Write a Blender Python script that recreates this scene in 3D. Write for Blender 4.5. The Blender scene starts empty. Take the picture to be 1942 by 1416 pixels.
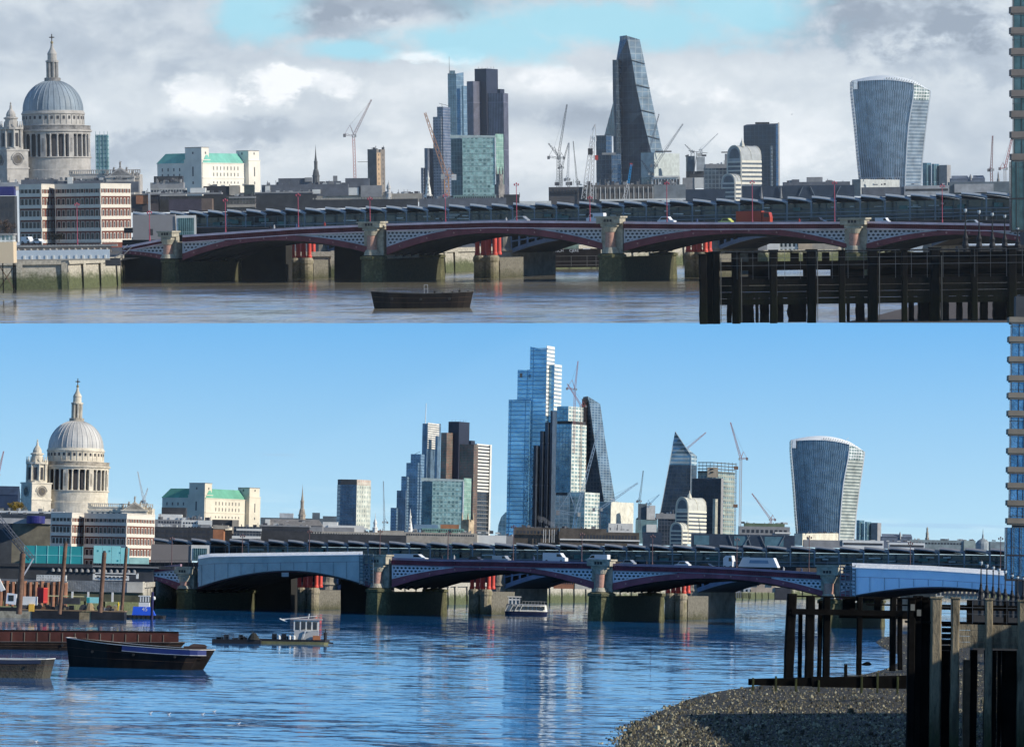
import bpy, math, random
from mathutils import Vector, Matrix
random.seed(7)
R_ = math.radians
sc = bpy.context.scene
COL = sc.collection
# ------------------------------------------------------------------ camera, sky, sun
F = 6000.0            # focal length in photo pixels (photo 1942 x 1416)
H = 12.8              # eye above the water
SUP = 7.0             # the cloudy reach lies farther off and is that much larger
PL = math.atan(352 / F)
PU = -math.atan(290 / F)
RL = (Matrix.Rotation(R_(90) + PL, 3, 'X') @ Matrix.Rotation(.020, 3, 'Z'))
RU = (Matrix.Rotation(R_(90) + PU, 3, 'X') @ Matrix.Rotation(-.012, 3, 'Z'))
cd = bpy.data.cameras.new("camera"); cam = bpy.data.objects.new("camera", cd); COL.objects.link(cam)
cam.matrix_world = RL.to_4x4(); cd.sensor_width = 36; cd.lens = 36 * F / 1942
cd.clip_start = 1; cd.clip_end = 300000
sc.camera = cam
MU = (RL @ RU.transposed()).to_4x4() @ Matrix.Scale(SUP, 4)
SUN_EL, SUN_BACK = R_(25), R_(20)
sd = Vector((math.cos(SUN_EL) * math.cos(SUN_BACK), -math.cos(SUN_EL) * math.sin(SUN_BACK), math.sin(SUN_EL)))
sl = bpy.data.lights.new("sun", 'SUN'); sl.energy = 4.2; sl.angle = R_(.53); sl.color = (1, .93, .82)
so = bpy.data.objects.new("sun", sl); COL.objects.link(so)
so.rotation_euler = sd.to_track_quat('Z', 'Y').to_euler()
sc.view_settings.view_transform = 'Standard'; sc.view_settings.look = 'None'
sc.view_settings.exposure = .32; sc.view_settings.gamma = 1
sc.cycles.max_bounces = 6; sc.cycles.volume_bounces = 0; sc.cycles.transparent_max_bounces = 8

class N:                                             # tiny node helper
    def __init__(s, tree): s.t = tree; s.l = tree.links
    def new(s, ty, **kw):
        n = s.t.nodes.new(ty)
        for k, v in kw.items(): setattr(n, k, v)
        return n
    def put(s, sock, v):
        if hasattr(v, 'links'): s.l.new(v, sock)
        elif v is not None: sock.default_value = v
    def m(s, op, a, b=None, c=None, clamp=False):
        n = s.new('ShaderNodeMath', operation=op); n.use_clamp = clamp
        s.put(n.inputs[0], a); s.put(n.inputs[1], b); s.put(n.inputs[2], c); return n.outputs[0]
    def mix(s, f, a, b, blend='MIX'):
        n = s.new('ShaderNodeMix', data_type='RGBA', blend_type=blend)
        s.put(n.inputs['Factor'], f); s.put(n.inputs[6], c4(a)); s.put(n.inputs[7], c4(b)); return n.outputs[2]
    def noise(s, vec, scale, detail=3, rough=.5, out='Fac', dist=0):
        n = s.new('ShaderNodeTexNoise'); s.put(n.inputs['Vector'], vec); n.inputs['Scale'].default_value = scale
        n.inputs['Detail'].default_value = detail; n.inputs['Roughness'].default_value = rough
        n.inputs['Distortion'].default_value = dist; return n.outputs[out]
    def map(s, v, a, b, c=0., d=1., sm=False):
        n = s.new('ShaderNodeMapRange'); n.interpolation_type = 'SMOOTHSTEP' if sm else 'LINEAR'
        s.put(n.inputs[0], v)
        for i, q in enumerate((a, b, c, d)): n.inputs[i + 1].default_value = q
        return n.outputs[0]
    def ramp(s, f, stops):
        n = s.new('ShaderNodeValToRGB'); s.put(n.inputs[0], f); e = n.color_ramp.elements
        while len(e) < len(stops): e.new(.5)
        for q, (p, c) in zip(e, stops): q.position = p; q.color = c4(c)
        return n.outputs[0]
    def comb(s, x, y, z):
        n = s.new('ShaderNodeCombineXYZ')
        for i, v in enumerate((x, y, z)): s.put(n.inputs[i], v)
        return n.outputs[0]
def c4(c):
    if hasattr(c, 'links'): return c
    return (c[0], c[1], c[2], 1.) if isinstance(c, (tuple, list)) else (c, c, c, 1.)

w = bpy.data.worlds.new("World"); sc.world = w; w.use_nodes = True
w.node_tree.nodes.clear(); q = N(w.node_tree)
tc = q.new('ShaderNodeTexCoord'); sp = q.new('ShaderNodeSeparateXYZ'); q.l.new(tc.outputs['Generated'], sp.inputs[0])
X, Y, Z = sp.outputs
# the sky itself: physical sky, its low band stretched upwards a little
zz = q.m('MULTIPLY_ADD', q.m('MINIMUM', q.m('MAXIMUM', Z, 0), .25), 2.6, q.m('MAXIMUM', Z, .004))
sky = q.new('ShaderNodeTexSky', sky_type='NISHITA'); sky.sun_disc = False
sky.sun_elevation = SUN_EL; sky.sun_rotation = R_(90) + SUN_BACK; sky.air_density = 1.0; sky.dust_density = .35; sky.ozone_density = 2.2
q.l.new(q.comb(X, Y, zz), sky.inputs[0])
STR = .1
base = q.mix(1., q.mix(1., sky.outputs[0], (.95, 1.0, 1.1), 'MULTIPLY'), STR, 'MULTIPLY')
lowc = q.ramp(q.m('MULTIPLY', Z, 4.), ((0, (.50, .68, .76)), (.06, (.38, .62, .79)), (.30, (.135, .41, .76)), (.5, (.07, .33, .80)), (1, (.05, .28, .74))))
base = q.mix(q.map(Z, .22, .5, 1, 0, True), base, lowc)
# haze cloud streaks low down
yp = q.m('MAXIMUM', q.m('ABSOLUTE', Y), .05)
px = q.m('DIVIDE', X, yp); pz = q.m('DIVIDE', Z, yp)
def blob(cx, row, rx, ry, soft=.5):
    """soft ellipse in the sky round a bearing and an elevation"""
    x0 = (cx - 971) / F; z0 = math.tan(PL + math.atan((708 - row) / F)) + .02 * x0
    a = q.m('DIVIDE', q.m('SUBTRACT', px, x0), rx / F); b = q.m('DIVIDE', q.m('SUBTRACT', pz, z0), ry / F)
    return q.m('SQRT', q.m('ADD', q.m('MULTIPLY', a, a), q.m('MULTIPLY', b, b)))
vv = q.comb(px, pz, 0)
v2 = q.comb(px, q.m('MULTIPLY', pz, 1.7), 0)
n1 = q.noise(v2, 17, 6, .56, dist=.25); n2 = q.noise(v2, 42, 5, .55); n3 = q.noise(q.comb(px, q.m('MULTIPLY', pz, 1.7), 7.3), 9, 4, .5)
n4 = q.noise(q.comb(px, q.m('MULTIPLY', pz, 9.), 3.3), 26, 4, .6)
# cloud brightness
bright = q.map(q.m('ADD', q.m('MULTIPLY', n1, .7), q.m('MULTIPLY', n2, .3)), .36, .66, 0, 1)
puff = None
n5 = q.noise(q.comb(px, q.m('MULTIPLY', pz, 1.5), 1.7), 70, 6, .6, dist=.3)
n6 = q.noise(q.comb(px, q.m('MULTIPLY', pz, 1.4), 4.4), 190, 5, .62)
wob = q.m('ADD', q.m('MULTIPLY', q.m('SUBTRACT', n2, .5), 2.8), q.m('MULTIPLY_ADD', q.m('SUBTRACT', n6, .5), .9, q.m('MULTIPLY', q.m('SUBTRACT', n5, .5), 2.2)))
for (cx, cy, rx, ry, am) in ((505, 160, 62, 42, .9), (385, 182, 60, 32, .7), (590, 150, 70, 34, .6), (470, 215, 170, 40, .3), (800, 106, 85, 12, 1.), (1050, 160, 110, 26, .4), (880, 160, 300, 45, .4), (1150, 290, 500, 50, .3), (700, 300, 500, 40, .25), (250, 250, 160, 60, .15), (1480, 250, 190, 70, .35), (1330, 150, 150, 50, .3), (640, 50, 100, 26, -.7), (740, 14, 200, 26, -.8), (1720, 35, 270, 46, -.95), (1860, 90, 150, 60, -.5), (60, 70, 300, 70, -.25), (290, 285, 190, 34, -.7), (430, 245, 120, 22, -.5), (1110, 235, 90, 40, -.55), (600, 250, 160, 30, -.3), (1000, 200, 160, 30, -.2), (30, 190, 160, 50, .3), (1600, 130, 120, 30, .2)):
    hard = am >= .6; t = q.m('MULTIPLY', q.map(q.m('ADD', wob, blob(cx, cy, rx, ry)), .5 if hard else .3, 1.4 if hard else 1.5, 1, 0, True), am * (.85 if hard else 1))
    puff = t if puff is None else q.m('ADD', puff, t)
bright = q.m('ADD', q.m('MULTIPLY', bright, .42), q.m('MULTIPLY_ADD', puff, .55, q.m('MULTIPLY_ADD', q.m('SUBTRACT', n5, .5), .5, .35)), clamp=True)
cloud = q.ramp(bright, ((0, (.28, .33, .40)), (.35, (.42, .48, .55)), (.7, (.61, .66, .70)), (1, (.85, .87, .89))))
# gap of clear sky, thin veils across it
gd = q.m('ADD', q.m('MULTIPLY', wob, .55), q.m('MINIMUM', q.m('MINIMUM', blob(1130, 48, 330, 44), blob(470, 22, 90, 60)), q.m('MINIMUM', blob(640, 96, 110, 20), q.m('MINIMUM', blob(900, 72, 200, 42), blob(1400, 20, 130, 50)))))
gap = q.map(gd, .45, 1.5, 1, 0, True)
gap = q.m('MULTIPLY', gap, q.map(q.m('MULTIPLY_ADD', wob, .5, blob(710, 30, 170, 32)), .5, 1.3, 0, 1, True))
cloud = q.mix(q.m('MULTIPLY', gap, .9), cloud, (.33, .64, .76))
el0 = q.map(q.m('MULTIPLY_ADD', q.m('SUBTRACT', n3, .5), .01, Z), .082, .094, 0, 1, True)
el1 = q.map(q.m('MULTIPLY_ADD', q.m('SUBTRACT', n1, .5), .03, Z), .19, .225, 1, 0, True)
front = q.m('MULTIPLY', q.map(Y, .8, .95, 0, 1, True), q.m('MULTIPLY', el0, el1))
# faint bands of vapour over the lower horizon
st = q.m('MAXIMUM', q.map(q.m('MULTIPLY_ADD', q.m('SUBTRACT', n4, .5), .9, blob(1800, 997, 170, 5)), .4, 1.2, 1, 0, True), q.map(q.m('MULTIPLY_ADD', q.m('SUBTRACT', n4, .5), .8, blob(530, 862, 48, 3.4)), .3, 1.2, 1, 0, True))
base = q.mix(q.m('MULTIPLY', st, .55), base, (.33, .52, .72))
vap = q.m('MULTIPLY', q.map(n4, .47, .7, 0, 1, True), q.map(Z, .0, .03, .5, 0, True))
base = q.mix(vap, base, (.62, .78, .86))
col = q.mix(front, base, cloud)
bg = q.new('ShaderNodeBackground'); q.l.new(col, bg.inputs[0]); bg.inputs[1].default_value = 1.0
ow = q.new('ShaderNodeOutputWorld'); q.l.new(bg.outputs[0], ow.inputs[0])

# ------------------------------------------------------------------ placing helpers
class C: pass
C.up = False; C.u = 1; C.o = Vector(); C.c = 0; C.t = None; C.abs = False; C.ref = (0, 0); C.dx = 0.
UP = []
def ray(px, py):
    v = Vector(((px - 971) / F, (708 - py) / F, -1)); v = (RU if C.up else RL) @ v
    return v / v.y
def P(px, py, d): return ray(px, py) * d
def on_z(px, py, z): v = ray(px, py); return v * (z / v.z)
def water(px, py): return on_z(px, py, -H)
ALP = R_(25); EV = Vector((math.cos(ALP), -math.sin(ALP), 0)); NV = Vector((math.sin(ALP), math.cos(ALP), 0))
def D0(): return 664. if C.up else 688.
def FP(px, py, off=0.):
    v = ray(px, py); return v * ((D0() * math.cos(ALP) + off) / NV.dot(v))
def setref(px, py, d=None, absolute=False, k=1.):
    C.o = P(px, py, d) if d else C.o
    C.u = (d or F) / F * k; C.c = (px - 971) / k; C.ref = (px, py); C.abs = absolute
    if absolute: C.u = 1
def tag(o, label=None, cat=None, group=None, kind=None):
    if label: o['label'] = label
    if cat: o['category'] = cat
    if group: o['group'] = group
    if kind: o['kind'] = kind
SKY = lambda: ', cloudy view' if C.up else ', clear view'
def thing(name, label, cat, px, py, d, group=None, absolute=False, k=1., kind=None):
    setref(px, py, d, absolute, k)
    o = bpy.data.objects.new(name, None); o.empty_display_size = 1; COL.objects.link(o); o.location = C.o
    tag(o, label, cat, group, kind); C.t = o
    if C.up: UP.append(o)
    return o
class G:
    def __init__(s): s.v = []; s.f = []; s.uv = []; s.sm = False
    def face(s, pts, uv=None):
        n = len(s.v); s.v += [Vector(p) for p in pts]; s.f.append(tuple(range(n, n + len(pts))))
        s.uv += uv if uv else [(p[0], p[2]) for p in pts]
    def box(s, x0, x1, y0, y1, z0, z1):
        s.prism([(x0, y0), (x1, y0), (x1, y1), (x0, y1)], z0, z1)
    def prism(s, pl, z0, z1, top=None, cap=True):
        """pl counter-clockwise seen from above; z1 may be a list per corner"""
        n = len(pl); zt = z1 if isinstance(z1, (list, tuple)) else [z1] * n
        tp = top or pl; u = 0
        for i in range(n):
            j = (i + 1) % n; L = math.dist(pl[i], pl[j])
            s.face([(pl[i][0], pl[i][1], z0), (pl[j][0], pl[j][1], z0), (tp[j][0], tp[j][1], zt[j]), (tp[i][0], tp[i][1], zt[i])],
                   [(u, z0), (u + L, z0), (u + L, zt[j]), (u, zt[i])]); u += L
        if cap:
            s.face([(tp[i][0], tp[i][1], zt[i]) for i in range(n)], [(p[0] * .01, p[1] * .01) for p in tp])
            s.face([(pl[i][0], pl[i][1], z0) for i in reversed(range(n))], [(0, 0)] * n)
        return s
    def loft(s, rings, cap=True, close=True):
        """rings of 3-D points, lowest first"""
        n = len(rings[0])
        for a, b in zip(rings, rings[1:]):
            u = 0
            for i in range(n if close else n - 1):
                j = (i + 1) % n; L = (Vector(a[i]) - Vector(a[j])).length
                s.face([a[i], a[j], b[j], b[i]], [(u, a[i][2]), (u + L, a[j][2]), (u + L, b[j][2]), (u, b[i][2])]); u += L
        if cap: s.face(list(rings[-1])); s.face(list(reversed(rings[0])))
        return s
    def lathe(s, cx, cy, prof, n=24, a0=0):
        for (r0, z0), (r1, z1) in zip(prof, prof[1:]):
            for i in range(n):
                a = a0 + 2 * math.pi * i / n; b = a0 + 2 * math.pi * (i + 1) / n; rr = max(r0, r1)
                p = [(cx + r0 * math.cos(a), cy + r0 * math.sin(a), z0), (cx + r0 * math.cos(b), cy + r0 * math.sin(b), z0),
                     (cx + r1 * math.cos(b), cy + r1 * math.sin(b), z1), (cx + r1 * math.cos(a), cy + r1 * math.sin(a), z1)]
                uv = [(a * rr, z0), (b * rr, z0), (b * rr, z1), (a * rr, z1)]
                if r1 < 1e-6: p.pop(); uv.pop()
                elif r0 < 1e-6: p.pop(0); uv.pop(0)
                s.face(p, uv)
        if prof[-1][0] > 1e-6: s.face([(cx + prof[-1][0] * math.cos(a0 + 2 * math.pi * i / n), cy + prof[-1][0] * math.sin(a0 + 2 * math.pi * i / n), prof[-1][1]) for i in range(n)])
        return s
    def bar(s, a, b, w0, w1=None, n=4):
        a = Vector(a); b = Vector(b); w1 = w0 if w1 is None else w1; d = (b - a)
        if d.length < 1e-6: return s
        t = d.normalized(); up = Vector((0, 0, 1)) if abs(t.z) < .9 else Vector((0, 1, 0)); e = t.cross(up).normalized(); g = e.cross(t)
        ra, rb = [], []
        for i in range(n):
            an = math.pi / 4 + 2 * math.pi * i / n if n == 4 else 2 * math.pi * i / n
            o = (e * math.cos(an) + g * math.sin(an)); ra.append(a + o * w0); rb.append(b + o * w1)
        for i in range(n):
            j = (i + 1) % n; s.face([ra[i], rb[i], rb[j], ra[j]][::-1], [(i, 0), (i, d.length), (j, d.length), (j, 0)][::-1])
        s.face(ra); s.face(rb[::-1]); return s
    def truss(s, a, b, w, t, n=None, w1=None):
        """four-chord lattice mast or jib"""
        a = Vector(a); b = Vector(b); d = b - a; L = d.length; t0 = d / L
        up = Vector((0, 0, 1)) if abs(t0.z) < .9 else Vector((0, 1, 0)); e = t0.cross(up).normalized(); g = e.cross(t0)
        n = n or max(2, int(L / (w * 1.6))); w1 = w if w1 is None else w1
        st = []
        for i in range(n + 1):
            k = i / n; ww = (w + (w1 - w) * k) / 2; c = a + d * k
            st.append([c + e * sx * ww + g * sy * ww for sx, sy in ((-1, -1), (1, -1), (1, 1), (-1, 1))])
        for k in range(4): s.bar(st[0][k], st[-1][k], t)
        for i in range(n):
            for k in range(4):
                m_ = (k + 1) % 4
                s.bar(st[i][k], st[i + 1][m_] if (i + k) % 2 else st[i + 1][m_], t * .62)
        return s
    def fbox(s, A, B, u0, u1, z0, z1, d0, d1):
        """box on the wall from plan point A to B (outward is to the right of A->B): u along, d outward"""
        A = Vector((A[0], A[1], 0)); B = Vector((B[0], B[1], 0)); e = (B - A).normalized(); n = Vector((e.y, -e.x, 0))
        q4 = [A + e * u0 + n * d1, A + e * u1 + n * d1, A + e * u1 + n * d0, A + e * u0 + n * d0]
        s.prism([(p.x, p.y) for p in q4], z0, z1); return s
def mesh_of(g, name, mat):
    me = bpy.data.meshes.new(name); o = C.o
    vs = [(p - o) if C.abs else (p + Vector((C.dx, 0, 0))) * C.u for p in g.v]
    me.from_pydata(vs, [], g.f)
    uv = me.uv_layers.new(name="UVMap")
    flat = [c for p in g.uv for c in p]
    uv.data.foreach_set("uv", flat)
    if g.sm:
        me.polygons.foreach_set("use_smooth", [True] * len(me.polygons))
    me.materials.append(mat); return me
def part(name, g, mat, parent=None, label=None):
    o = bpy.data.objects.new(name, mesh_of(g, name, mat)); COL.objects.link(o); o.parent = parent or C.t
    if label: o['label'] = label
    return o
def copies(src, n_offsets):
    for off in n_offsets:
        c = src.copy(); COL.objects.link(c); c.parent = src.parent; c.location = off
        for ch in src.children:
            k = ch.copy(); COL.objects.link(k); k.parent = c
def solo(name, label, cat, px, py, d, g, mat, group=None, absolute=False, k=1., kind=None):
    setref(px, py, d, absolute, k)
    o = bpy.data.objects.new(name, mesh_of(g, name, mat)); COL.objects.link(o); o.location = C.o
    tag(o, label, cat, group, kind); C.t = o
    if C.up: UP.append(o)
    return o

# ------------------------------------------------------------------ materials
MATS = {}
def _mat(name):
    m = bpy.data.materials.new(name); m.use_nodes = True; t = m.node_tree
    b = t.nodes['Principled BSDF']; return m, N(t), b
def plain(name, c, rough=.7, metal=0., var=.25, scale=.35, spec=.3, emit=None, streak=False):
    if name in MATS: return MATS[name]
    m, q, b = _mat(name)
    tcn = q.new('ShaderNodeTexCoord').outputs['Object']
    if streak:
        mp = q.new('ShaderNodeMapping'); q.l.new(tcn, mp.inputs[0]); mp.inputs['Scale'].default_value = (1, 1, .25); tcn = mp.outputs[0]
    n = q.noise(tcn, scale, 5, .65)
    k = q.map(n, .3, .7, 1 - var, 1 + var)
    q.l.new(q.mix(1., c, q.comb(k, k, k), 'MULTIPLY'), b.inputs['Base Color'])
    b.inputs['Roughness'].default_value = rough; b.inputs['Metallic'].default_value = metal
    b.inputs['Specular IOR Level'].default_value = spec
    if 'sheeting' in name or 'stone' in name or 'bark' in name:
        bp = q.new('ShaderNodeBump'); bp.inputs['Strength'].default_value = .55; bp.inputs['Distance'].default_value = .5; q.l.new(q.noise(tcn, scale * 2, 5, .7, dist=.6), bp.inputs['Height']); q.l.new(bp.outputs[0], b.inputs['Normal'])
    if emit: b.inputs['Emission Color'].default_value = c4(c); b.inputs['Emission Strength'].default_value = emit
    MATS[name] = m; return m
def facade(name, a, b_, fr, w_, h_, mort=.18, rough=.15, metal=.5, frough=.6, off=0., bias=0., sx=1., big=None, spec=.5):
    """windows in a frame grid; sizes in photo pixels of that wall"""
    if name in MATS: return MATS[name]
    m, q, b = _mat(name)
    uvn = q.new('ShaderNodeUVMap').outputs[0]
    br = q.new('ShaderNodeTexBrick'); br.offset = off; br.squash = 1.; br.offset_frequency = 2
    q.l.new(uvn, br.inputs['Vector']); br.inputs['Color1'].default_value = c4(a); br.inputs['Color2'].default_value = c4(b_); br.inputs['Mortar'].default_value = c4(fr)
    br.inputs['Scale'].default_value = 1.; br.inputs['Brick Width'].default_value = w_; br.inputs['Row Height'].default_value = h_
    br.inputs['Mortar Size'].default_value = mort * min(w_, h_); br.inputs['Mortar Smooth'].default_value = .1; br.inputs['Bias'].default_value = bias
    colr = br.outputs['Color']
    nz = q.noise(uvn, big or .05, 3, .6); k = q.map(nz, .35, .65, .72, 1.28)
    colr = q.mix(1., colr, q.comb(k, k, k), 'MULTIPLY')
    q.l.new(colr, b.inputs['Base Color'])
    q.l.new(q.map(br.outputs['Fac'], 0, 1, rough, frough), b.inputs['Roughness'])
    q.l.new(q.map(br.outputs['Fac'], 0, 1, metal, 0), b.inputs['Metallic'])
    b.inputs['Specular IOR Level'].default_value = spec
    # panes are never perfectly coplanar
    nn = q.noise(uvn, .35, 2, .5, out='Color'); bp = q.new('ShaderNodeBump'); bp.inputs['Strength'].default_value = .25; bp.inputs['Distance'].default_value = .6
    q.l.new(nn, bp.inputs['Height']); q.l.new(bp.outputs[0], b.inputs['Normal'])
    MATS[name] = m; return m
def stained(name, top, low, z_line, soft=1.2, rough=.85, scale=.5, mixc=None, spec=.3):
    """stone that is green with weed below the tide line (z of the object's own frame in metres)"""
    if name in MATS: return MATS[name]
    m, q, b = _mat(name)
    g_ = q.new('ShaderNodeNewGeometry').outputs['Position']; tcn = q.new('ShaderNodeTexCoord').outputs['Object']
    se = q.new('ShaderNodeSeparateXYZ'); q.l.new(tcn, se.inputs[0])
    st_ = q.new('ShaderNodeMapping'); q.l.new(tcn, st_.inputs[0]); st_.inputs['Scale'].default_value = (1, 1, .22 if 'timber' in name else 1); st_ = st_.outputs[0]
    n = q.noise(st_, scale, 6, .7); n2_ = q.noise(st_, scale * 4, 4, .75)
    f = q.map(q.m('MULTIPLY_ADD', q.m('SUBTRACT', n, .5), 4., se.outputs[2]), z_line - soft, z_line + soft, 1, 0, True)
    k = q.map(n2_, .3, .7, .6, 1.35)
    cc = q.mix(f, top, low)
    if mixc: cc = q.mix(q.map(n, .5, .62, 0, .7, True), cc, mixc)
    q.l.new(q.mix(1., cc, q.comb(k, k, k), 'MULTIPLY'), b.inputs['Base Color']); b.inputs['Roughness'].default_value = rough; b.inputs['Specular IOR Level'].default_value = spec
    bp = q.new('ShaderNodeBump'); bp.inputs['Strength'].default_value = .5; bp.inputs['Distance'].default_value = .3
    q.l.new(n2_, bp.inputs['Height']); q.l.new(bp.outputs[0], b.inputs['Normal'])
    MATS[name] = m; return m
def watermat(name, c, rough, s1, s2, amp, spec=.5, tint=None, bias=.05, mud=None):
    """water whose wavelets are given as surface slopes, so far water keeps breaking up reflections"""
    m, q, b = _mat(name)
    tcn = q.new('ShaderNodeTexCoord').outputs['Object']
    def mp(sx, sy, r=0):
        n = q.new('ShaderNodeMapping'); q.l.new(tcn, n.inputs[0]); n.inputs['Scale'].default_value = (sx, sy, 1); n.inputs['Rotation'].default_value = (0, 0, r); return n.outputs[0]
    def vm(op, a_, b_=None, sc_=None):
        n = q.new('ShaderNodeVectorMath', operation=op); q.put(n.inputs[0], a_)
        if b_ is not None: q.put(n.inputs[1], b_)
        if sc_ is not None: q.put(n.inputs['Scale'], sc_)
        return n.outputs[0]
    a_ = q.noise(mp(.42, 1., .12), s1, 4, .6, out='Color', dist=.3); b_ = q.noise(mp(.5, 1., -.2), s2, 3, .6, out='Color'); big = q.noise(mp(.22, .6, .05), .03, 4, .6)
    sw = q.noise(mp(.16, 1., .04), s1 * .28, 3, .5, out='Color')
    v = vm('ADD', vm('ADD', vm('SUBTRACT', a_, (.5, .5, .5)), vm('SCALE', vm('SUBTRACT', b_, (.5, .5, .5)), None, .6)), vm('SCALE', vm('SUBTRACT', sw, (.5, .5, .5)), None, .3))
    v = vm('SCALE', v, None, q.map(big, .35, .65, amp * .6, amp * 1.25))
    v = vm('ADD', vm('MULTIPLY', v, (.42, 1., 0.)), (0., -bias, 1.))
    vt = q.new('ShaderNodeVectorTransform', vector_type='NORMAL', convert_from='OBJECT', convert_to='WORLD'); q.l.new(v, vt.inputs[0])
    q.l.new(vm('NORMALIZE', vt.outputs[0]), b.inputs['Normal'])
    cc = q.mix(q.map(big, .4, .62, 0, 1, True), c, tint or c)
    q.l.new(cc, b.inputs['Base Color']); b.inputs['Roughness'].default_value = rough; b.inputs['IOR'].default_value = 1.333
    b.inputs['Specular IOR Level'].default_value = spec
    return m
# ------------------------------------------------------------------ ground, water
def pmesh(name, pts_uvless, mat, label=None, cat=None, kind='structure'):
    me = bpy.data.meshes.new(name); g = G()
    for f in pts_uvless: g.face(f)
    C.abs = True; C.u = 1; C.o = Vector(pts_uvless[0][0])
    o = bpy.data.objects.new(name, mesh_of(g, name, mat)); COL.objects.link(o); o.location = C.o
    tag(o, label, cat, None, kind)
    if C.up: UP.append(o)
    return o
def ground_world():
    up = C.up; z = -H
    if up:
        a, b = water(-500, 613.5), water(2450, 611.5)
        wm = watermat('grey river water', (.25, .215, .14), .12, .45, 1.8, .22, .5, (.15, .135, .11), .02)
    else:
        a, b = Vector((-120, 150, z)), Vector((120, 150, z))
        wm = watermat('sky tinted river water', (.01, .13, .34), .04, .38, 1.5, .125, .5, (.01, .10, .28), .012)  # blue base colour stands in for reflected sky
    W = Vector
    pmesh('river', [[a, b, W((1500, 2600, z)), W((-1500, 2600, z))]], wm, 'tidal river with small ripples' + SKY(), 'river')
    bank = [(-400, 556), (120, 548), (222, 542), (232, 531), (480, 529), (700, 526), (860, 515), (1130, 507), (1300, 501), (1500, 496), (1700, 492)] if up else \
           [(-400, 1170), (120, 1160), (272, 1157), (290, 1153), (480, 1151), (700, 1150), (860, 1146), (1040, 1143), (1240, 1141), (1340, 1137), (1500, 1134), (1700, 1134), (2000, 1136)]
    bp_ = [water(*p) for p in bank]; zt = z + 5.2
    fs = []
    for i in range(len(bp_) - 1):
        p, r = bp_[i], bp_[i + 1]
        fs.append([W((p.x, p.y, zt)), W((r.x, r.y, zt)), W((r.x * 5, 9000, zt)), W((p.x * 5, 9000, zt))])
    pmesh('city_ground', fs, plain('city ground', (.11, .11, .105)), 'paved city ground behind the far river wall' + SKY(), 'ground')
    g = G(); u = 0
    for p, r in zip(bp_, bp_[1:]):
        L = (r - p).length; t = (r - p).normalized(); n = W((t.y, -t.x, 0))
        g.face([p + n * .3 - W((0, 0, 1)), r + n * .3 - W((0, 0, 1)), r + W((0, 0, 5.0)), p + W((0, 0, 5.0))])
        g.face([p + n * .6 + W((0, 0, 5.0)), r + n * .6 + W((0, 0, 5.0)), r + n * .6 + W((0, 0, 6.1)), p + n * .6 + W((0, 0, 6.1))])
        g.face([p + n * .6 + W((0, 0, 6.1)), r + n * .6 + W((0, 0, 6.1)), r - n * .3 + W((0, 0, 6.1)), p - n * .3 + W((0, 0, 6.1))])
        g.face([p + W((0, 0, 5.0)), r + W((0, 0, 5.0)), r + n * .6 + W((0, 0, 5.0)), p + n * .6 + W((0, 0, 5.0))])
        g.face([r - n * .3 + W((0, 0, 5.0)), p - n * .3 + W((0, 0, 5.0)), p - n * .3 + W((0, 0, 6.1)), r - n * .3 + W((0, 0, 6.1))])
        k = 0
        while k < L and (u + k) < 999:
            c = p + t * k; 
            if L > 12: g.face([c + n * .62 + t * 0 , c + n * .62 + t * 1.2, c + n * .62 + t * 1.2 + W((0, 0, 6.3)), c + n * .62 + W((0, 0, 6.3))])
            k += 9
        u += L
    C.abs = True; C.o = Vector(bp_[0]); 
    o = bpy.data.objects.new('embankment_wall', mesh_of(g, 'embankment_wall', stained('wall stone' + str(up), (.42, .39, .32), (.10, .115, .055), 2.9))); COL.objects.link(o); o.location = C.o
    tag(o, 'long stone embankment wall green with weed below the tide line,' + SKY(), 'river wall')
    if up: UP.append(o)

# ------------------------------------------------------------------ the iron road bridge
def lin(pts, x):
    if x <= pts[0][0]: return pts[0][1]
    for (x0, y0), (x1, y1) in zip(pts, pts[1:]):
        if x <= x1: return y0 + (y1 - y0) * (x - x0) / (x1 - x0)
    return pts[-1][1]
def par(x0, xc, x1, r0, rc, r1, x, p=2.):
    if x < xc: return rc + (r0 - rc) * abs((xc - x) / (xc - x0)) ** p
    return rc + (r1 - rc) * abs((x - xc) / (x1 - xc)) ** p
def strip(g, cols, o0, o1, ends=True):
    """cols: (px, row_top, row_bottom) along a plane parallel to the bridge, from offset o0 back to o1"""
    d = NV * (o1 - o0); u = 0; prev = None
    for (x, a, b) in cols:
        T, B = FP(x, a, o0), FP(x, b, o0)
        if prev:
            T0, B0, u0 = prev; L = (T - T0).xy.length; u = u0 + L
            g.face([B0, B, T, T0], [(u0, B0.z), (u, B.z), (u, T.z), (u0, T0.z)])
            g.face([T0, T, T + d, T0 + d]); g.face([B0 + d, B + d, B, B0])
            g.face([T0 + d, T + d, B + d, B0 + d])
        elif ends: g.face([T, B, B + d, T + d][::-1])
        prev = (T, B, u)
    if ends: T, B, u = prev; g.face([T, B, B + d, T + d])
    return g
def frange(a, b, n): return [a + (b - a) * i / n for i in range(n + 1)]
WB = 27.
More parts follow.
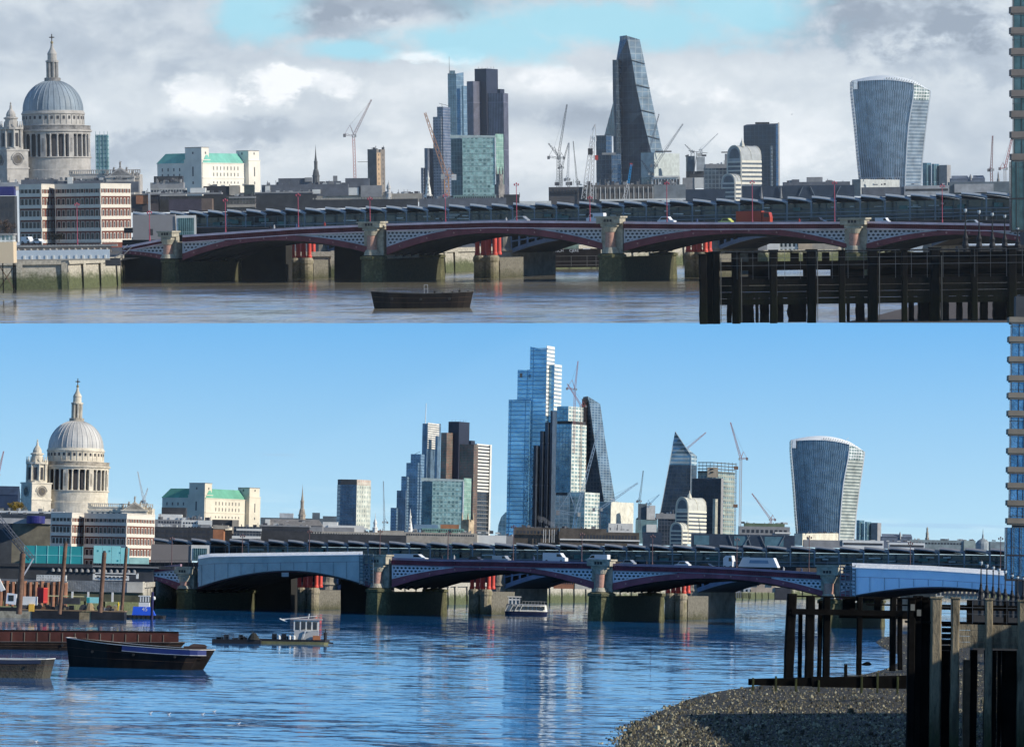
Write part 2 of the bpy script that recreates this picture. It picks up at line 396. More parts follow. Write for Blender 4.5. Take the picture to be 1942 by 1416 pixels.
def mats_bridge():
    s = 'U' if C.up else 'L'
    M = {}
    if C.up:
        M['rail'] = plain('pink painted rail U', (.75, .58, .62), .6); M['maroon'] = plain('maroon iron U', (.17, .04, .05), .55, var=.35)
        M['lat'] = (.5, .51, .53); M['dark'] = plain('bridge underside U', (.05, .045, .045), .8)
    else:
        M['rail'] = plain('mauve painted rail L', (.3, .2, .25), .6); M['maroon'] = plain('maroon iron L', (.22, .06, .085), .5, var=.35)
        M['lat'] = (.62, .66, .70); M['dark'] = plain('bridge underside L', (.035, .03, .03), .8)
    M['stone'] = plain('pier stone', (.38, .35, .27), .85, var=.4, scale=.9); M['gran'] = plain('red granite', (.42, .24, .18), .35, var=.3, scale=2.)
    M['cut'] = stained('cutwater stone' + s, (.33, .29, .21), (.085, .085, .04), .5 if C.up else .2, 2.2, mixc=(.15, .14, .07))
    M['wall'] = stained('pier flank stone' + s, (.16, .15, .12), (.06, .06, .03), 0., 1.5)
    # pierced quatrefoil spandrel: pale iron with dark round holes in staggered rows
    nm = 'lattice ' + s
    if nm not in MATS:
        m, q, b = _mat(nm); uv = q.new('ShaderNodeUVMap').outputs[0]; se = q.new('ShaderNodeSeparateXYZ'); q.l.new(uv, se.inputs[0])
        ph = .85
        row = q.m('FLOOR', q.m('DIVIDE', se.outputs[1], ph * .8)); sh = q.m('MULTIPLY', q.m('MODULO', q.m('ABSOLUTE', row), 2), .5)
        fx = q.m('SUBTRACT', q.m('FRACT', q.m('ADD', q.m('DIVIDE', se.outputs[0], ph * 1.15), sh)), .5); fy = q.m('SUBTRACT', q.m('FRACT', q.m('DIVIDE', se.outputs[1], ph * .8)), .5)
        dd = q.m('SQRT', q.m('ADD', q.m('MULTIPLY', fx, fx), q.m('MULTIPLY', fy, fy)))
        f = q.map(dd, .29, .36, 0, 1)
        q.l.new(q.mix(f, (.02, .022, .03), M['lat']), b.inputs['Base Color']); b.inputs['Roughness'].default_value = .6
        MATS[nm] = m
    M['lattice'] = MATS[nm]
    return M
def at(px, row, a=0, b=0, off=0.):   # a metres along the bridge, b metres back
    return FP(px, row, off) + EV * a + NV * b
def cyl(g, c, r0, z0, r1, z1, n=20, a0=0.):
    g.lathe(c.x, c.y, [(0, z0), (r0, z0), (r1, z1), (0, z1)], n, a0)
def obox(g, c, a0, a1, b0, b1, z0, z1):
    pl = [c + EV * a0 + NV * b0, c + EV * a1 + NV * b0, c + EV * a1 + NV * b1, c + EV * a0 + NV * b1]
    g.prism([(p.x, p.y) for p in pl], z0, z1)
def bridge(label, spans, piers, deck):
    M = mats_bridge()
    t = thing('road_bridge', label, 'bridge', spans[1]['x0'], 1100 if not C.up else 460, D0(), absolute=True)
    zw = -H
    for s in spans:
        x0, x1, xc = s['x0'], s['x1'], s['xc']; n = 26
        top = lambda x: lin(deck, x)
        xs = frange(x0, x1, n)
        ext = lambda x: par(x0, xc, x1, *s['ext'], x); inn = lambda x: par(x0, xc, x1, *s['inn'], x)
        th = s.get('th', 13)
        g = G(); strip(g, [(x, top(x), top(x) + 4.2) for x in xs], -.9, -.2); part('parapet_rail', g, M['rail'])
        g = G(); strip(g, [(x, top(x) + 4.2, top(x) + th) for x in xs], -.15, .3)
        L = (FP(x1, 0) - FP(x0, 0)).length; k = int((x1 - x0) / 3.6)
        for i in range(k + 1):
            x = x0 + (x1 - x0) * i / k; a = FP(x, top(x) + 4.4, -.5); b = FP(x, top(x) + th - 1.5, -.3); g.bar(a, b, .12)
        part('arcaded_parapet', g, M['maroon'])
        g = G(); strip(g, [(x, top(x) + th, top(x) + th + 1.5) for x in xs], -.7, .2); part('cornice', g, M['rail'] if C.up else plain('cornice iron L', (.22, .2, .24)))
        for a, b, e in ((x0, xc, 0), (xc, x1, 1)):
            if s.get('nolat'): continue
            cols = [(x, top(x) + th + 1.5, max(ext(x), top(x) + th + 1.5)) for x in frange(a, b, 16)]
            cols = [c for c in cols if c[2] - c[1] > .8]
            if len(cols) > 1:
                g = G(); strip(g, cols, -.1, .3); part('spandrel_lattice', g, M['lattice'])
                g = G(); strip(g, [(c[0], c[2] - 2.2, c[2] + .3) for c in cols], -.35, -.05); strip(g, [(c[0], c[1], c[1] + 1.6) for c in cols], -.35, -.05)
                xe = cols[0] if not e else cols[-1]
                sx = 2.2 if not e else -2.2; a_, b_ = sorted((xe[0], xe[0] + sx)); strip(g, [(a_, xe[1], xe[2]), (b_, xe[1], xe[2] - 1)], -.3, -.05)
                part('spandrel_frame', g, plain('spandrel frame' + str(C.up), M['lat'], .6))
        g = G(); strip(g, [(x, ext(x), inn(x)) for x in xs], -.6, .4); part('arch_rib', g, M['maroon'])
        g = G()
        for i in range(8):
            x = x0 + (x1 - x0) * (i + .5) / 8; c = FP(x, (ext(x) + inn(x)) / 2, -.62); g.bar(c, c - NV * .15, .22, .16, 8)
        part('rivet_boss', g, plain('boss paint', (.4, .2, .18)))
        # soffit and inner ribs
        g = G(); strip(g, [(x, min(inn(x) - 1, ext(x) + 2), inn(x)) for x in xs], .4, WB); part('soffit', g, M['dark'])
        for k in range(1, 7):
            g = G(); o = WB * k / 7; d = NV * o; prev = None
            for x in frange(x0, x1, 14):
                b = FP(x, inn(x)) + d
                if prev: g.face([prev - Vector((0, 0, .55)), b - Vector((0, 0, .55)), b, prev])
                prev = b
            part('inner_rib', g, M['dark'])
        g = G(); strip(g, [(x, top(x) + 9, top(x) + 13) for x in xs], .3, WB); part('deck', g, plain('asphalt', (.05, .05, .052)))
        g = G(); strip(g, [(x, top(x) + 2, ext(x)) for x in xs], WB, WB + .6); part('back_parapet', g, M['maroon'])
    for p in piers:
        x, w, rows, rb = p['x'], p['w'], p['rows'], p['base']      # rows: pedestal top, pedestal bottom, column bottom, cutwater top
        c0 = FP(x, rows[0]); m = 717 / D0() / 8.4
        z = [FP(x, r).z for r in rows]
        wm = w * m / 2
        c = at(x, rows[0]); xs_ = p.get('dx', 0) * m
        g = G(); obox(g, c, -wm * 1.0, wm * 1.0, -2.6, .5, z[1], z[0] - .35); obox(g, c, -wm * 1.12, wm * 1.12, -2.9, .8, z[0] - .35, z[0])
        obox(g, c, -wm * .7, wm * .7, -2.2, .4, z[1] - .6, z[1]); 
        part('pedestal', g, M['stone'])
        g = G(); [obox(g, c, a, a + .45, -2.66, -2.5, z[1] + .35, z[1] + .9) for a in (-.9, -.25, .4)]; part('recess', g, M['dark'])
        cc = c - NV * 1.35
        g = G(); cyl(g, cc, 1.15, z[1] - 1.7, 1.6, z[1] - .6, 16); part('capital', g, M['stone'])
        g = G(); g.sm = False; cyl(g, cc, 1.1, z[2], 1.0, z[1] - 1.7, 24); part('column', g, M['gran'])
        g = G(); cyl(g, cc, 1.75, z[3] + .05, 1.3, z[2] + .25, 20); obox(g, c, -wm * .9, wm * .9, -.5, WB + 1, z[3], z[1] - 1.2); obox(g, c, -wm * .9, wm * .9, -.5, .9, z[1] - 1.2, z[1]); part('shaft', g, M['stone'])
        g = G(); r = wm * 1.05; ck = c - NV * .6
        g.lathe(ck.x, ck.y, [(0, zw - 1), (r * 1.06, zw - 1), (r * .96, z[3] - 1.0), (r * 1.08, z[3] - .9), (r * 1.08, z[3] - .35), (r * .85, z[3]), (0, z[3])], 8, -ALP + math.pi / 8)
        part('cutwater', g, M['cut'])
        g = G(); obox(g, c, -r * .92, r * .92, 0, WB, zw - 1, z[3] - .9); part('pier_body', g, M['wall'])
        g = G(); ck = c + NV * (WB + .6); g.lathe(ck.x, ck.y, [(0, zw - 1), (r * 1.06, zw - 1), (r * .96, z[3] - 1.0), (r * 1.1, z[3] - .9), (r * 1.1, z[3] - .35), (0, z[3])], 8, -ALP + math.pi / 8)
        part('cutwater', g, M['cut'])
    return t
def pillars(label, x0, x1, rows, base, off, n, group):
    """old railway pier: drums in the river carrying bare red iron columns"""
    thing('railway_pier', label, 'old bridge pier', (x0 + x1) / 2, base, D0(), group, absolute=True)
    red = plain('red iron', (.64, .085, .06), .45, var=.2); cut = MATS['cutwater stone' + ('U' if C.up else 'L')]
    rm = 717 / D0() / 8.4
    wpx = (x1 - x0) / n
    zt, zb = FP(x0, rows[0], off).z, FP(x0, rows[1], off).z
    for j in range(2):
        for i in range(n):
            x = x0 + wpx * (i + .5) + (8 if j else 0); c = FP(x, rows[1], off + j * 9)
            if j == 0 or i % 2:
                g = G(); r = wpx * rm * .36; g.lathe(c.x, c.y, [(r * 1.25, zb), (r * 1.25, zb + .35), (r, zb + .7), (r, zt + 1.2)], 14); part('column', g, red)
    nd = max(1, n // 2)
    for i in range(nd):
        x = x0 + (x1 - x0) * (i + .5) / nd; c = FP(x, rows[1], off); r = (x1 - x0) / nd * rm * .52
        g = G(); g.lathe(c.x, c.y, [(0, -H - 1), (r * 1.05, -H - 1), (r, zb - 1.6), (r * 1.12, zb - 1.2), (r * 1.12, zb - .5), (r * .9, zb), (0, zb)], 14); part('stone_drum', g, cut)
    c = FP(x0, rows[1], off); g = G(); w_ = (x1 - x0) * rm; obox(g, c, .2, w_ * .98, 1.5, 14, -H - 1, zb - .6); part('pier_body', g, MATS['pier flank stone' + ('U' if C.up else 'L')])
def railway(label, arches, stones, darks=()):
    """grey girder arches of the working railway bridge, seen through the road bridge's openings"""
    thing('railway_bridge', label, 'railway bridge', arches[0][0], arches[0][3], D0(), absolute=True)
    off = 58; gr = plain('grey girder' + str(C.up), (.16, .19, .23) if C.up else (.2, .25, .33), .6); dk = MATS['bridge underside ' + ('U' if C.up else 'L')]
    for (x0, x1, t, r0, r1) in arches:        # x range, top row, springing row, crown row
        f = lambda x: r1 + (r0 - r1) * ((x1 - x) / (x1 - x0)) ** 2
        xs = frange(x0, x1, 16)
        g = G(); strip(g, [(x, f(x) - 8, f(x)) for x in xs], off, off + 1); part('arch_rib', g, gr)
        g = G(); strip(g, [(x, t - 5, t) for x in xs], off, off + 1)
        k = 9
        for i in range(k + 1):
            x = x0 + (x1 - x0) * i / k
            if f(x) - 8 > t: g.bar(FP(x, t, off + .4), FP(x, f(x) - 6, off + .4), .35)
        for rr in (.5,):
            for i in range(k):
                xa, xb = x0 + (x1 - x0) * i / k, x0 + (x1 - x0) * (i + 1) / k; ya, yb = (t + f(xa) - 8) / 2, (t + f(xb) - 8) / 2
                if yb > t + 1: g.bar(FP(xa, ya, off + .4), FP(xb, yb, off + .4), .22)
        part('spandrel_grid', g, gr)
        g = G(); strip(g, [(x, f(x) - 3, f(x)) for x in xs], off + 1, off + 26); part('soffit', g, dk)
        g = G(); strip(g, [(x0 - 60, t - 16, t - 4), (x1 + 60, t - 16, t - 4)], off, off + 26); part('deck', g, dk)
        g = G(); strip(g, [(x, t, f(x)) for x in xs], off + 25, off + 26); part('back_wall', g, dk)
    for (x0, x1, rt, rb) in darks: g = G(); strip(g, [(x0, rt, rb), (x1, rt, rb)], 28, 31); part('shade_panel', g, plain('underbridge shade', (.02, .02, .018), .9))  # near-black panels stand in for the shade under the left arches
    g = G(); strip(g, [(x, arches[0][2] - 16, arches[0][2] - 6) for x in (235, 700)], off, off + 26); part('deck', g, dk)
    for (x0, x1, t, b) in stones:
        zt = FP(x0, t, off).z; xm = (x0 + x1) / 2; c = FP(xm, t, off); rm = 717 / D0() / 8.4 * 1.05; r = (x1 - x0) / 2 * rm
        g = G(); g.lathe(c.x, c.y, [(0, -H - 1), (r * 1.1, -H - 1), (r * 1.05, FP(x0, b, off).z), (r * 1.25, FP(x0, b, off).z + .3), (r * .95, FP(x0, b, off).z + 1), (r * .85, zt), (0, zt)], 14)
        obox(g, c, -r * .7, r * .7, 0, 26, -H - 1, zt); part('stone_pier', g, plain('rail pier stone' + str(C.up), (.26, .23, .18), .85, var=.4))

# ------------------------------------------------------------------ the station on the bridge behind
def station(label, roof, x0, x1, wall_x, botrow):
    thing('railway_station', label, 'railway station', (x0 + x1) / 2, roof[0][1], D0(), absolute=True)
    off = 75.; s = str(C.up)
    fas = plain('roof fascia' + s, (.46, .5, .53) if C.up else (.30, .315, .33), .6, var=.15, spec=.15); topm = plain('roof panel' + s, (.3, .34, .37) if C.up else (.2, .21, .225), .6, var=.2, spec=.15)
    und = plain('roof underside', (.04, .045, .05), .8); post = plain('station post', (.22, .26, .29), .6)
    gl = facade('station glass' + s, (.015, .028, .032), (.05, .085, .09), (.08, .11, .12), 3.3, 1.7, .08, .15, .15)
    x = x0; i = 0
    while x < x1:
        wdt = 35.5 + 13. * (x - 300) / 1500; a, b = x, min(x + wdt, x1 + 20); r = lin(roof, (a + b) / 2)
        g = G(); n = 6
        cols = []
        for k in range(n + 1):
            f = k / n; cx = a + (b - a) * f
            rr = r - 2. + 6. * f - .8 * math.sin(math.pi * f); cols.append((cx, rr, rr + 1.5 + (.6 * f)))
        strip(g, cols, off, off + .5); p_ = part('roof_fascia', g, fas)
        g = G(); prev = None
        for (cx, rt, rb_) in cols:
            A = FP(cx, rt, off + .5); B = FP(cx, rt - 3.2, off + 9) ; D_ = FP(cx, rt - 1, off + 20)
            if prev: g.face([prev[0], A, B, prev[1]]); g.face([prev[1], B, D_, prev[2]])
            prev = (A, B, D_)
        part('roof_panel', g, topm)
        g = G(); strip(g, [(c[0], c[2] + .2, c[2] + 2.) for c in cols], off + .6, off + 18); part('roof_underside', g, und)
        g = G(); xx = b - 1; g.bar(FP(xx, lin(roof, xx) + 5, off + .3), FP(xx, botrow, off + .3), .22); g.bar(FP(xx, lin(roof, xx) + 9, off + .3), FP(xx - 9, lin(roof, xx) + 4, off + .3), .14); part('post', g, post)
        x += wdt; i += 1
    g = G(); strip(g, [(x_, lin(roof, x_) + 9, botrow) for x_ in frange(wall_x, x1 + 20, 12)], off + 3, off + 3.4); part('glass_wall', g, gl)
    g = G()
    for dr in (26, 33, 40): strip(g, [(x_, lin(roof, x_) + dr, lin(roof, x_) + dr + 1.3) for x_ in frange(wall_x, x1 + 20, 12)], off - .4, off - .1)
    part('handrail', g, post)
    g = G(); strip(g, [(x0, botrow - 3, botrow + 26), (x1 + 20, botrow - 3, botrow + 26)], off, off + 26); part('deck', g, und)
    rnd = random.Random(3 if C.up else 5)
    bm_ = plain('platform board', (.62, .64, .6), .6, var=.3); bg_ = plain('green platform board', (.1, .2, .18), .6)
    for i in range(44):
        xa = rnd.uniform(wall_x + 20, x1 - 20); r = lin(roof, xa) + rnd.uniform(13, 22); wd = rnd.uniform(5, 26); hh = rnd.uniform(1.2, 2.6)
        if rnd.random() < .4: wd = rnd.uniform(12, 18); hh = rnd.uniform(5, 8)
        g = G(); strip(g, [(xa, r, r + hh), (xa + wd, r, r + hh)], off + 2.4, off + 2.7); part('platform_board', g, bg_ if hh > 4 else bm_)
# ------------------------------------------------------------------ LOWER REACH
C.up = False
ground_world()
DL = [(270, 1078), (350, 1068), (375, 1060), (744, 1057), (834, 1060), (935, 1061), (1125, 1064.6), (1163, 1068), (1332, 1072.5), (1558, 1085), (1592, 1086), (1760, 1090), (1990, 1102)]
bridge('maroon iron arch road bridge partly wrapped in pale sheeting, clear view',
  [dict(x0=262, x1=342, xc=262, ext=(1090, 1090, 1106), inn=(1096, 1096, 1122), th=9),
   dict(x0=375, x1=702, xc=545, ext=(1104, 1074, 1104), inn=(1116, 1084, 1114)),
   dict(x0=743, x1=1126, xc=930, ext=(1097.5, 1073, 1102.7), inn=(1113, 1080, 1117)),
   dict(x0=1162, x1=1560, xc=1338, ext=(1105, 1085.5, 1120), inn=(1119, 1096, 1130)),
   dict(x0=1592, x1=1960, xc=1778, ext=(1122, 1104, 1124), inn=(1136, 1115, 1136))],
  [dict(x=357, w=34, rows=(1074, 1088, 1112, 1116), base=1150), dict(x=722, w=42, rows=(1051, 1069, 1108, 1114), base=1164),
   dict(x=1144, w=43, rows=(1060, 1073, 1116, 1122), base=1177), dict(x=1577, w=38, rows=(1071, 1090, 1128, 1135), base=1190)], DL)
for (a, b, r, bs, n, w_) in ((562, 605, (1080, 1113), 1155, 4, 'left'), (890, 932, (1084, 1116), 1162, 4, 'middle'), (1262, 1302, (1096, 1124), 1170, 4, 'right')):
    pillars('red iron pillars on weedy stone drums, seen through the %s open arch, clear view' % {'left': 'sheeted', 'middle': 'middle', 'right': 'right-hand'}[w_], a, b, r, bs, 36, n, 'red pillar groups of the old railway pier, clear view')
railway('grey railway bridge with gridded girder arches behind the road bridge, clear view', [(640, 760, 1082, 1118, 1090), (956, 1090, 1080, 1116, 1088), (1318, 1450, 1092, 1124, 1098), (1700, 1800, 1106, 1130, 1112)], [(606, 640, 1080, 1110), (932, 958, 1078, 1112), (1302, 1322, 1090, 1122), (1690, 1712, 1100, 1130)], [(290, 552, 1080, 1170), (646, 735, 1080, 1168)])
station('glass-sided station with saw-tooth roof bays on the railway bridge, clear view', [(300, 1024), (671, 1029), (900, 1032.5), (1472, 1038.7), (1845, 1043), (1960, 1045)], 292, 1925, 385, 1078)
# ------------------------------------------------------------------ UPPER REACH
C.up = True
ground_world()
DU = [(240, 466), (300, 454), (345, 446), (565, 431), (700, 425.5), (733, 424), (934, 418), (1142, 419.7), (1183, 420), (1300, 421.5), (1602, 420.5), (1644, 419.6), (1990, 426)]
bridge('maroon iron arch road bridge with open pale lattice spandrels, cloudy view',
  [dict(x0=232, x1=312, xc=232, ext=(476, 476, 484), inn=(482, 482, 494), th=9),
   dict(x0=346, x1=698, xc=528, ext=(481, 446, 468), inn=(493, 456, 480)),
   dict(x0=733, x1=1142, xc=934, ext=(468.6, 430, 461), inn=(483, 442, 473)),
   dict(x0=1183, x1=1605, xc=1407, ext=(461, 432, 462), inn=(476, 443, 470)),
   dict(x0=1643, x1=1990, xc=1820, ext=(462, 436.5, 462), inn=(475, 445, 475))],
  [dict(x=324, w=28, rows=(438, 449, 484, 490), base=536), dict(x=710, w=40, rows=(420, 431.5, 476, 484), base=535),
   dict(x=1162, w=41, rows=(410, 424, 471, 480), base=533), dict(x=1624, w=40, rows=(413, 426, 468, 478), base=530)], DU)
for (a, b, r, bs, n, w_) in ((550, 592, (455, 489), 528, 4, 'left'), (900, 944, (449, 484), 524, 4, 'middle'), (1300, 1343, (446, 478), 518, 4, 'right')):
    pillars('red iron pillars on dark stone drums, seen through the %s arch, cloudy view' % w_, a, b, r, bs, 36, n, 'red pillar groups of the old railway pier, cloudy view')
railway('grey railway bridge with gridded girder arches behind the road bridge, cloudy view', [(622, 740, 448, 482, 455), (969, 1110, 444, 480, 452), (1362, 1480, 440, 474, 448), (1765, 1860, 434, 468, 446)], [(594, 622, 452, 484), (944, 969, 446, 478), (1343, 1362, 442, 474), (1752, 1766, 440, 474)], [(232, 542, 455, 540), (634, 705, 450, 540)])
station('glass-sided station with saw-tooth roof bays on the railway bridge, cloudy view', [(290, 406), (354, 404), (665, 396.6), (989, 389.5), (1385, 381), (1721, 372), (1870, 368), (1960, 366)], 252, 1925, 372, 436)
# ------------------------------------------------------------------ city builders (sizes in photo pixels at the thing's distance)
def K(): return C.u * F / C.d
def start(name, label, cat, px, row, d, group=None, k=1.):
    C.d = d; C.k = k; return thing(name, None if label is None else label if 'view' in label else label + SKY(), cat, px, row, d, group, k=k)
def cp(px, y=0.):
    x = (px - C.ref[0]) / C.k; return (x + (x + C.c) * y * C.k / F, y)
def zr(row): return (C.ref[1] - row) / C.k
def plan(L, M, R, th=30., y0=0.):
    t = math.tan(R_(th)); a = cp(M, y0); l = cp(L, y0 + (M - L) / C.k * t); r = cp(R, y0 + (R - M) / C.k / t)
    return [a, r, (l[0] + r[0] - a[0], l[1] + r[1] - a[1]), l]
def B(L, M, R, top, base, th=30., y0=0., g=None):
    g = g or G(); p = plan(L, M, R, th, y0)
    zt = [zr(q) for q in top] if isinstance(top, (list, tuple)) else zr(top)
    return g.prism(p, zr(base), zt)
def FL(L, R, top, base, dep=20., y0=0., g=None, topR=None):
    g = g or G(); a, b = cp(L, y0), cp(R, y0)
    t0 = zr(top); t1 = zr(topR if topR is not None else top)
    return g.prism([a, b, (b[0], y0 + dep), (a[0], y0 + dep)], zr(base), [t0, t1, t1, t0])
def bands(L, M, R, rows, th, y0=0., out=.5, h=1.2, g=None, side='both'):
    g = g or G(); p = plan(L, M, R, th, y0)
    for r in rows:
        z = zr(r)
        if side != 'R' and M > L: LL = math.dist(p[3], p[0]); g.fbox(p[3], p[0], 0, LL + (out if side == 'both' else 0), z, z + h, -.3, out)
        if side != 'L' and R > M: LR = math.dist(p[0], p[1]); g.fbox(p[0], p[1], .01, LR, z, z + h, -.3, out)
    return g
def wins(A, Bp, n, rows, ww, hh, frame, glass, pad=0., arch=False, name='window', skip=(), cap=100, fr=.5):
    """separate windows (frame with its pane) along the wall A -> B; rows are photo rows of the sills"""
    L = math.dist(A, Bp) - 2 * pad; cnt = 0
    for r in rows:
        for i in range(n):
            if i in skip or cnt >= cap: continue
            u = pad + L * (i + .5) / n; z = zr(r); g = G()
            g.fbox(A, Bp, u - ww / 2 - fr, u - ww / 2, z, z + hh, -.1, .35); g.fbox(A, Bp, u + ww / 2, u + ww / 2 + fr, z, z + hh, -.1, .35)
            g.fbox(A, Bp, u - ww / 2 - fr, u + ww / 2 + fr, z + hh, z + hh + fr, -.1, .4); g.fbox(A, Bp, u - ww / 2 - fr, u + ww / 2 + fr, z - fr, z, -.1, .5)
            w_ = part(name, g, frame); g = G(); g.fbox(A, Bp, u - ww / 2, u + ww / 2, z, z + hh, -.2, .12); part('pane', g, glass, w_); cnt += 1
def bigwins(A, Bp, n, rows, ww, hh, mat, pad=0., name='window'):
    """shallow dark windows without a visible frame"""
    L = math.dist(A, Bp) - 2 * pad
    for r in rows:
        for i in range(n):
            u = pad + L * (i + .5) / n; g = G(); g.fbox(A, Bp, u - ww / 2, u + ww / 2, zr(r), zr(r) + hh, -.3, .15); part(name, g, mat)
def crane(label, d, base, piv, tip, mc, jc, w=5., back=.22, rise=.12, cw=None, k=1., mastlat=True, hook=False):
    start('tower_crane', label, 'crane', base[0], base[1], d)
    V = lambda p, y=0.: Vector((cp(p[0], y)[0], y, zr(p[1])))
    b, p, t = V(base), V(piv), V(tip); dj = (t - p); s = 1 if dj.x >= 0 else -1
    if (p - b).length > 2: g = G(); g.truss(b, p, w * .8, .12 + .075 * w, max(4, int((p - b).length / (w)))); part('mast', g, mc)
    g = G(); g.truss(p, t, w * .75, .10 + .07 * w, max(5, int(dj.length / w)), w * .35); part('jib', g, jc)
    Lb = dj.length * back; ce = p + Vector((-s * Lb * .8, 0, Lb * .12)); g = G(); g.truss(p, ce, w * .55, .38, 3); part('counter_jib', g, jc)
    g = G(); g.box(ce.x - w * .45, ce.x + w * .45, -w * .3, w * .3, ce.z - w * .9, ce.z + w * .2); part('counterweight', g, cw or plain('grey ballast', (.2, .2, .2)))
    at_ = p + Vector((-s * Lb * .3, 0, Lb * .95)); g = G(); g.bar(p, at_, .5); g.bar(ce, at_, .38); g.bar(p + dj * .03, at_, .35); part('a_frame', g, jc)
    g = G(); g.bar(at_, p + dj * .96, .16); part('pendant_line', g, plain('steel rope', (.08, .08, .09)))
    g = G(); g.box(p.x + s * w * .3, p.x + s * w * 1.0, -w * .7, w * .1, p.z - w * .5, p.z + w * .45); part('cab', g, plain('cab paint', (.4, .4, .38)))
    if hook: g = G(); g.bar(t, t - Vector((0, 0, hook)), .2); g.box(t.x - .7, t.x + .7, -.7, .7, t.z - hook - 2, t.z - hook); part('hook_block', g, plain('steel rope', (.08, .08, .09)))

# --- the domed cathedral ---------------------------------------------------------------
def cathedral(label, px, row, d, k):
    start('cathedral', label, 'cathedral', px, row, d, k=k); s = str(C.up)
    st = plain('portland stone' + s, (.40, .38, .35) if C.up else (.60, .54, .43), .8, var=.28, scale=.25 )  # stone and lead copies: soft cloudy light greyed in, sunlight warmed in
    dkst = plain('darker stone' + s, (.22, .21, .20) if C.up else (.34, .30, .24), .85, var=.5, scale=.4)  # darker second stone for niches, lantern, balustrade and statues
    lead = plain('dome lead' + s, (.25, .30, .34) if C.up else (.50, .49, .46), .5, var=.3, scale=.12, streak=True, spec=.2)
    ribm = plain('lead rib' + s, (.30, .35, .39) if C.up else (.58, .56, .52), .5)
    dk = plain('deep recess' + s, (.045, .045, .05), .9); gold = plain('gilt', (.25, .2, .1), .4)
    CY = 70.; C.dx = C.c * CY * C.k / F
    def lt(prof, mat, name, n=48, cx=0., cy=CY, sm=False): g = G(); g.lathe(cx, cy, prof, n); g.sm = sm; return part(name, g, mat)
    lt([(71, -14), (71, 8), (69.5, 9), (69.5, 30), (72, 31), (72, 33)], st, 'drum_base', 64)
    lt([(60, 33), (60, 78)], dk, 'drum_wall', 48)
    lt([(70, 76), (70, 80), (73, 81), (73, 84), (70, 84.5)], st, 'entablature', 64); lt([(71, 84.5), (71, 86), (70.2, 86), (70.2, 91), (71, 91), (71, 92.5), (62, 92.5)], dkst, 'gallery_balustrade', 64)
    col = None
    for i in range(32):
        a = 2 * math.pi * (i + .5) / 32 - .05
        if i % 4 == 3:
            g = G(); a0, a1 = a - .075, a + .075; r0, r1 = 61, 70.2
            g.prism([(r0 * math.cos(a0), CY + r0 * math.sin(a0)), (r1 * math.cos(a0), CY + r1 * math.sin(a0)), (r1 * math.cos(a1), CY + r1 * math.sin(a1)), (r0 * math.cos(a1), CY + r0 * math.sin(a1))], 33, 77)
            w_ = part('niche_bay', g, st); g = G(); r1 = 70.4; a0, a1 = a - .03, a + .03
            g.prism([(69 * math.cos(a0), CY + 69 * math.sin(a0)), (r1 * math.cos(a0), CY + r1 * math.sin(a0)), (r1 * math.cos(a1), CY + r1 * math.sin(a1)), (69 * math.cos(a1), CY + 69 * math.sin(a1))], 42, 68); part('niche', g, dkst, w_)
        else:
            g = G(); g.lathe(68 * math.cos(a), CY + 68 * math.sin(a), [(2.6, 33), (2.6, 35), (2.0, 36), (1.7, 72), (2.5, 74), (2.6, 76.5)], 8); part('column', g, st)
    lt([(60, 92), (60, 94), (58.4, 95), (58.4, 113), (60.5, 114.5), (60.5, 117), (59, 118), (58.5, 121)], st, 'attic', 64)
    for i in range(32):
        a = 2 * math.pi * (i + .5) / 32
        if math.sin(a) > .25: continue
        c, s_ = math.cos(a), math.sin(a); g = G(); hw = 2.1
        q4 = [(58.0 * c + hw * s_, CY + 58.0 * s_ - hw * c), (59.0 * c + hw * s_, CY + 59.0 * s_ - hw * c), (59.0 * c - hw * s_, CY + 59.0 * s_ + hw * c), (58.0 * c - hw * s_, CY + 58.0 * s_ + hw * c)]
        g.prism(q4, 104.5, 110.5); part('window', g, dk)
        g = G(); hw = .7; c2 = math.cos(a + math.pi / 32); s2 = math.sin(a + math.pi / 32)
        q4 = [(58.0 * c2 + hw * s2, CY + 58.0 * s2 - hw * c2), (59.3 * c2 + hw * s2, CY + 59.3 * s2 - hw * c2), (59.3 * c2 - hw * s2, CY + 59.3 * s2 + hw * c2), (58.0 * c2 - hw * s2, CY + 58.0 * s2 + hw * c2)]
        g.prism(q4, 95, 113); part('pilaster', g, st)
    prof = [(57.5, 119), (57, 122)]; 
    for j in range(1, 13):
        f = j / 12 * 1.32; prof.append((57 * math.cos(f), 122 + 58 * math.sin(f)))
    dm = lt(prof, lead, 'dome', 64, sm=True)
    for i in range(32):
        a = 2 * math.pi * i / 32
        if math.sin(a) > .4: continue
        g = G()
        for (r0, z0), (r1, z1) in zip(prof[1:], prof[2:]): g.bar(((r0 + .2) * math.cos(a), CY + (r0 + .2) * math.sin(a), z0), ((r1 + .2) * math.cos(a), CY + (r1 + .2) * math.sin(a), z1), 1.15 - z0 * .003)
        part('rib', g, ribm, dm)
    lt([(15, 174), (15.5, 176), (15.5, 184), (14.5, 184.5), (9, 185)], dkst, 'lantern_gallery', 24)
    lt([(8, 184), (8, 216)], dkst, 'lantern_core', 16); 
    for i in range(8):
        a = math.pi / 8 + 2 * math.pi * i / 8; g = G(); g.box(10 * math.cos(a) - 1.6, 10 * math.cos(a) + 1.6, CY + 10 * math.sin(a) - 1.6, CY + 10 * math.sin(a) + 1.6, 184, 214); part('lantern_pier', g, st)
    lt([(12.5, 214), (12.8, 217), (9, 218), (8.6, 228), (9.3, 230), (7.5, 234), (5, 238), (3.2, 242), (2.2, 248), (1.2, 251)], st, 'cupola', 16)
    lt([(0, 248), (2.2, 249.4), (2.8, 251.5), (2.2, 253.6), (0, 255)], gold, 'ball', 12)
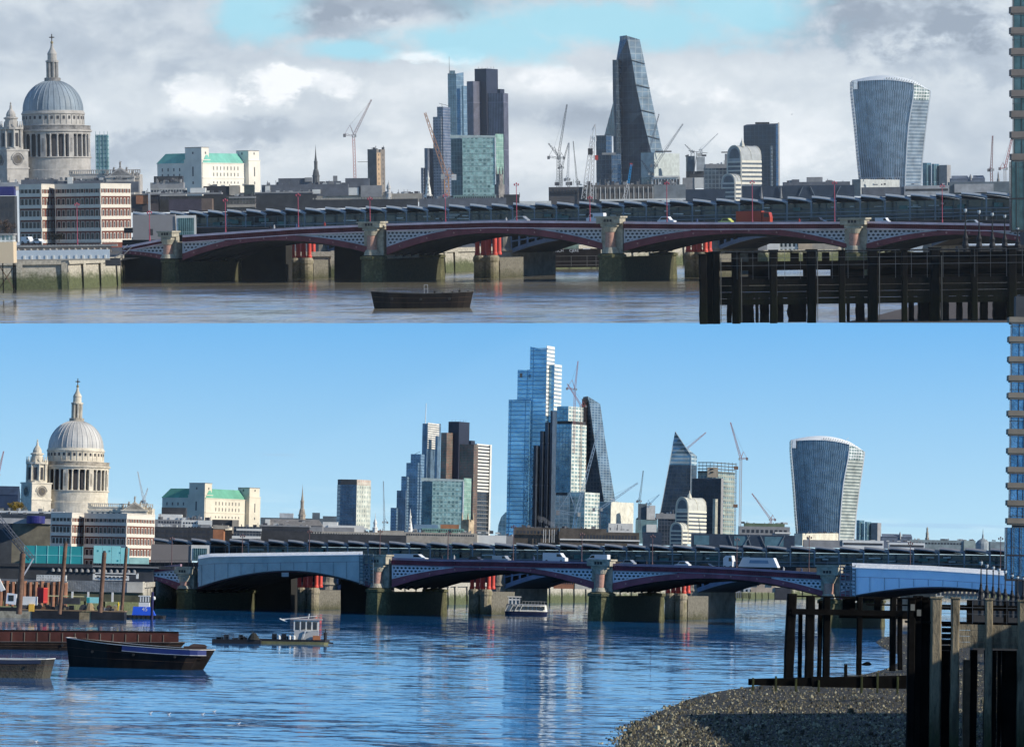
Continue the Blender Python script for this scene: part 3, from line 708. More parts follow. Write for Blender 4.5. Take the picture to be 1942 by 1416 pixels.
    g = G(); g.box(-.8, .8, CY - .8, CY + .8, 254, 268); g.box(-5, 5, CY - .7, CY + .7, 260.5, 262.3); g.box(-1.6, 1.6, CY - 1, CY + 1, 259.5, 263.3); part('cross', g, plain('dark gilt', (.07, .06, .05)))
    # clock tower (left of the drum)
    ox, oy = (-80, 0); C.dx = 0.
    def bx(x0, x1, z0, z1, th=38, mat=st, name='stage', y0=0):
        cx = (x0 + x1) / 2; t = R_(th); h = (x1 - x0) / 2 / (math.cos(t) + math.sin(t)); g = G()
        pts = [(cx + h * (a * math.cos(t) - b * math.sin(t)), oy + y0 + h * (a * math.sin(t) + b * math.cos(t))) for a, b in ((-1, -1), (1, -1), (1, 1), (-1, 1))]
        g.prism(pts, z0, z1); part(name, g, mat); return pts
    ts = bx(ox - 32, ox + 32, -30, 46, name='clock_stage'); bx(ox - 34, ox + 34, 10, 13); bx(ox - 34, ox + 34, 44, 47)
    for A, Bq, nm in ((ts[0], ts[1], 'a'), (ts[3], ts[0], 'b')):
        m_ = Vector(((A[0] + Bq[0]) / 2, (A[1] + Bq[1]) / 2, 28)); e = (Vector((Bq[0], Bq[1], 0)) - Vector((A[0], A[1], 0))).normalized(); n = Vector((e.y, -e.x, 0))
        g = G(); g.bar(m_ - n, m_ + n * 1.2, 11, 11, 20); dl = part('clock', g, dkst if nm == 'a' else dkst); g = G(); g.bar(m_ + n * 1.1, m_ + n * 1.5, 8, 8, 20); part('dial', g, plain('clock dial' + s, (.10, .09, .08)), dl)
        g = G(); g.bar(m_ + n * 1.5, m_ + n * 1.8 + Vector((0, 0, 6)), .7); g.bar(m_ + n * 1.5, m_ + n * 1.8 + e * 4, .7); part('hand', g, gold, dl)
        g = G()
        for j in range(9):
            a = math.pi * j / 9; a2 = math.pi * (j + 1) / 9; g.bar(m_ + (e * math.cos(a) + Vector((0, 0, 1)) * math.sin(a)) * 13 + n, m_ + (e * math.cos(a2) + Vector((0, 0, 1)) * math.sin(a2)) * 13 + n, 1.4)
        part('arched_hood', g, st)
    lt([(22, 46), (22, 50), (18, 51), (18, 84), (23, 85), (23, 89)], st, 'belfry', 12, ox, oy)
    for i in range(8):
        a = 2 * math.pi * (i + .5) / 8; g = G(); g.lathe(ox + 20.5 * math.cos(a), oy + 20.5 * math.sin(a), [(2.4, 50), (2, 52), (1.8, 83), (2.6, 85)], 8); part('belfry_column', g, st)
        a = 2 * math.pi * i / 8; g = G(); c, s_ = math.cos(a), math.sin(a); hw = 3
        g.prism([(17 * c + hw * s_ + ox, oy + 17 * s_ - hw * c), (18.4 * c + hw * s_ + ox, oy + 18.4 * s_ - hw * c), (18.4 * c - hw * s_ + ox, oy + 18.4 * s_ + hw * c), (17 * c - hw * s_ + ox, oy + 17 * s_ + hw * c)], 53, 78); part('belfry_opening', g, dk)
        g = G(); g.lathe(ox + 21 * math.cos(a), oy + 21 * math.sin(a), [(2, 89), (1.6, 93), (.7, 98), (1.2, 99), (0, 101)], 6); part('urn', g, st)
    lt([(13, 89), (13, 91), (11.5, 92), (11.5, 104), (14, 105), (14, 107), (9, 109), (9.2, 113), (7, 118), (4, 122), (2.6, 124), (2.2, 130), (1, 132), (1.8, 134), (0, 137)], st, 'tower_cupola', 12, ox, oy)
    # nave, transept front, statues
    g = G(); g.box(-62, 160, 10, 60, -70, -2); part('nave_wall', g, st)
    g = G(); g.box(-63, 161, 8.6, 10, -10, -7); g.box(-63, 161, 9, 10, -2, 0)
    part('cornice', g, st); g = G()
    for i in range(56): g.box(-60 + i * 4, -58 + i * 4, 9.2, 10.2, 0, 5.5)
    g.box(-62, 162, 9, 10.4, 5.5, 7); part('balustrade', g, st)
    g = G(); g.box(99, 151, -6, 20, -70, -6); g.box(97, 153, -8, 20, -8.5, -5.5); part('transept', g, st)
    g = G(); g.prism([(103, -7), (147, -7), (147, 12), (103, 12)], -5.5, -5.4); g.face([(101, -7, -5.5), (149, -7, -5.5), (125, -7, 11)]); g.face([(149, 12, -5.5), (101, 12, -5.5), (125, 12, 11)]); g.face([(101, -7, -5.5), (125, -7, 11), (125, 12, 11), (101, 12, -5.5)]); g.face([(149, -7, -5.5), (149, 12, -5.5), (125, 12, 11), (125, -7, 11)]); part('pediment', g, st)
    g = G(); g.face([(106, -7.2, -4), (144, -7.2, -4), (125, -7.2, 7.5)]); part('tympanum', g, dkst)
    for x, z0, hh in ((101, -5, 11), (125, 10.5, 13), (149, -5, 11), (137, 3, 9), (113, 3, 9), (156, -6, 8), (-58, 8, 6)):
        g = G(); g.lathe(x, -2, [(2.2, z0), (1.4, z0 + hh * .3), (1.9, z0 + hh * .55), (2.0, z0 + hh * .75), (.8, z0 + hh * .8), (1.1, z0 + hh * .9), (0, z0 + hh)], 7); g.bar((x, -2, z0 + hh * .7), (x + 3, -2, z0 + hh * .9), .5); part('statue', g, dkst)
    A, Bq = (-60, 10), (98, 10); bigwins(A, Bq, 14, (C.ref[1] + 24 * C.k,), 4, 12, dk)
def zrs(v): return v

# --- the copper-roofed twin-tower block ------------------------------------------------
def copper_block(label, px, row, d, k):
    start('copper_roofed_building', label, 'office building', px, row, d, k=k); s = str(C.up)
    X = lambda v: px + (v - 385) * k; Rr = lambda v: row + (v - 352) * k
    st = plain('cream stone' + s, (.76, .72, .62) if C.up else (.66, .60, .47), .8, var=.12, scale=.1); cop = plain('green copper' + s, (.17, .45, .36) if C.up else (.13, .35, .24), .6, var=.25, scale=.15, streak=True)
    dk = plain('grey window' + s, (.10, .10, .10), .5); dst = plain('grimy parapet' + s, (.26, .24, .22), .85, var=.4)  # one even grey for the windows on every side
    th = 34
    g = B(X(299), X(385), X(484), Rr(310), Rr(372), th); part('wall', g, st)
    g = bands(X(299), X(385), X(484), [Rr(310), Rr(338)], th, out=1., h=1.3); part('cornice', g, st)
    p = plan(X(297), X(385), X(486), th); zt = zr(Rr(310)) + 1; z1 = zr(Rr(290))
    v = [Vector((q[0], q[1], zt)) for q in p]; ctr = sum(v, Vector()) / 4
    # two long gables meeting at the corner: one over each visible wing
    def gable(a, b, inn, hip0, hip1):
        g = G(); dpt = 15.; e = (b - a).normalized(); r0 = a + inn * dpt + e * hip0; r1 = b + inn * dpt - e * hip1; r0.z = r1.z = z1
        c_, d_ = a + inn * dpt * 2, b + inn * dpt * 2
        g.face([a, b, r1, r0]); g.face([b, d_, r1]); g.face([d_, c_, r0, r1]); g.face([c_, a, r0]); part('copper_roof', g, cop)
    inL = (v[1] - v[0]).normalized(); inR = (v[3] - v[0]).normalized()
    gable(v[3], v[0], inL, 12, 2); gable(v[0], v[1], inR, 2, 12)
    for (L, M, R, top, y0, nm) in ((350, 383, 399, 280, -1.5, 0), (447, 472, 494, 285, 112, 1)):
        q = plan(X(L), X(M), X(R), th, y0); g = B(X(L), X(M), X(R), Rr(304), Rr(372), th, y0); t = part('tower', g, st)
        g = B(X(L + 2), X(M), X(R - 2), Rr(top), Rr(304), th, y0 + 1.); part('tower_top', g, st, t, label=None)
        g = bands(X(L), X(M), X(R), [Rr(304)], th, y0, 1., 1.5); part('string_course', g, st, t)
        g = bands(X(L + 2), X(M), X(R - 2), [Rr(top)], th, y0 + 1, .8, 1.); part('parapet', g, dst, t)
        for (A, Bq) in ((q[3], q[0]), (q[0], q[1])):
            Lw = math.dist(A, Bq); g = G(); g.fbox(A, Bq, Lw / 2 - 1.6, Lw / 2 + 1.6, zr(Rr(334)), zr(Rr(316)), -.2, .2); part('tall_window', g, dk, t)
            g = G(); g.fbox(A, Bq, Lw / 2 - 1.2, Lw / 2 + 1.2, zr(Rr(292)), zr(Rr(288)), -2, .2); part('small_window', g, dk, t)
            g = G(); g.fbox(A, Bq, Lw / 2 - 1.6, Lw / 2 + 1.6, zr(Rr(349)), zr(Rr(344)), -.2, .2); part('small_window', g, dk, t)
    q = plan(X(299), X(385), X(484), th)
    A, Bq = q[0], q[1]; La = math.dist(A, Bq)
    def sub(a, b, f0, f1): return (a[0] + (b[0] - a[0]) * f0, a[1] + (b[1] - a[1]) * f0), (a[0] + (b[0] - a[0]) * f1, a[1] + (b[1] - a[1]) * f1)
    a1, b1 = sub(A, Bq, .17, .62 if False else .70)
    wins(a1, b1, 8, (Rr(322), Rr(334)), 2.6, 6.5, st, dk, fr=.3); bigwins(a1, b1, 8, (Rr(348),), 3, 4, dk)
    a1, b1 = sub(q[3], q[0], .05, .56); wins(a1, b1, 4, (Rr(324), Rr(335)), 3, 6, st, dk, fr=.3)

# --- small things shared by both views -----------------------------------------------------
def tower42(label, px, row, d, k, red=False):
    start('ribbed_tower', label, 'skyscraper', px, row, d, k=k); X = lambda v: px + (v - 925) * k; Rr = lambda v: row + (v - 375) * k; s = str(C.up)
    f = facade('ribbed dark glass' + s, (.055, .06, .085) if C.up else (.06, .075, .08), (.10, .105, .14) if C.up else (.14, .12, .11), (.14, .14, .18) if C.up else (.16, .14, .13), 3.2, 90, .3, .25, .35, .5)
    if red: f = facade('ribbed reflection glass', (.05, .16, .12), (.42, .16, .10), (.16, .12, .10), 3.2, 3.4, .22, .2, .45, .5, big=.03)  # red and green reflections put into the pane colours
    cm = plain('dark core cladding' + s, (.03, .035, .055), .4, var=.15)
    g = B(X(888), X(900), X(923), [Rr(155), Rr(155), Rr(157), Rr(155)], Rr(400), 40, -4); part('leaf', g, f)
    g = B(X(922), X(957), X(966), Rr(178), Rr(400), 20, 0); part('leaf', g, f)
    g = B(X(903), X(925), X(947), Rr(131), Rr(400), 30, 6); part('core', g, cm)
    g = B(X(946), X(951), X(959), Rr(170), Rr(180), 30, 8); part('plant_room', g, cm)
    g = G(); [g.bar((x, 20, zr(Rr(131))), (x, 20, zr(Rr(127))), .3) for x in (-15, -8, 2, 9, 14)]; part('antenna', g, cm)
def green_glass(label, px, row, d, k):
    start('green_glass_block', label, 'office building', px, row, d, k=k); X = lambda v: px + (v - 905) * k; Rr = lambda v: row + (v - 375) * k; s = str(C.up)
    f1 = facade('green pane grid' + s, (.05, .12, .125), (.36, .56, .52), (.32, .47, .44), 7.6, 8.4, .22, .12, .25, .4, big=.1, bias=.1); f2 = facade('plain teal glass' + s, (.07, .13, .16), (.10, .18, .2), (.10, .16, .18), 6, 8, .08, .1, .4)
    f3 = facade('pale green side glass' + s, (.22, .36, .28), (.30, .46, .36), (.28, .4, .33), 5, 8, .1, .15, .3)
    g = B(X(857), X(880), X(881), Rr(263), Rr(400), 20, 2); part('side_bay', g, f2)
    g = FL(X(878), X(941), Rr(262), Rr(400), 30, 0); part('glazed_front', g, f1)
    g = B(X(940.5), X(941), X(956), Rr(255), Rr(400), 42, 0); part('side_bay', g, f3)
    g = FL(X(855), X(941), Rr(256), Rr(262), 2, -.5, topR=Rr(258)); part('roof_screen', g, plain('pale screen' + s, (.42, .5, .48), .4))
    g = FL(X(939.5), X(941.8), Rr(262), Rr(350), 1.5, -1.2); part('white_fin', g, plain('white fin', (.8, .82, .8)))
    g = G()
    for i in range(9): z = zr(Rr(270 + i * 11)); a, b = cp(X(879)), cp(X(939)); g.box(a[0], b[0], -.5, .1, z, z + .7)
    part('floor_edges', g, plain('green edge' + s, (.3, .42, .4)))
def walkie(label, px, row, d, k):
    """top-heavy curved tower flaring upward under a white vaulted roof"""
    start('flared_tower', label, 'skyscraper', px, row, d, k=k); X = lambda v: px + (v - 1719) * k; Rr = lambda v: row + (v - 336) * k; s = str(C.up)
    f1 = facade('finned blue glass' + s, (.10, .15, .21) if C.up else (.07, .12, .17), (.15, .21, .28) if C.up else (.12, .19, .25), (.24, .30, .37) if C.up else (.17, .24, .29), 4.2, 260, .22, .12, .6, .3, big=.06)
    f2 = facade('banded side glass' + s, (.17, .22, .26) if C.up else (.22, .25, .22), (.2, .25, .3) if C.up else (.26, .29, .26), (.25, .3, .34) if C.up else (.48, .5, .44), 60, 6.5, .2, .25, .3, .4)
    wh = plain('white tower trim' + s, (.72, .76, .78) if C.up else (.85, .86, .84), .35, var=.05)
    prof = [(360, 1636, 1716.5, 1746), (336, 1633, 1717, 1747.5), (300, 1629.5, 1719, 1750), (250, 1625.5, 1722, 1755.5), (220, 1622.5, 1726.5, 1759.5), (190, 1619.5, 1732, 1763.5), (172, 1618, 1734, 1765)]
    def fr(r, dt=0):
        L, M, Rq = [lin([(p[0], p[j]) for p in reversed(prof)], r) for j in (1, 2, 3)]; return X(L), X(M), X(Rq)
    def roofr(f): return 151 - 9 * math.sin(min(1, f * 1.6) * math.pi / 2) + 9 * f + 18 * f ** 2.6 + (9 if False else 0)
    rows = [360, 336, 300, 270, 240, 215, 190, 172, 152]
    rings = []; ringS = []
    NF = 12
    for r in rows:
        L, M, Rq = fr(max(r, 172)); ring = []
        for i in range(NF + 1):
            f = i / NF; y = 16 * (1 - f) ** 1.0 - 6 * math.sin(math.pi * f); x = L + (M - L) * f; a = cp(x, y)
            tr = r if r > 172 else min(172, roofr(f * .72) + (3 if True else 0)) if r == 152 else 172
            ring.append(Vector((a[0], y, zr(Rr(tr)))))
        rings.append(ring)
        s_ = []
        for i in range(5):
            f = i / 4; y = 42 * f; x = M + (Rq - M) * f; a = cp(x, y); tr = r if r > 172 else min(178, roofr(.72 + .28 * f) + 3) if r == 152 else 174 + 3 * f
            s_.append(Vector((a[0], y, zr(Rr(tr)))))
        ringS.append(s_)
    g = G(); g.loft(rings, cap=False, close=False); part('curved_front', g, f1)
    g = G(); g.loft(ringS[:-2], cap=False, close=False); part('side_front', g, f2)
    g = G(); g.loft(ringS[-3:], cap=False, close=False); part('sky_garden', g, facade('sky garden glass' + s, (.08, .14, .12), (.35, .4, .38), (.7, .72, .7), 9, 6, .12, .2, .2))
    g = G()
    for a, b in zip(rings, rings[1:]): 
        bl = [Vector((q.x, 60, q.z)) for q in (a[0], b[0])]; br = [Vector((q.x, 60, q.z)) for q in (ringS[rings.index(a)][-1], ringS[rings.index(b)][-1])]
        g.face([bl[0], a[0], b[0], bl[1]]); g.face([br[0], bl[0], bl[1], br[1]]); g.face([ringS[rings.index(a)][-1], br[0], br[1], ringS[rings.index(b)][-1]])
    part('back_wall', g, f2)
    for nm, path, w_ in (('left_edge', [r[0] for r in rings], .8), ('corner_edge', [r[-1] for r in rings[:-1]], 1.3), ('right_edge', [r[-1] for r in ringS], 1.5)):
        g = G(); [g.bar(a - Vector((0, .6, 0)), b - Vector((0, .6, 0)), w_) for a, b in zip(path, path[1:])]; part('white_edge', g, wh)
    # roof vault
    g = G(); top = rings[-1] + ringS[-1][1:]; n = len(top); prev = None
    for i, q in enumerate(top):
        f = i / (n - 1); lip = q + Vector((0, -1.2, -.8)); up_ = q + Vector((0, 9, 7.5 * math.sin(math.pi * min(1, max(.04, f * .96 + .05))) + 1.0)); bk = Vector((up_.x, 50, up_.z - 3))
        if prev: g.face([prev[0], lip, up_, prev[1]]); g.face([prev[1], up_, bk, prev[2]])
        prev = (lip, up_, bk)
    part('roof_vault', g, wh)
    g = G()
    for i in range(15):
        f = .42 + .46 * i / 15; j = f * (n - 1); a = top[int(j)].lerp(top[min(n - 1, int(j) + 1)], j % 1); h_ = 4.2 * math.sin(math.pi * min(1, f * .96 + .05)) + 1
        g.bar(a + Vector((-1.5, -1.3, .4)), a + Vector((.5, .8, h_ * .9)), .45)
    part('roof_slots', g, plain('roof slot', (.12, .14, .15)))
    a = top[int(n * .66)]; g = G(); g.bar(a + Vector((0, 8, 2)), a + Vector((9, 8, 11)), .6); part('roof_cradle', g, wh)
    g = FL(X(1620), X(1627.5), Rr(152.5), Rr(169), 1, 5, g=G()); part('corner_glazing', g, plain('pale corner glass' + s, (.62, .68, .72), .3))
def arch_block(label, px, row, d, k):
    """striped white stone block rounded off like a barrel at the top"""
    start('barrel_topped_block', label, 'office building', px, row, d, k=k); X = lambda v: px + (v - 1416) * k; Rr = lambda v: row + (v - 350) * k; s = str(C.up)
    wh = plain('white stone band' + s, (.60, .58, .50) if C.up else (.72, .68, .54), .7, var=.1); dk = plain('blue grey band glass' + s, (.10, .12, .14), .3, var=.3); gy = plain('zinc vault' + s, (.36, .38, .38) if C.up else (.5, .5, .44), .5, var=.2)
    def barrel(L, M, R, top, spring, base, y0, nm):
        p = plan(X(L), X(M), X(R), 35, y0); A, Bq = Vector((*p[3], 0)), Vector((*p[0], 0)); w = (Bq - A); e2 = Vector((*p[1], 0)) - Bq
        zs, ztp, zb = zr(Rr(spring)), zr(Rr(top)), zr(Rr(base)); hh = ztp - zs
        g = G(); n = 12; arc = []
        for i in range(n + 1):
            t = math.pi * i / n; f = .5 - .5 * math.cos(t); arc.append(A + w * f + Vector((0, 0, zs + hh * math.sin(t) ** .8)))
        lo = [A + Vector((0, 0, zb)), Bq + Vector((0, 0, zb))]; front = lo + arc[::-1]; back = [q + e2 for q in front]
        g.face(front); g.face(back[::-1])
        for i in range(len(front)): j = (i + 1) % len(front); g.face([front[i], back[i], back[j], front[j]])
        b_ = part('vaulted_body', g, gy)
        g = G()
        for i in range(n): g.bar(arc[i], arc[i + 1], 1.6)
        for q in (arc[0], arc[-1]): g.bar(q, Vector((q.x, q.y, zb)), 1.6)
        for t_ in (.5, 1.): 
            part('arch_band', g, wh); g = G()
            for i in range(n): g.bar(arc[i] + e2 * t_, arc[i + 1] + e2 * t_, 1.2)
        part('arch_band', g, wh)
        g = G(); nrow = int((zs - zb) / 8.2)
        for i in range(nrow + 1):
            z = zb + i * 8.2; g.fbox(p[0], p[1], 0, e2.length, z, z + 4.4, -.3, 1.1)
            if z < zs: g.fbox(p[3], p[0], 0, w.length, z, z + 2.6, -.3, .8)
        part('floor_band', g, wh)
        g = G(); nrow = int((zs - zb) / 8.2)
        for i in range(nrow): z = zb + i * 8.2 + 4.4; g.fbox(p[0], p[1], .2, e2.length - .2, z, z + 3.8, -.3, .4); g.fbox(p[3], p[0], .5, w.length - .5, z - 1.8, z + 3.8, -.3, .3)
        part('window_band', g, dk)
        g = G(); lo_ = arc[3:10]; g.face([q.lerp(A + w * .5 + Vector((0, 0, zs + hh * .3)), .28) - Vector((0, .6, 0)) for q in arc] ); part('arched_window', g, dk)
    barrel(1384, 1410, 1448, 274, 300, 372, 10, 'a'); barrel(1373, 1398, 1409, 328, 345, 380, -14, 'b')
    g = G(); a = cp(X(1412), 30); g.lathe(a[0], 30, [(5, zr(Rr(276))), (4, zr(Rr(270))), (1, zr(Rr(264))), (0, zr(Rr(258)))], 8); part('finial', g, wh)
def spire_church(label, px, row, d, k, white=False):
    start('church_spire', label, 'church spire', px, row, d, k=k); s = str(C.up)
    st = plain('white spire lead' + s if white else 'dark spire stone' + s, (.75, .74, .68) if white else ((.12, .125, .13) if C.up else (.36, .31, .25)), .7, var=.3, scale=.3)
    if white:
        pr = [((8.5, -25), (8.5, 0)), ((8, 0), (2.6, 34))]
        g = G(); g.lathe(0, 8, [(9.5, -25), (9.5, 2), (10, 3), (7.5, 4), (6.5, 12), (5, 20), (2.6, 34), (2.6, 36)], 8, .39); part('spire', g, st)
        g = G(); g.lathe(0, 8, [(3.4, 36), (3.4, 41), (2.2, 42), (1.2, 50), (.6, 56), (0, 60)], 8); part('lantern', g, st)
        for z, r in ((8, 7), (16, 5.6), (24, 4)):
            g = G(); g.box(-1, 1, 8 - r - .9, 8 - r + 1, z, z + 3); part('opening', g, plain('deep recess' + s, (.045, .045, .05)))
    else:
        g = G(); g.lathe(0, 8, [(8.5, -30), (8.5, 12), (9.5, 13), (9.5, 15)], 8, .39); part('tower_stage', g, st)
        g = G(); g.lathe(0, 8, [(8, 15), (7.8, 18), (6, 27), (4.2, 30), (4.2, 45), (5, 46), (4, 48)], 8, .39); part('belfry', g, st)
        g = G(); g.lathe(0, 8, [(3.4, 48), (1.6, 62), (.8, 74), (.3, 82), (0, 88)], 8, .39); part('spire', g, st)
        [part('pinnacle', G().lathe(8 * math.cos(a), 8 + 8 * math.sin(a), [(1, 15), (.8, 20), (0, 25)], 5), st) for a in (.8, 2.4, 3.9, 5.5)]
def simple(name, label, cat, px, row, d, mat, boxes, group=None, pn='wall', extra=None, dets=True):
    """boxes: (L, M, R, top, base, theta, y0) or (L, R, top, base, depth, y0)"""
    start(name, label, cat, px, row, d, group)
    for b in boxes:
        m_ = mat
        if not isinstance(b[-1], (int, float)): m_ = b[-1]; b = b[:-1]
        g = B(*b) if len(b) == 7 else FL(b[0], b[1], b[2], b[3], b[4], b[5]); part(pn, g, m_)
    if extra: extra()
def roofbits(L, R, row, n, seed, y0=6, hmax=6, mat=None):
    """plant, hatches and pipes along a roof line"""
    rn = random.Random(seed); m_ = mat or plain('roof plant', (.22, .22, .22), .7, var=.4)
    for i in range(int(n * 1.8)):
        if rn.random() < .25: a = rn.uniform(L, R); g = FL(a, a + rn.uniform(.6, 1.2), row - rn.uniform(3, hmax * 1.6), row, 1, y0); part('flue', g, m_); continue
        a = rn.uniform(L, R); w_ = rn.uniform(2, 9); h_ = rn.uniform(1.5, hmax); g = FL(a, min(a + w_, R), row - h_, row, 5, y0 + rn.uniform(0, 5)); part(rn.choice(('roof_plant', 'roof_vent', 'roof_hut')), g, rn.choice((m_, plain('pale roof plant', (.5, .5, .48), .6), plain('dark roof plant', (.08, .08, .09), .6))))
def winrow(L, R, row, h_, n, y0=-.3, mat=None, w_=.6, name='window'):
    m_ = mat or plain('dark glazing', (.045, .05, .06), .3)
    st = (R - L) / n
    for i in range(n): g = FL(L + i * st + st * (1 - w_) / 2, L + i * st + st * (1 + w_) / 2, row, row + h_, 1, y0); part(name, g, m_)
# ------------------------------------------------------------------ the mansion block on the left, both views
def mansion(px0, scale, rtop, rbase, d, floors, fh):
    """white-banded red brick block: dark left wing, sunlit right end"""
    X = lambda v: px0 + (v - 192) * scale
    start('mansion_block', 'white-banded red brick mansion block with sunlit right-hand end', 'apartment building', X(192), rbase, d)
    s = str(C.up); br = plain('red brick', (.14, .045, .03), .85, var=.25, scale=1.2); wh = plain('cream render', (.66, .61, .52), .7, var=.08); gl = plain('sash glass', (.02, .022, .028), .15)
    segs = [(X(38), X(80), X(106), 20, 8.), (X(106), X(192), X(249), 28, 0.)]
    for si, (L, M, R, th, y0) in enumerate(segs):
        g = B(L, M, R, rtop, rbase + 12, th, y0); part('brick_wall', g, br)
        p = plan(L, M, R, th, y0)
        g = bands(L, M, R, [rtop + fh * (i + 1) + 1 for i in range(floors)], th, y0, 1.0, 6.2); part('string_course', g, wh)
        g = bands(L, M, R, [rtop + 9], th, y0, .9, 9.2); g = bands(L, M, R, [rtop + .5], th, y0, 1.6, 1.8, g); part('cornice', g, wh)
        lw = math.dist(p[3], p[0]); rw = math.dist(p[0], p[1])
        g = G()
        for A, Bq, Lw, n in ((p[3], p[0], lw, 3 if si else 2), (p[0], p[1], rw, 4 if si else 2)):
            for i in (0, n): g.fbox(A, Bq, max(0, Lw * i / n - 1.6), min(Lw, Lw * i / n + 1.6), zr(rbase + 12), zr(rtop + 9), -.2, .7)
        part('white_pier', g, wh)
        rows = [rtop + fh * (i + 1) - 5.6 for i in range(floors)]
        wins(p[3], p[0], 9 if si else 5, rows, 6.0, fh * .5, wh, gl, pad=3, fr=.8, cap=60)
        wins(p[0], p[1], 8 if si else 4, rows, 4.2 if si else 4.0, fh * .5, wh, gl, pad=3, fr=1.2, cap=50)
    return X
# ------------------------------------------------------------------ LOWER REACH CITY
C.up = False
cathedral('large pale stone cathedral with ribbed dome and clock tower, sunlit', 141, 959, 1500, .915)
copper_block('cream stone block with twin towers and green copper roof', 389, 985, 1750, .955)
X = mansion(238, .93, 975, 1068, 900, 5, 21)
# navy and grey buildings at far left
sky_st = 'grey flat-roofed waterside building with blue roof drum'
simple('waterside_building', 'low weathered concrete building with overgrown wall', 'office building', 60, 1040, 930, plain('weathered concrete', (.20, .18, .13), .85, var=.45, scale=.2), [(-40, 96, 992, 1075, 30, 2), (-60, 22, 988, 1075, 30, 0, plain('dark cladding', (.06, .065, .07)))], extra=lambda: (part('roof_slab', FL(-45, 98, 983, 993, 34, -1), plain('pale slab', (.45, .44, .42))), part('glazed_storey', FL(-20, 95, 975, 983, 26, 3), plain('dark glazing', (.045, .05, .06), .3)), roofbits(-10, 90, 976, 6, 4)))
start('roof_drum', 'dark blue round tank on the roof left of the mansion block', 'tank', 65, 992, 925)
g = G(); g.lathe(0, 18, [(17, 0), (17.5, 1), (17.5, 13), (17, 14), (0, 14.5)], 24); part('drum', g, plain('dark blue tank', (.03, .03, .16), .4))
start('pale_office', 'long white low roof behind the blue tank, left edge', 'office building', 20, 975, 1100)
part('wall', FL(-60, 120, 968, 990, 20, 0), plain('offwhite wall', (.6, .6, .57))); roofbits(-10, 110, 968, 7, 9); part('window_band', FL(-60, 118, 972, 976, 1, -.5), plain('dark glazing', (.045, .05, .06), .3))
start('slate_hall', 'dark slate pitched hall at the left edge beside the cathedral', 'hall', 10, 940, 1600)
g = G(); a, b = cp(-30), cp(34); g.prism([a, b, (b[0], 30), (a[0], 30)], zr(985), zr(938)); part('wall', g, plain('navy slate', (.03, .05, .09)))
g = G(); g.face([(a[0], -1, zr(938)), (b[0], -1, zr(938)), (b[0], 15, zr(921)), (a[0], 15, zr(921))]); g.face([(b[0], 31, zr(938)), (a[0], 31, zr(938)), (a[0], 15, zr(921)), (b[0], 15, zr(921))]); g.face([(b[0], -1, zr(938)), (b[0], 31, zr(938)), (b[0], 15, zr(921))]); part('roof', g, plain('navy slate', (.03, .05, .09)))
# autumn tree by the cathedral
def small_tree(label, px, row, d, w_, h_, c, seed, grp=None):
    start('tree', label, 'tree', px, row, d, grp); rn = random.Random(seed)
    g = G(); g.bar((0, 0, -2), (.5, 0, h_ * .5), w_ * .035, w_ * .02, 6); [g.bar((.5, 0, h_ * .4), (rn.uniform(-.3, .3) * w_, rn.uniform(-.2, .2) * w_, h_ * rn.uniform(.6, .9)), w_ * .014, w_ * .006, 5) for _ in range(6)]; part('trunk', g, plain('bark', (.05, .04, .03)))
    g = G(); cl = [(rn.gauss(0, .24) * w_, rn.gauss(0, .2) * w_, h_ * rn.uniform(.35, .9), rn.uniform(.10, .2) * w_) for _ in range(16)]
    for _ in range(1500):
        x, y, z, r = rn.choice(cl); v = Vector((rn.gauss(0, 1), rn.gauss(0, 1), rn.gauss(0, 1))).normalized() * r * rn.uniform(.5, 1.05); c0 = Vector((x, y, z)) + v
        a = Vector((rn.gauss(0, 1), rn.gauss(0, 1), rn.gauss(0, 1))).normalized(); b = a.cross(Vector((rn.gauss(0, 1), rn.gauss(0, 1), rn.gauss(0, 1)))).normalized(); sz = w_ * .022 + .25
        g.face([c0, c0 + a * sz * 2, c0 + b * sz * 1.5])
    part('crown', g, plain('leaf ' + str(c), c, .8, var=.6, scale=.5))
small_tree('bright golden autumn tree in front of the cathedral clock tower', 34, 975, 1200, 34, 22, (.22, .15, .02), 3)
small_tree('dark bushy tree behind the low roofs at the left edge', 8, 985, 1150, 30, 20, (.04, .045, .02), 4)

dkm = plain('dark storey', (.05, .052, .056), .6, var=.3); bei = plain('beige wall', (.38, .34, .28), .8); gyw = plain('grey wall', (.27, .27, .27), .8, var=.2); whw = plain('white wall', (.7, .69, .64), .7, var=.1); brw = plain('orange brick', (.34, .15, .08), .85)
simple('terrace_house', 'low pale terrace of roofs and chimneys left of the twin-tower block', 'building', 340, 985, 1300, gyw, [(292, 400, 985, 1010, 30, 0), (306, 352, 962, 985, 20, 20, dkm), (300, 345, 975, 986, 20, 10, whw)], extra=lambda: (roofbits(296, 396, 985, 14, 21, hmax=8), winrow(300, 395, 988, 4, 18)))
simple('office_block', 'white-walled office wing with angled roof before the twin-tower block', 'office building', 370, 1000, 1200, whw, [(344, 380, 986, 1008, 20, 0, whw), (375, 408, 986, 994, 20, -4, whw), (302, 336, 996, 1008, 20, -6, plain('light grey box', (.5, .5, .48))), (300, 338, 1012, 1022, 20, -6, whw)], extra=lambda: (winrow(346, 378, 990, 3, 6), winrow(346, 378, 998, 3, 6), roofbits(345, 405, 986, 4, 2)))
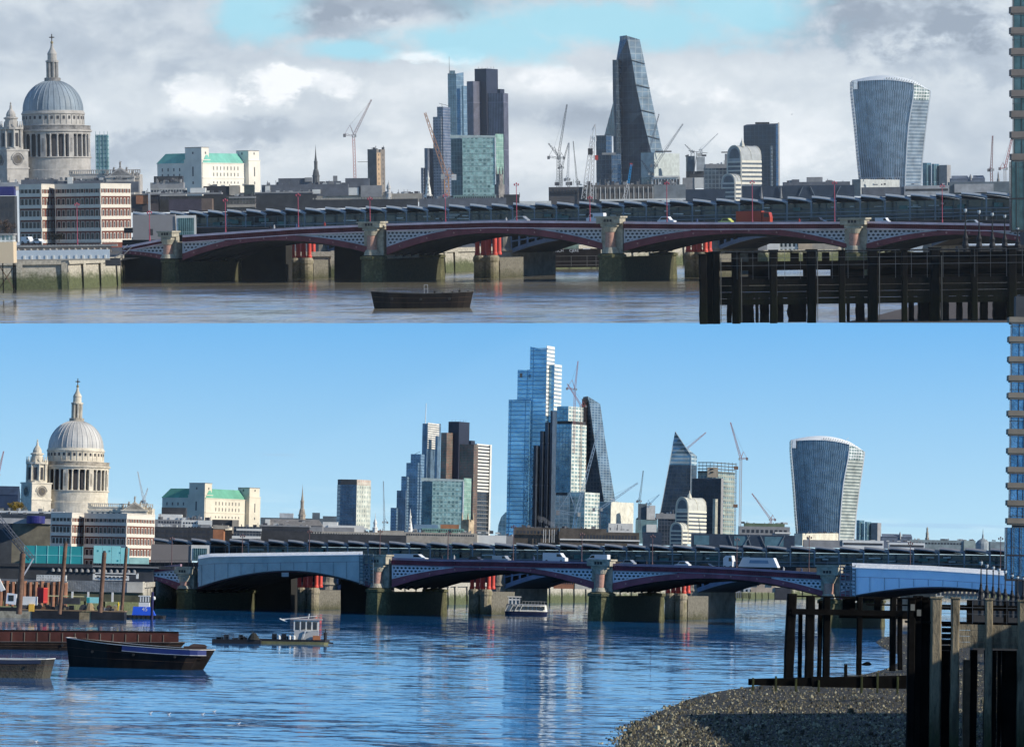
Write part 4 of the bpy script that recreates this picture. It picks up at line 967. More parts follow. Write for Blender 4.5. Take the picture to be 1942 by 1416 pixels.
simple('office_block', 'dark brown office block with orange brick end behind the station', 'office building', 385, 1010, 1050, dkm, [(292, 610, 1003, 1034, 10, 60, dkm), (292, 404, 1000, 1026, 30, 0, dkm), (404, 424, 1000, 1026, 30, 0, brw), (404, 432, 995, 1002, 30, -1, bei), (402, 450, 984, 998, 20, 30, dkm), (440, 452, 984, 1010, 10, 25, bei)], extra=lambda: (roofbits(298, 440, 1000, 10, 5), winrow(296, 400, 1006, 4, 12), winrow(296, 400, 1015, 4, 12)))
simple('office_block', 'dark glass block with two cream balcony bands behind the station', 'office building', 465, 1010, 1040, facade('dark office glass', (.06, .07, .08), (.12, .13, .14), (.1, .1, .1), 6, 7, .15), [(443, 494, 998, 1026, 22, 0)], extra=lambda: (part('balcony_band', FL(448, 496, 1002, 1006, 3, -2), whw), part('balcony_band', FL(440, 494, 1016, 1021, 4, -3), whw), roofbits(446, 490, 998, 3, 8)))
simple('office_block', 'long dark flat office block right of the cream-banded block', 'office building', 545, 1010, 1100, dkm, [(492, 586, 998, 1026, 30, 0)], extra=lambda: (winrow(495, 584, 1003, 4, 16), winrow(495, 584, 1012, 4, 16), roofbits(494, 582, 998, 8, 11), part('parapet', FL(491, 587, 996, 998.5, 30, -1), gyw)))
simple('slate_roofed_hall', 'long grey pitched roof in front of the dark church spire', 'hall', 550, 990, 1250, gyw, [(494, 612, 996, 1006, 25, 0)], extra=lambda: (part('roof', (lambda g: (g.face([(cp(494)[0], -1, zr(996)), (cp(612)[0], -1, zr(996)), (cp(604)[0], 12, zr(984)), (cp(514)[0], 12, zr(984))]), g.face([(cp(612)[0], 25, zr(996)), (cp(494)[0], 25, zr(996)), (cp(514)[0], 12, zr(984)), (cp(604)[0], 12, zr(984))]), g.face([(cp(494)[0], -1, zr(996)), (cp(514)[0], 12, zr(984)), (cp(494)[0], 25, zr(996))]), g.face([(cp(612)[0], -1, zr(996)), (cp(612)[0], 25, zr(996)), (cp(604)[0], 12, zr(984))]), g)[-1])(G()), plain('grey slates', (.2, .19, .18))), roofbits(500, 600, 990, 6, 13, hmax=5), part('white_dormer', FL(503, 512, 985, 997, 5, -2), whw)))
simple('roofscape', 'line of distant low roofs left and right of the dark church spire', 'building', 560, 985, 1900, plain('far slate', (.12, .15, .17)), [(494, 640, 982, 996, 20, 0), (530, 556, 973, 985, 10, 2, plain('far white', (.5, .52, .52))), (592, 606, 971, 985, 10, 2), (612, 640, 977, 985, 10, 2)])
spire_church('slim dark stone church spire', 572, 988, 1500, .82)
# octagonal white-and-blue tower block
start('octagonal_tower', 'broad octagonal tower block with dark glass left and pale right side', 'tower block', 676, 1000, 1500)
ft = facade('dark blue tower glass', (.05, .09, .14), (.07, .12, .18), (.06, .10, .15), 6, 7, .1, .12, .5); fw = facade('pale tower panels', (.16, .22, .22), (.26, .33, .30), (.52, .54, .46), 6.5, 9, .36, .3, .1, .7)
def octa(L, R, ml, mr, top, base, m1, m2, n1):
    p = [cp(L + 3, 20), cp(ml, 2), cp(mr, 0) if False else cp(ml + .1, 2), cp(mr, 16), cp(R, 30)]
    a, b, c_, d_ = cp(L, 24), cp(L + 6, 6), cp(ml, 0), cp(mr, 22)
    e = cp(R, 40); bk = [cp(R, 60), cp(L, 60)]
    def wall(q0, q1, m_): g = G(); u = math.dist(q0, q1); g.face([(q0[0], q0[1], zr(base)), (q1[0], q1[1], zr(base)), (q1[0], q1[1], zr(top)), (q0[0], q0[1], zr(top))], [(0, zr(base)), (u, zr(base)), (u, zr(top)), (0, zr(top))]); part(n1, g, m_)
    wall(a, b, m1); wall(b, c_, m1); wall(c_, d_, m2); wall(d_, e, m2); wall(e, bk[0], m2); wall(bk[0], bk[1], m1); wall(bk[1], a, m1)
    g = G(); g.face([(q[0], q[1], zr(top)) for q in (a, b, c_, d_, e, bk[0], bk[1])]); part('roof', g, dkm)
octa(638, 702, 675, 695, 919, 1003, ft, fw, 'facade'); C.t['x'] = 1; del C.t['x']
octa(638.5, 701.5, 675, 695, 909, 919.5, plain('dark crown cladding', (.07, .075, .08)), facade('pinkish crown', (.45, .3, .24), (.5, .36, .3), (.5, .46, .38), 5, 12, .3, .5, 0), 'crown')
g = FL(672, 698, 1000, 1003, 6, -2); part('podium_edge', g, whw); g = FL(640, 676, 990, 1006, 10, -8); 
simple('roofscape', 'cream low roofs in front of the octagonal tower', 'building', 660, 1003, 1350, bei, [(585, 712, 1008, 1026, 30, 0, bei), (612, 640, 990, 1010, 20, 8, whw), (622, 690, 996, 1010, 10, 6, whw), (612, 672, 1000, 1010, 10, 2, gyw), (700, 765, 1004, 1026, 20, 4, bei)], extra=lambda: (roofbits(590, 760, 1008, 18, 31, hmax=5), winrow(590, 708, 1011, 3, 26)))
simple('quay_building', 'long dark colonnaded block right behind the station roof', 'office building', 680, 1015, 1000, dkm, [(585, 770, 1013, 1030, 30, 0, dkm)], extra=lambda: (winrow(588, 768, 1010, 3, 36, w_=.5, mat=plain('pale cornice tooth', (.4, .38, .33)), name='cornice_tooth')))
spire_church('white stone steeple with pointed lantern', 777, 1010, 1300, .78, white=True)
start('turret_church', 'small white turret with dark cupola right of the octagonal tower', 'church tower', 711, 1005, 1350)
g = G(); g.lathe(0, 5, [(5, -4), (5, 4), (5.5, 5), (3, 6), (3.2, 12), (4, 13), (2.5, 18), (.8, 22), (.3, 30), (0, 34)], 8); part('turret', g, whw)
# financial cluster left
zig = facade('ziggurat glass', (.10, .17, .25), (.16, .25, .34), (.17, .26, .34), 6, 5.5, .14, .15, .55, .4); zig2 = facade('ziggurat side glass', (.09, .14, .2), (.14, .2, .27), (.16, .22, .28), 5, 60, .2, .2, .5)
simple('stepped_tower', 'blue-grey glass tower climbing in steps to the right', 'skyscraper', 775, 1005, 1900, zig, [(740, 751, 760, 963, 1020, 20, 0), (751, 768, 790, 930, 1020, 20, 2, zig2), (759, 770, 792, 903, 1020, 20, 6), (768, 790, 800, 877, 1020, 20, 10), (776, 795, 802, 860, 1020, 20, 16)], pn='glass_block', extra=lambda: part('roof_crane', (lambda g: (g.bar((8, 20, zr(860)), (18, 20, zr(855)), .5), g)[-1])(G()), dkm))
slab = facade('slab glass', (.08, .13, .19), (.13, .2, .27), (.15, .22, .28), 4, 200, .2, .2, .5)
start('masted_tower', 'tall slim glass tower with a white roof mast and pale upper floors', 'skyscraper', 808, 1005, 2000)
part('facade', B(797, 806, 832, [803, 800, 806, 803], 1020, 22, 0), slab); part('facade', B(822, 826, 832, 826, 1020, 22, -3), slab)
g = bands(797, 806.5, 828, [804 + i * 4.2 for i in range(12)], 22, -.6, 1., 2.6, side='R'); part('pale_floor', g, plain('pale floor edge', (.7, .66, .58)))
g = G(); g.bar((cp(802)[0], 8, zr(803)), (cp(803)[0], 8, zr(764)), .9, .5, 8); part('mast', g, plain('white fin', (.8, .82, .8)))
tower42('ribbed tower with red and green reflections coloured in, darker taller core', 866, 1021, 2050, .91, red=True)
start('banded_tower', 'white-banded tower right of the red-green ribbed tower, dark below', 'skyscraper', 900, 1010, 2150)
part('facade', B(878, 901, 928, 843, 1022, 28, 0), facade('dark low tower glass', (.03, .04, .055), (.06, .07, .09), (.05, .055, .06), 8, 6, .14, .12, .5))
g = bands(899, 901, 928, [850 + i * 6.3 for i in range(14)], 28, -.2, .9, 3.4, side='R'); part('white_floor_band', g, whw)
g = bands(899, 901, 928, [950 + i * 8 for i in range(8)], 28, -.2, .7, 1., side='R'); part('thin_floor_band', g, gyw)
part('white_edge', B(926, 926.5, 929.5, 841, 1022, 28, 42), whw); part('roof_edge', B(878, 901, 929, 841, 844, 28, -.3), whw)
green_glass('green glass office block with a grid of square windows', 843.5, 1019, 1750, .944)
simple('church_tower', 'weathered stone church tower with corner pinnacles beside the green glass block', 'church tower', 890, 1000, 1500, plain('old tower stone', (.42, .33, .22), .85, var=.5, scale=.4), [(874, 889, 899, 985, 1020, 30, 0)], extra=lambda: [part('pinnacle', (lambda g, x: (g.lathe(cp(x, 4)[0], 4, [(1.8, zr(986)), (1.5, zr(980)), (0, zr(970))], 4), g)[-1])(G(), x), plain('old tower stone', (.4, .33, .25))) for x in (876, 887, 897)])
simple('roofscape', 'line of green-trimmed and cream low roofs under the green glass block', 'building', 850, 1012, 1250, gyw, [(765, 905, 1010, 1030, 25, 0, bei), (800, 880, 1002, 1012, 15, 8, plain('green trimmed roof', (.18, .33, .28))), (785, 830, 995, 1004, 10, 14, plain('blue tent roof', (.16, .25, .34))), (895, 960, 1013, 1030, 25, 4, whw), (835, 870, 994, 1003, 10, 20, brw)], extra=lambda: (roofbits(770, 955, 1010, 22, 41, hmax=6), winrow(770, 900, 1013, 3, 30), winrow(802, 878, 1004.5, 3, 18)))
simple('roofscape', 'white low roofs between the banded tower and the tall blue tower', 'building', 960, 1014, 1500, whw, [(930, 1030, 1016, 1032, 25, 0, gyw)], extra=lambda: roofbits(932, 1028, 1016, 9, 61, hmax=5))
start('curved_glass_tower', 'small blue glass tower with curved top at the foot of the tallest tower', 'tower block', 952, 1000, 2300)
g = G(); pts = [cp(943, 0), cp(961, 0), cp(961, 30), cp(943, 30)]; prof = [(943, 1022), (945, 995), (950, 980), (958, 971), (964, 969), (964, 1022)]
fr_ = [Vector((cp(x)[0], 0, zr(r))) for x, r in prof]; bk_ = [v + Vector((0, 25, 0)) for v in fr_]; g.face(fr_[::-1]); g.face(bk_)
for i in range(len(fr_)): j = (i + 1) % len(fr_); g.face([fr_[i], fr_[j], bk_[j], bk_[i]])
part('facade', g, facade('curved tower glass', (.10, .22, .32), (.14, .28, .38), (.12, .22, .3), 7, 7, .08))
# the tallest tower
b22 = facade('tall tower glass', (.17, .33, .46), (.26, .44, .56), (.15, .34, .5), 30, 8.2, .10, .08, .75, .3, big=.02, bias=-.1)
dk22 = facade('tall tower shaded glass', (.035, .05, .075), (.055, .075, .11), (.04, .055, .08), 4, 80, .2, .15, .4)
start('tallest_glass_tower', 'tallest blue glass tower, stepped at the top', 'skyscraper', 1008, 1000, 2200)
part('facade', B(960, 1001, 1003, [760, 756, 757, 757], 1025, 24, 8), b22); part('facade', B(976, 1022, 1032, [702, 693, 700, 700], 1025, 24, 4), b22)
part('facade', B(999, 1030, 1046, [663, 655, 656, 656], 1025, 24, 0), b22); part('facade', B(1036, 1045, 1059, [690, 688, 692, 690], 1025, 24, 6), b22)
g = bands(1029, 1030.2, 1045, [660 + i * 7.5 for i in range(18)], 24, -.3, .8, 5.6, side='R'); part('sunlit_floor_band', g, plain('sunlit face tone', (.7, .7, .64)))  # pale bands put the right face's sunlight into the colour
g = bands(1044, 1045.2, 1059, [694 + i * 7.5 for i in range(13)], 24, 5.4, .8, 5.2, side='R'); part('sunlit_floor_band', g, plain('sunlit face tone', (.7, .7, .64)))
part('mechanical_floor', FL(980, 985, 708, 716, 2, -2.), dkm)
start('shaded_face_block', 'dark stepped block standing in for the shaded face of the tallest tower', 'skyscraper', 1030, 1000, 2100)  # shaded right face of the tallest tower, made as a separate dark block
for (L, M, R, t_) in ((1009, 1014, 1036, 845), (1021, 1026, 1044, 817), (1030, 1036, 1052, 800), (1040, 1044, 1054, 778)): part('facade', B(L, M, R, t_, 1025, 24, 0 if t_ == 845 else 4), dk22)
b8 = facade('pale blue grid glass', (.12, .26, .36), (.2, .36, .45), (.14, .28, .37), 7, 9, .1, .1, .6); b8r = facade('stripy side glass', (.26, .36, .34), (.34, .44, .42), (.6, .62, .54), 12, 7.2, .22, .25, .3)
start('capped_glass_tower', 'blue glass tower with separate cap storeys behind a red crane', 'skyscraper', 1081, 1000, 2050)
def two(L, M, R, top, base, th, y0, mL, mR):
    p = plan(L, M, R, th, y0); zt = zr(top); zb = zr(base)
    for A, Bq, m_ in ((p[3], p[0], mL), (p[0], p[1], mR), (p[1], p[2], mR), (p[2], p[3], mL)):
        g = G(); u = math.dist(A, Bq); g.face([(*A, zb), (*Bq, zb), (*Bq, zt), (*A, zt)], [(0, zb), (u, zb), (u, zt), (0, zt)]); part('facade', g, m_)
    g = G(); g.face([(*q_, zt) for q_ in p]); part('roof', g, dkm)
two(1052, 1081, 1109, 804, 934, 32, 0, b8, b8r); part('recess_storey', B(1053, 1081, 1107, 798, 804, 32, .6), dkm); two(1052, 1074, 1102, 770, 798, 32, 1, b8, b8r); part('recess_storey', B(1053, 1081, 1107, 934, 940, 32, .6), dkm); two(1052, 1085, 1108, 940, 1025, 32, 0, facade('lower grey glass', (.12, .18, .22), (.16, .22, .26), (.14, .2, .24), 8, 8, .1), b8r)
# leaning wedge tower
def wedge(label, d, pts, ybase):
    """pts rows: (row, leftmost, inner line, right) """
    start('wedge_tower', label, 'skyscraper', pts[-1][2], ybase, d); s = str(C.up)
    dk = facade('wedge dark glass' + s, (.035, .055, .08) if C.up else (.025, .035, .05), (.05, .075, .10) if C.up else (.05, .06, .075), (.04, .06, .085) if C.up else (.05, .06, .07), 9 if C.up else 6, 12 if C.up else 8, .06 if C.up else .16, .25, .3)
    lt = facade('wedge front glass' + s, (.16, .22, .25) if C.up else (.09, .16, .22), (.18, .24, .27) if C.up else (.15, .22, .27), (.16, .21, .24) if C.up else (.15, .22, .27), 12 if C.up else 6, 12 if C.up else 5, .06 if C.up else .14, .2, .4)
    A, Bq, Cq, Dq = [], [], [], []
    for (r, l, m_, rr) in pts:
        f = (ybase - r); A.append(Vector((*cp(l, 30), zr(r)))); Bq.append(Vector((*cp(m_, 0), zr(r)))); Cq.append(Vector((*cp(rr, 22), zr(r)))); Dq.append(Vector((*cp(rr, 60), zr(r))))
    def side(P0, P1, m_, nm):
        g = G()
        for i in range(len(pts) - 1): g.face([P0[i + 1], P1[i + 1], P1[i], P0[i]], [(P0[i + 1].x, P0[i + 1].z), (P1[i + 1].x, P1[i + 1].z), (P1[i].x, P1[i].z), (P0[i].x, P0[i].z)])
        part(nm, g, m_)
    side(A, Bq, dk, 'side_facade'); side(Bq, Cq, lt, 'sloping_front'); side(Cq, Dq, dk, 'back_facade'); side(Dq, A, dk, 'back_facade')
    g = G(); g.face([A[0], Bq[0], Cq[0], Dq[0]]); part('roof', g, dk)
    g = G(); [g.bar(Bq[i], Bq[i + 1], .7) for i in range(len(pts) - 1)]
    part('corner_mullion', g, plain('wedge mullion', (.03, .045, .06)))
    return Bq, Cq, A
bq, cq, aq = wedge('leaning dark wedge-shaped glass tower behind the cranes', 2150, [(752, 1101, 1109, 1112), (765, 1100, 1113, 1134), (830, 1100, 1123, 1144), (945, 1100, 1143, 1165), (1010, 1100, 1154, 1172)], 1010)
g = G(); g.fbox((cp(1101, 25)[0], 25), (cp(1110, 6)[0], 6), 0, 20, zr(900), zr(756), 0, 2); part('service_core', g, plain('orange core steel', (.22, .10, .06), .7, var=.6, scale=.8))
simple('office_block', 'striped glass block below the leaning wedge tower', 'office building', 1110, 1000, 1900, b8r, [(1075, 1108, 1136, 933, 1012, 30, 0, b8r)], pn='facade', extra=lambda: part('left_front', FL(1052, 1080, 940, 1010, 6, -2), facade('lower grey glass', (.12, .18, .22), (.16, .22, .26), (.14, .2, .24), 8, 8, .1)))
simple('office_block', 'cream box-like block with grey-blue left side right of the wedge tower', 'office building', 1159, 1000, 1800, whw, [(1136, 1158, 1201, 951, 1015, 28, 0, plain('cream cladding', (.62, .6, .5)))], extra=lambda: (part('terrace', FL(1154, 1200, 992, 1010, 12, -6), whw), part('glazed_side', (lambda g: (g.fbox(plan(1136, 1158, 1201, 28)[3], plan(1136, 1158, 1201, 28)[0], 0, 24, zr(1010), zr(953), -.2, .4), g)[-1])(G()), facade('blue side glass', (.14, .2, .24), (.2, .27, .3), (.16, .22, .25), 8, 9, .1)), part('shade_sail', (lambda g: (g.bar((-3, -3, zr(945)), (14, -3, zr(952)), 1.2, .4), g)[-1])(G()), whw)))
simple('plant_tower', 'grey mechanical tower with a rounded pale box on top', 'building', 1225, 1000, 1800, plain('blue grey plant', (.10, .13, .15)), [(1206, 1246, 985, 1030, 20, 0, plain('teal hoarding', (.16, .26, .27))), (1210, 1226, 955, 990, 14, 4), (1226, 1242, 958, 986, 14, 0, plain('pale plant box', (.62, .6, .55))), (1226, 1245, 994, 1015, 3, -3, whw)], extra=lambda: (roofbits(1206, 1246, 985, 6, 17, hmax=10)))
simple('construction_base', 'long brown half-built block with rows of columns behind the station', 'building site', 1120, 1015, 1300, plain('brown block', (.10, .085, .07), .8, var=.4), [(975, 1060, 1002, 1034, 25, 6), (1060, 1212, 1008, 1034, 25, 0), (1062, 1150, 1002, 1010, 20, 4)], extra=lambda: (winrow(1100, 1208, 1014, 7, 18), roofbits(980, 1205, 1004, 16, 77, hmax=7), part('pale_beam', FL(1062, 1214, 1022, 1024.5, 4, -3), whw), winrow(978, 1058, 1008, 6, 12), [part('white_column', (lambda g, x: (g.bar((cp(x)[0], -4, zr(1030)), (cp(x)[0], -4, zr(1005)), .7), g)[-1])(G(), x), whw) for x in (1031, 1035, 1042, 1047, 1051)]))
# steam plume
start('steam_plume', 'small drifting puff of steam before the dark stepped block', 'steam', 1045, 1000, 1900, kind=None) if False else None
rn = random.Random(2); g = G()
setref(1045, 990, 2000)
for i in range(26):
    f = i / 25; x = -26 + 34 * f + rn.uniform(-2, 2); z = 8 * (1 - f) + rn.uniform(-3, 3) + (-5 * f); r = rn.uniform(2.2, 4.6)
    pr = [(0, z - r)] + [(r * math.sin(a * math.pi / 6), z - r * math.cos(a * math.pi / 6)) for a in range(1, 6)] + [(0, z + r)]; g.lathe(x, rn.uniform(-2, 2), pr, 9)
g.sm = True
def vapour():
    m, q, b = _mat('vapour'); q.t.nodes.remove(b); em = q.new('ShaderNodeVolumePrincipled'); em.inputs['Density'].default_value = .16; em.inputs['Color'].default_value = (.95, .95, .95, 1); em.inputs['Anisotropy'].default_value = .3
    q.l.new(em.outputs[0], q.t.nodes['Material Output'].inputs['Volume']); return m
solo('steam_puff', 'small drifting puff of white steam before the dark stepped block', 'steam', 1045, 990, 2000, g, vapour(), kind='stuff')
# pointed glass tower and neighbours
start('pointed_glass_tower', 'sharply pointed glass tower like a blade, dark lower half', 'skyscraper', 1280, 974, 2050)
fs1 = facade('blade upper glass', (.14, .24, .3), (.2, .3, .36), (.36, .44, .46), 60, 7.5, .25, .15, .5, .4); fs2 = facade('blade dark glass', (.025, .04, .06), (.05, .065, .085), (.04, .055, .07), 10, 7, .08, .12, .4)
def edge(r): f = (r - 818) / (974 - 818); L = 1278 - 26 * f; return L, min(1309, 1278 + (r - 818) / (863 - 818) * 31)
g1, g2 = G(), G(); ring = lambda r: [Vector((*cp(edge(r)[0], 6), zr(r))), Vector((*cp(edge(r)[1] + .05, 0), zr(r))), Vector((*cp(edge(r)[1] + (11 if r > 860 else 0.1), 24), zr(r))), Vector((*cp(edge(r)[0], 40), zr(r)))]
g1.loft([ring(881), ring(863), ring(845), ring(830), ring(818.5)]); part('upper_facade', g1, fs1)
g2.loft([ring(1010), ring(960), ring(920), ring(881)]); part('lower_facade', g2, fs2)
g = G(); rr = [ring(q_)[0] for q_ in (1010, 960, 900, 818)]; [g.bar(a, b, .7) for a, b in zip(rr, rr[1:])]; rr = [ring(q_)[1] for q_ in (1010, 960, 900, 863, 818)]; [g.bar(a, b, .8) for a, b in zip(rr, rr[1:])]; part('pale_edge', g, plain('pale edge', (.55, .6, .6)))
start('scaffolded_tower', 'glass tower wrapped in open floors and hoists right of the blade tower', 'building site', 1365, 1000, 2150)
part('facade', B(1322, 1350, 1392, 893, 1012, 30, 0), facade('site glass', (.10, .2, .26), (.26, .34, .3), (.3, .33, .28), 7, 9, .22, .2, .3)); 
g = G(); g.box(cp(1340)[0], cp(1360)[0], 0, 10, zr(905), zr(886)); part('lift_core', g, plain('beige core', (.4, .34, .26)))
g = bands(1322, 1350, 1392, [878, 884, 890, 896], 30, -1, 1.6, 1.6); part('open_floor', g, plain('site steel', (.09, .10, .10)))
g = G(); [g.bar((cp(x, 8)[0], 8, zr(895)), (cp(x, 8)[0], 8, zr(876)), .6) for x in range(1324, 1392, 7)]; part('site_column', g, plain('site steel', (.09, .10, .10)))
g = bands(1322, 1372, 1394, [905 + i * 9 for i in range(12)], 30, 2, .9, 1., side='R'); part('hoist_deck', g, plain('hoist frame', (.3, .26, .2)))
start('hoist_mast', 'thin builders hoist mast with two cages beside the scaffolded tower', 'hoist', 1394, 1005, 2140)
g = G(); g.truss((0, 0, -10), (0, 0, zr(878)), 2.2, .3, 30); part('mast', g, plain('crane steel', (.12, .14, .17)))
for r in (890, 962): g = G(); g.box(-4, 4, -3, 3, zr(r), zr(r) + 6); part('cage', g, plain('rusty cage', (.2, .12, .08)))
start('dark_slab_tower', 'plain dark slab tower with pale right edge behind the barrel-topped block', 'tower block', 1366, 1000, 2000)
part('facade', B(1311, 1366, 1370, [908, 906, 907, 908], 1012, 18, 0), facade('black slab glass', (.02, .026, .038), (.025, .032, .045), (.024, .03, .042), 8, 8, .06)); part('pale_edge', B(1366, 1366.5, 1371, 907, 1012, 30, -.5), gyw)
part('front_wing', B(1351, 1356, 1366, 946, 1012, 30, -6), facade('wing fins', (.2, .24, .22), (.3, .32, .28), (.52, .5, .4), 4, 50, .3)); 
arch_block('cream striped block with barrel-vaulted top', 1310, 1011, 1700, .9)
simple('office_block', 'low dark glass block left of the barrel-topped block', 'office building', 1280, 1010, 1750, facade('dark podium', (.04, .055, .075), (.07, .09, .11), (.06, .07, .09), 6, 7, .12), [(1248, 1300, 983, 1034, 25, 0)], extra=lambda: (part('roof_edge', FL(1244, 1302, 974, 984, 30, -2), gyw), roofbits(1250, 1298, 974, 4, 15)))
simple('glass_hall', 'long navy glass hall with slanted struts behind the station roof', 'hall', 1400, 1020, 1300, plain('navy hall', (.035, .05, .075), .4), [(1220, 1255, 1012, 1040, 25, 0), (1312, 1507, 1013, 1040, 25, 0)], extra=lambda: ([part('glazing', FL(a, b, 1016, 1034, 1, -.5), plain('hall glass', (.08, .16, .2), .2)) for a, b in ((1316, 1345), (1392, 1416), (1450, 1486))], [part('strut', (lambda g, x, s_: (g.bar((cp(x)[0], -1.5, zr(1036)), (cp(x + s_)[0], -1.5, zr(1014)), .9), g)[-1])(G(), x, s_), plain('strut paint', (.16, .19, .22))) for x, s_ in ((1410, 12), (1425, -8), (1452, -10), (1476, 12), (1390, -8))]))
simple('rooftop_terrace', 'low block with green planted roof terrace under the small red crane', 'office building', 1450, 1000, 1600, gyw, [(1402, 1498, 998, 1030, 25, 0, gyw), (1412, 1488, 992, 999, 20, 3, plain('green roof', (.12, .16, .1)))], extra=lambda: (winrow(1406, 1494, 1004, 6, 10), roofbits(1404, 1494, 993, 8, 19, hmax=4), part('pale_band', FL(1470, 1500, 1008, 1011, 3, -2), whw)))
walkie('top-heavy flared blue glass tower with white curved roof', 1594, 1009, 2000, .946)
simple('office_block', 'cream flat-topped block at the foot of the flared tower', 'office building', 1520, 1015, 1500, whw, [(1506, 1522, 1590, [1011, 1008, 1013, 1011], 1034, 28, 0, plain('cream block', (.62, .58, .46)))], extra=lambda: roofbits(1524, 1588, 1009, 7, 23, hmax=3))
tf = facade('triple slab glass', (.10, .2, .25), (.2, .32, .35), (.14, .24, .28), 9, 50, .12)
for i, (L, M, R, t_, m_) in enumerate(((1624, 1630, 1639, 986, tf), (1640, 1644, 1652, 989, tf), (1652, 1664, 1671, 991, gyw))): simple('slim_tower', '%s of the three slim grey-blue slabs right of the flared tower' % ('leftmost', 'middle', 'rightmost')[i], 'tower block', M, 1015, 1900, m_, [(L, M, R, t_, 1034, 30, 0)], group='three slim slabs, clear view', pn='facade')
simple('station_office', 'long white flat roofs right of the flared tower', 'building', 1680, 1025, 1300, whw, [(1525, 1600, 1026, 1040, 20, 0, gyw), (1598, 1676, 1025, 1042, 20, -2, whw), (1686, 1754, 1028, 1042, 20, -2, whw)], extra=lambda: (part('window_band', FL(1600, 1674, 1030, 1034, 1, -2.6), dkm), part('window_band', FL(1688, 1752, 1032, 1036, 1, -2.6), dkm), roofbits(1600, 1750, 1026, 8, 29, hmax=3)))
start('church_hall', 'dark slate hall with small gable spire on the right skyline', 'church', 1700, 1020, 1700)
part('wall', FL(1672, 1730, 1017, 1040, 20, 0), plain('blue slate', (.14, .17, .22)))
g = G(); [g.face([(cp(a)[0], -1, zr(1018)), (cp(b)[0], -1, zr(1018)), (cp(b - 1)[0], 9, zr(1012)), (cp(a + 1)[0], 9, zr(1012))]) for a, b in ((1672, 1706), (1711, 1730))]; part('roof', g, plain('blue slate', (.14, .17, .22)))
g = G(); g.lathe(cp(1707)[0], 2, [(4, zr(1022)), (3, zr(1015)), (0, zr(1007))], 4); part('gable_spire', g, gyw)
simple('roofscape', 'long grey distant roof line right of the slate hall', 'building', 1800, 1030, 1600, plain('far grey wall', (.22, .27, .28), .8, var=.4, scale=.2), [(1725, 1830, 1024, 1044, 20, 0), (1828, 1850, 1024, 1044, 20, -2, plain('far green grey', (.32, .38, .35))), (1878, 1925, 1025, 1044, 20, 0)], extra=lambda: (roofbits(1728, 1905, 1024, 10, 33, hmax=3), winrow(1730, 1825, 1029, 3, 16)))
start('monument_column', 'pale slender tiered steeple on the right skyline', 'church tower', 1759, 1022, 1800)
g = G(); g.lathe(0, 5, [(4, -6), (4, 2), (3, 3), (2.6, 10), (3.2, 11), (2, 13), (1.6, 18), (2, 20), (0, 24)], 8); part('steeple', g, bei)
start('domed_church', 'small grey dome with slim spirelet near the right building', 'church', 1866, 1036, 1800)
g = G(); g.lathe(0, 14, [(15, -6), (15, 1), (14, 6), (10, 11), (5, 14), (2, 16), (1.6, 21), (.8, 25), (.3, 33), (0, 34)], 16); g.sm = False; part('dome', g, plain('dome grey', (.3, .34, .35)))
# cranes
ck, cr, cb, cwh = plain('crane steel', (.12, .14, .17)), plain('crane red', (.42, .14, .12), .6), plain('crane blue', (.12, .26, .42), .6), plain('crane white', (.6, .6, .58), .6)
crane('pink red luffing crane above the capped tower, its jib near vertical', 1990, (1088, 860), (1088, 738), (1093, 684), cr, cr, 4, .35)
crane('rust red crane mast climbing the face of the capped glass tower', 1980, (1100, 935), (1100, 770), (1072, 728), plain('rust mast', (.28, .12, .08)), cr, 4, .2)
crane('large blue lattice crane standing before the wedge tower', 1700, (1086, 1020), (1092, 975), (1134, 806), cb, plain('pale blue jib', (.3, .4, .5)), 8, .25, cw=plain('grey ballast', (.2, .2, .2)))
crane('blue crane with long low jib pointing right of the wedge tower', 1750, (1136, 1010), (1136, 966), (1208, 914), ck, plain('pale blue jib', (.3, .4, .5)), 6, .15)
crane('slim dark crane rising beside the rounded plant box', 1780, (1213, 1005), (1212, 950), (1218, 892), ck, ck, 4, .1)
crane('small blue crane on the plant box roof', 1780, (1228, 962), (1232, 955), (1250, 937), cb, cb, 3.5, .3)
crane('red jib leaning right from behind the blade tower', 2100, (1297, 880), (1300, 852), (1338, 819), cr, cr, 4, .16)
crane('tall pale red tower crane beside the scaffolded tower', 2100, (1403, 1010), (1403, 870), (1382, 801), plain('pale mast', (.5, .4, .38)), cr, 4.5, .2)
crane('small red crane on the roof terrace left of the flared tower', 1700, (1462, 994), (1462, 985), (1425, 936), cr, cr, 4, .16)
crane('slim pale crane right of the octagonal tower', 1800, (728, 1008), (728, 990), (725, 912), ck, plain('grey jib', (.3, .34, .38)), 3.5, .1)
crane('taller of two white-tipped cranes right of the cathedral', 1700, (274, 975), (273, 955), (259, 894), ck, cwh, 4, .1)
crane('shorter of two white-tipped cranes right of the cathedral', 1690, (272, 975), (272, 950), (279, 925), ck, cwh, 4, .2)
crane('red crane cut off by the left edge', 1700, (-6, 920), (-4, 900), (5, 855), cr, cr, 4, .2)
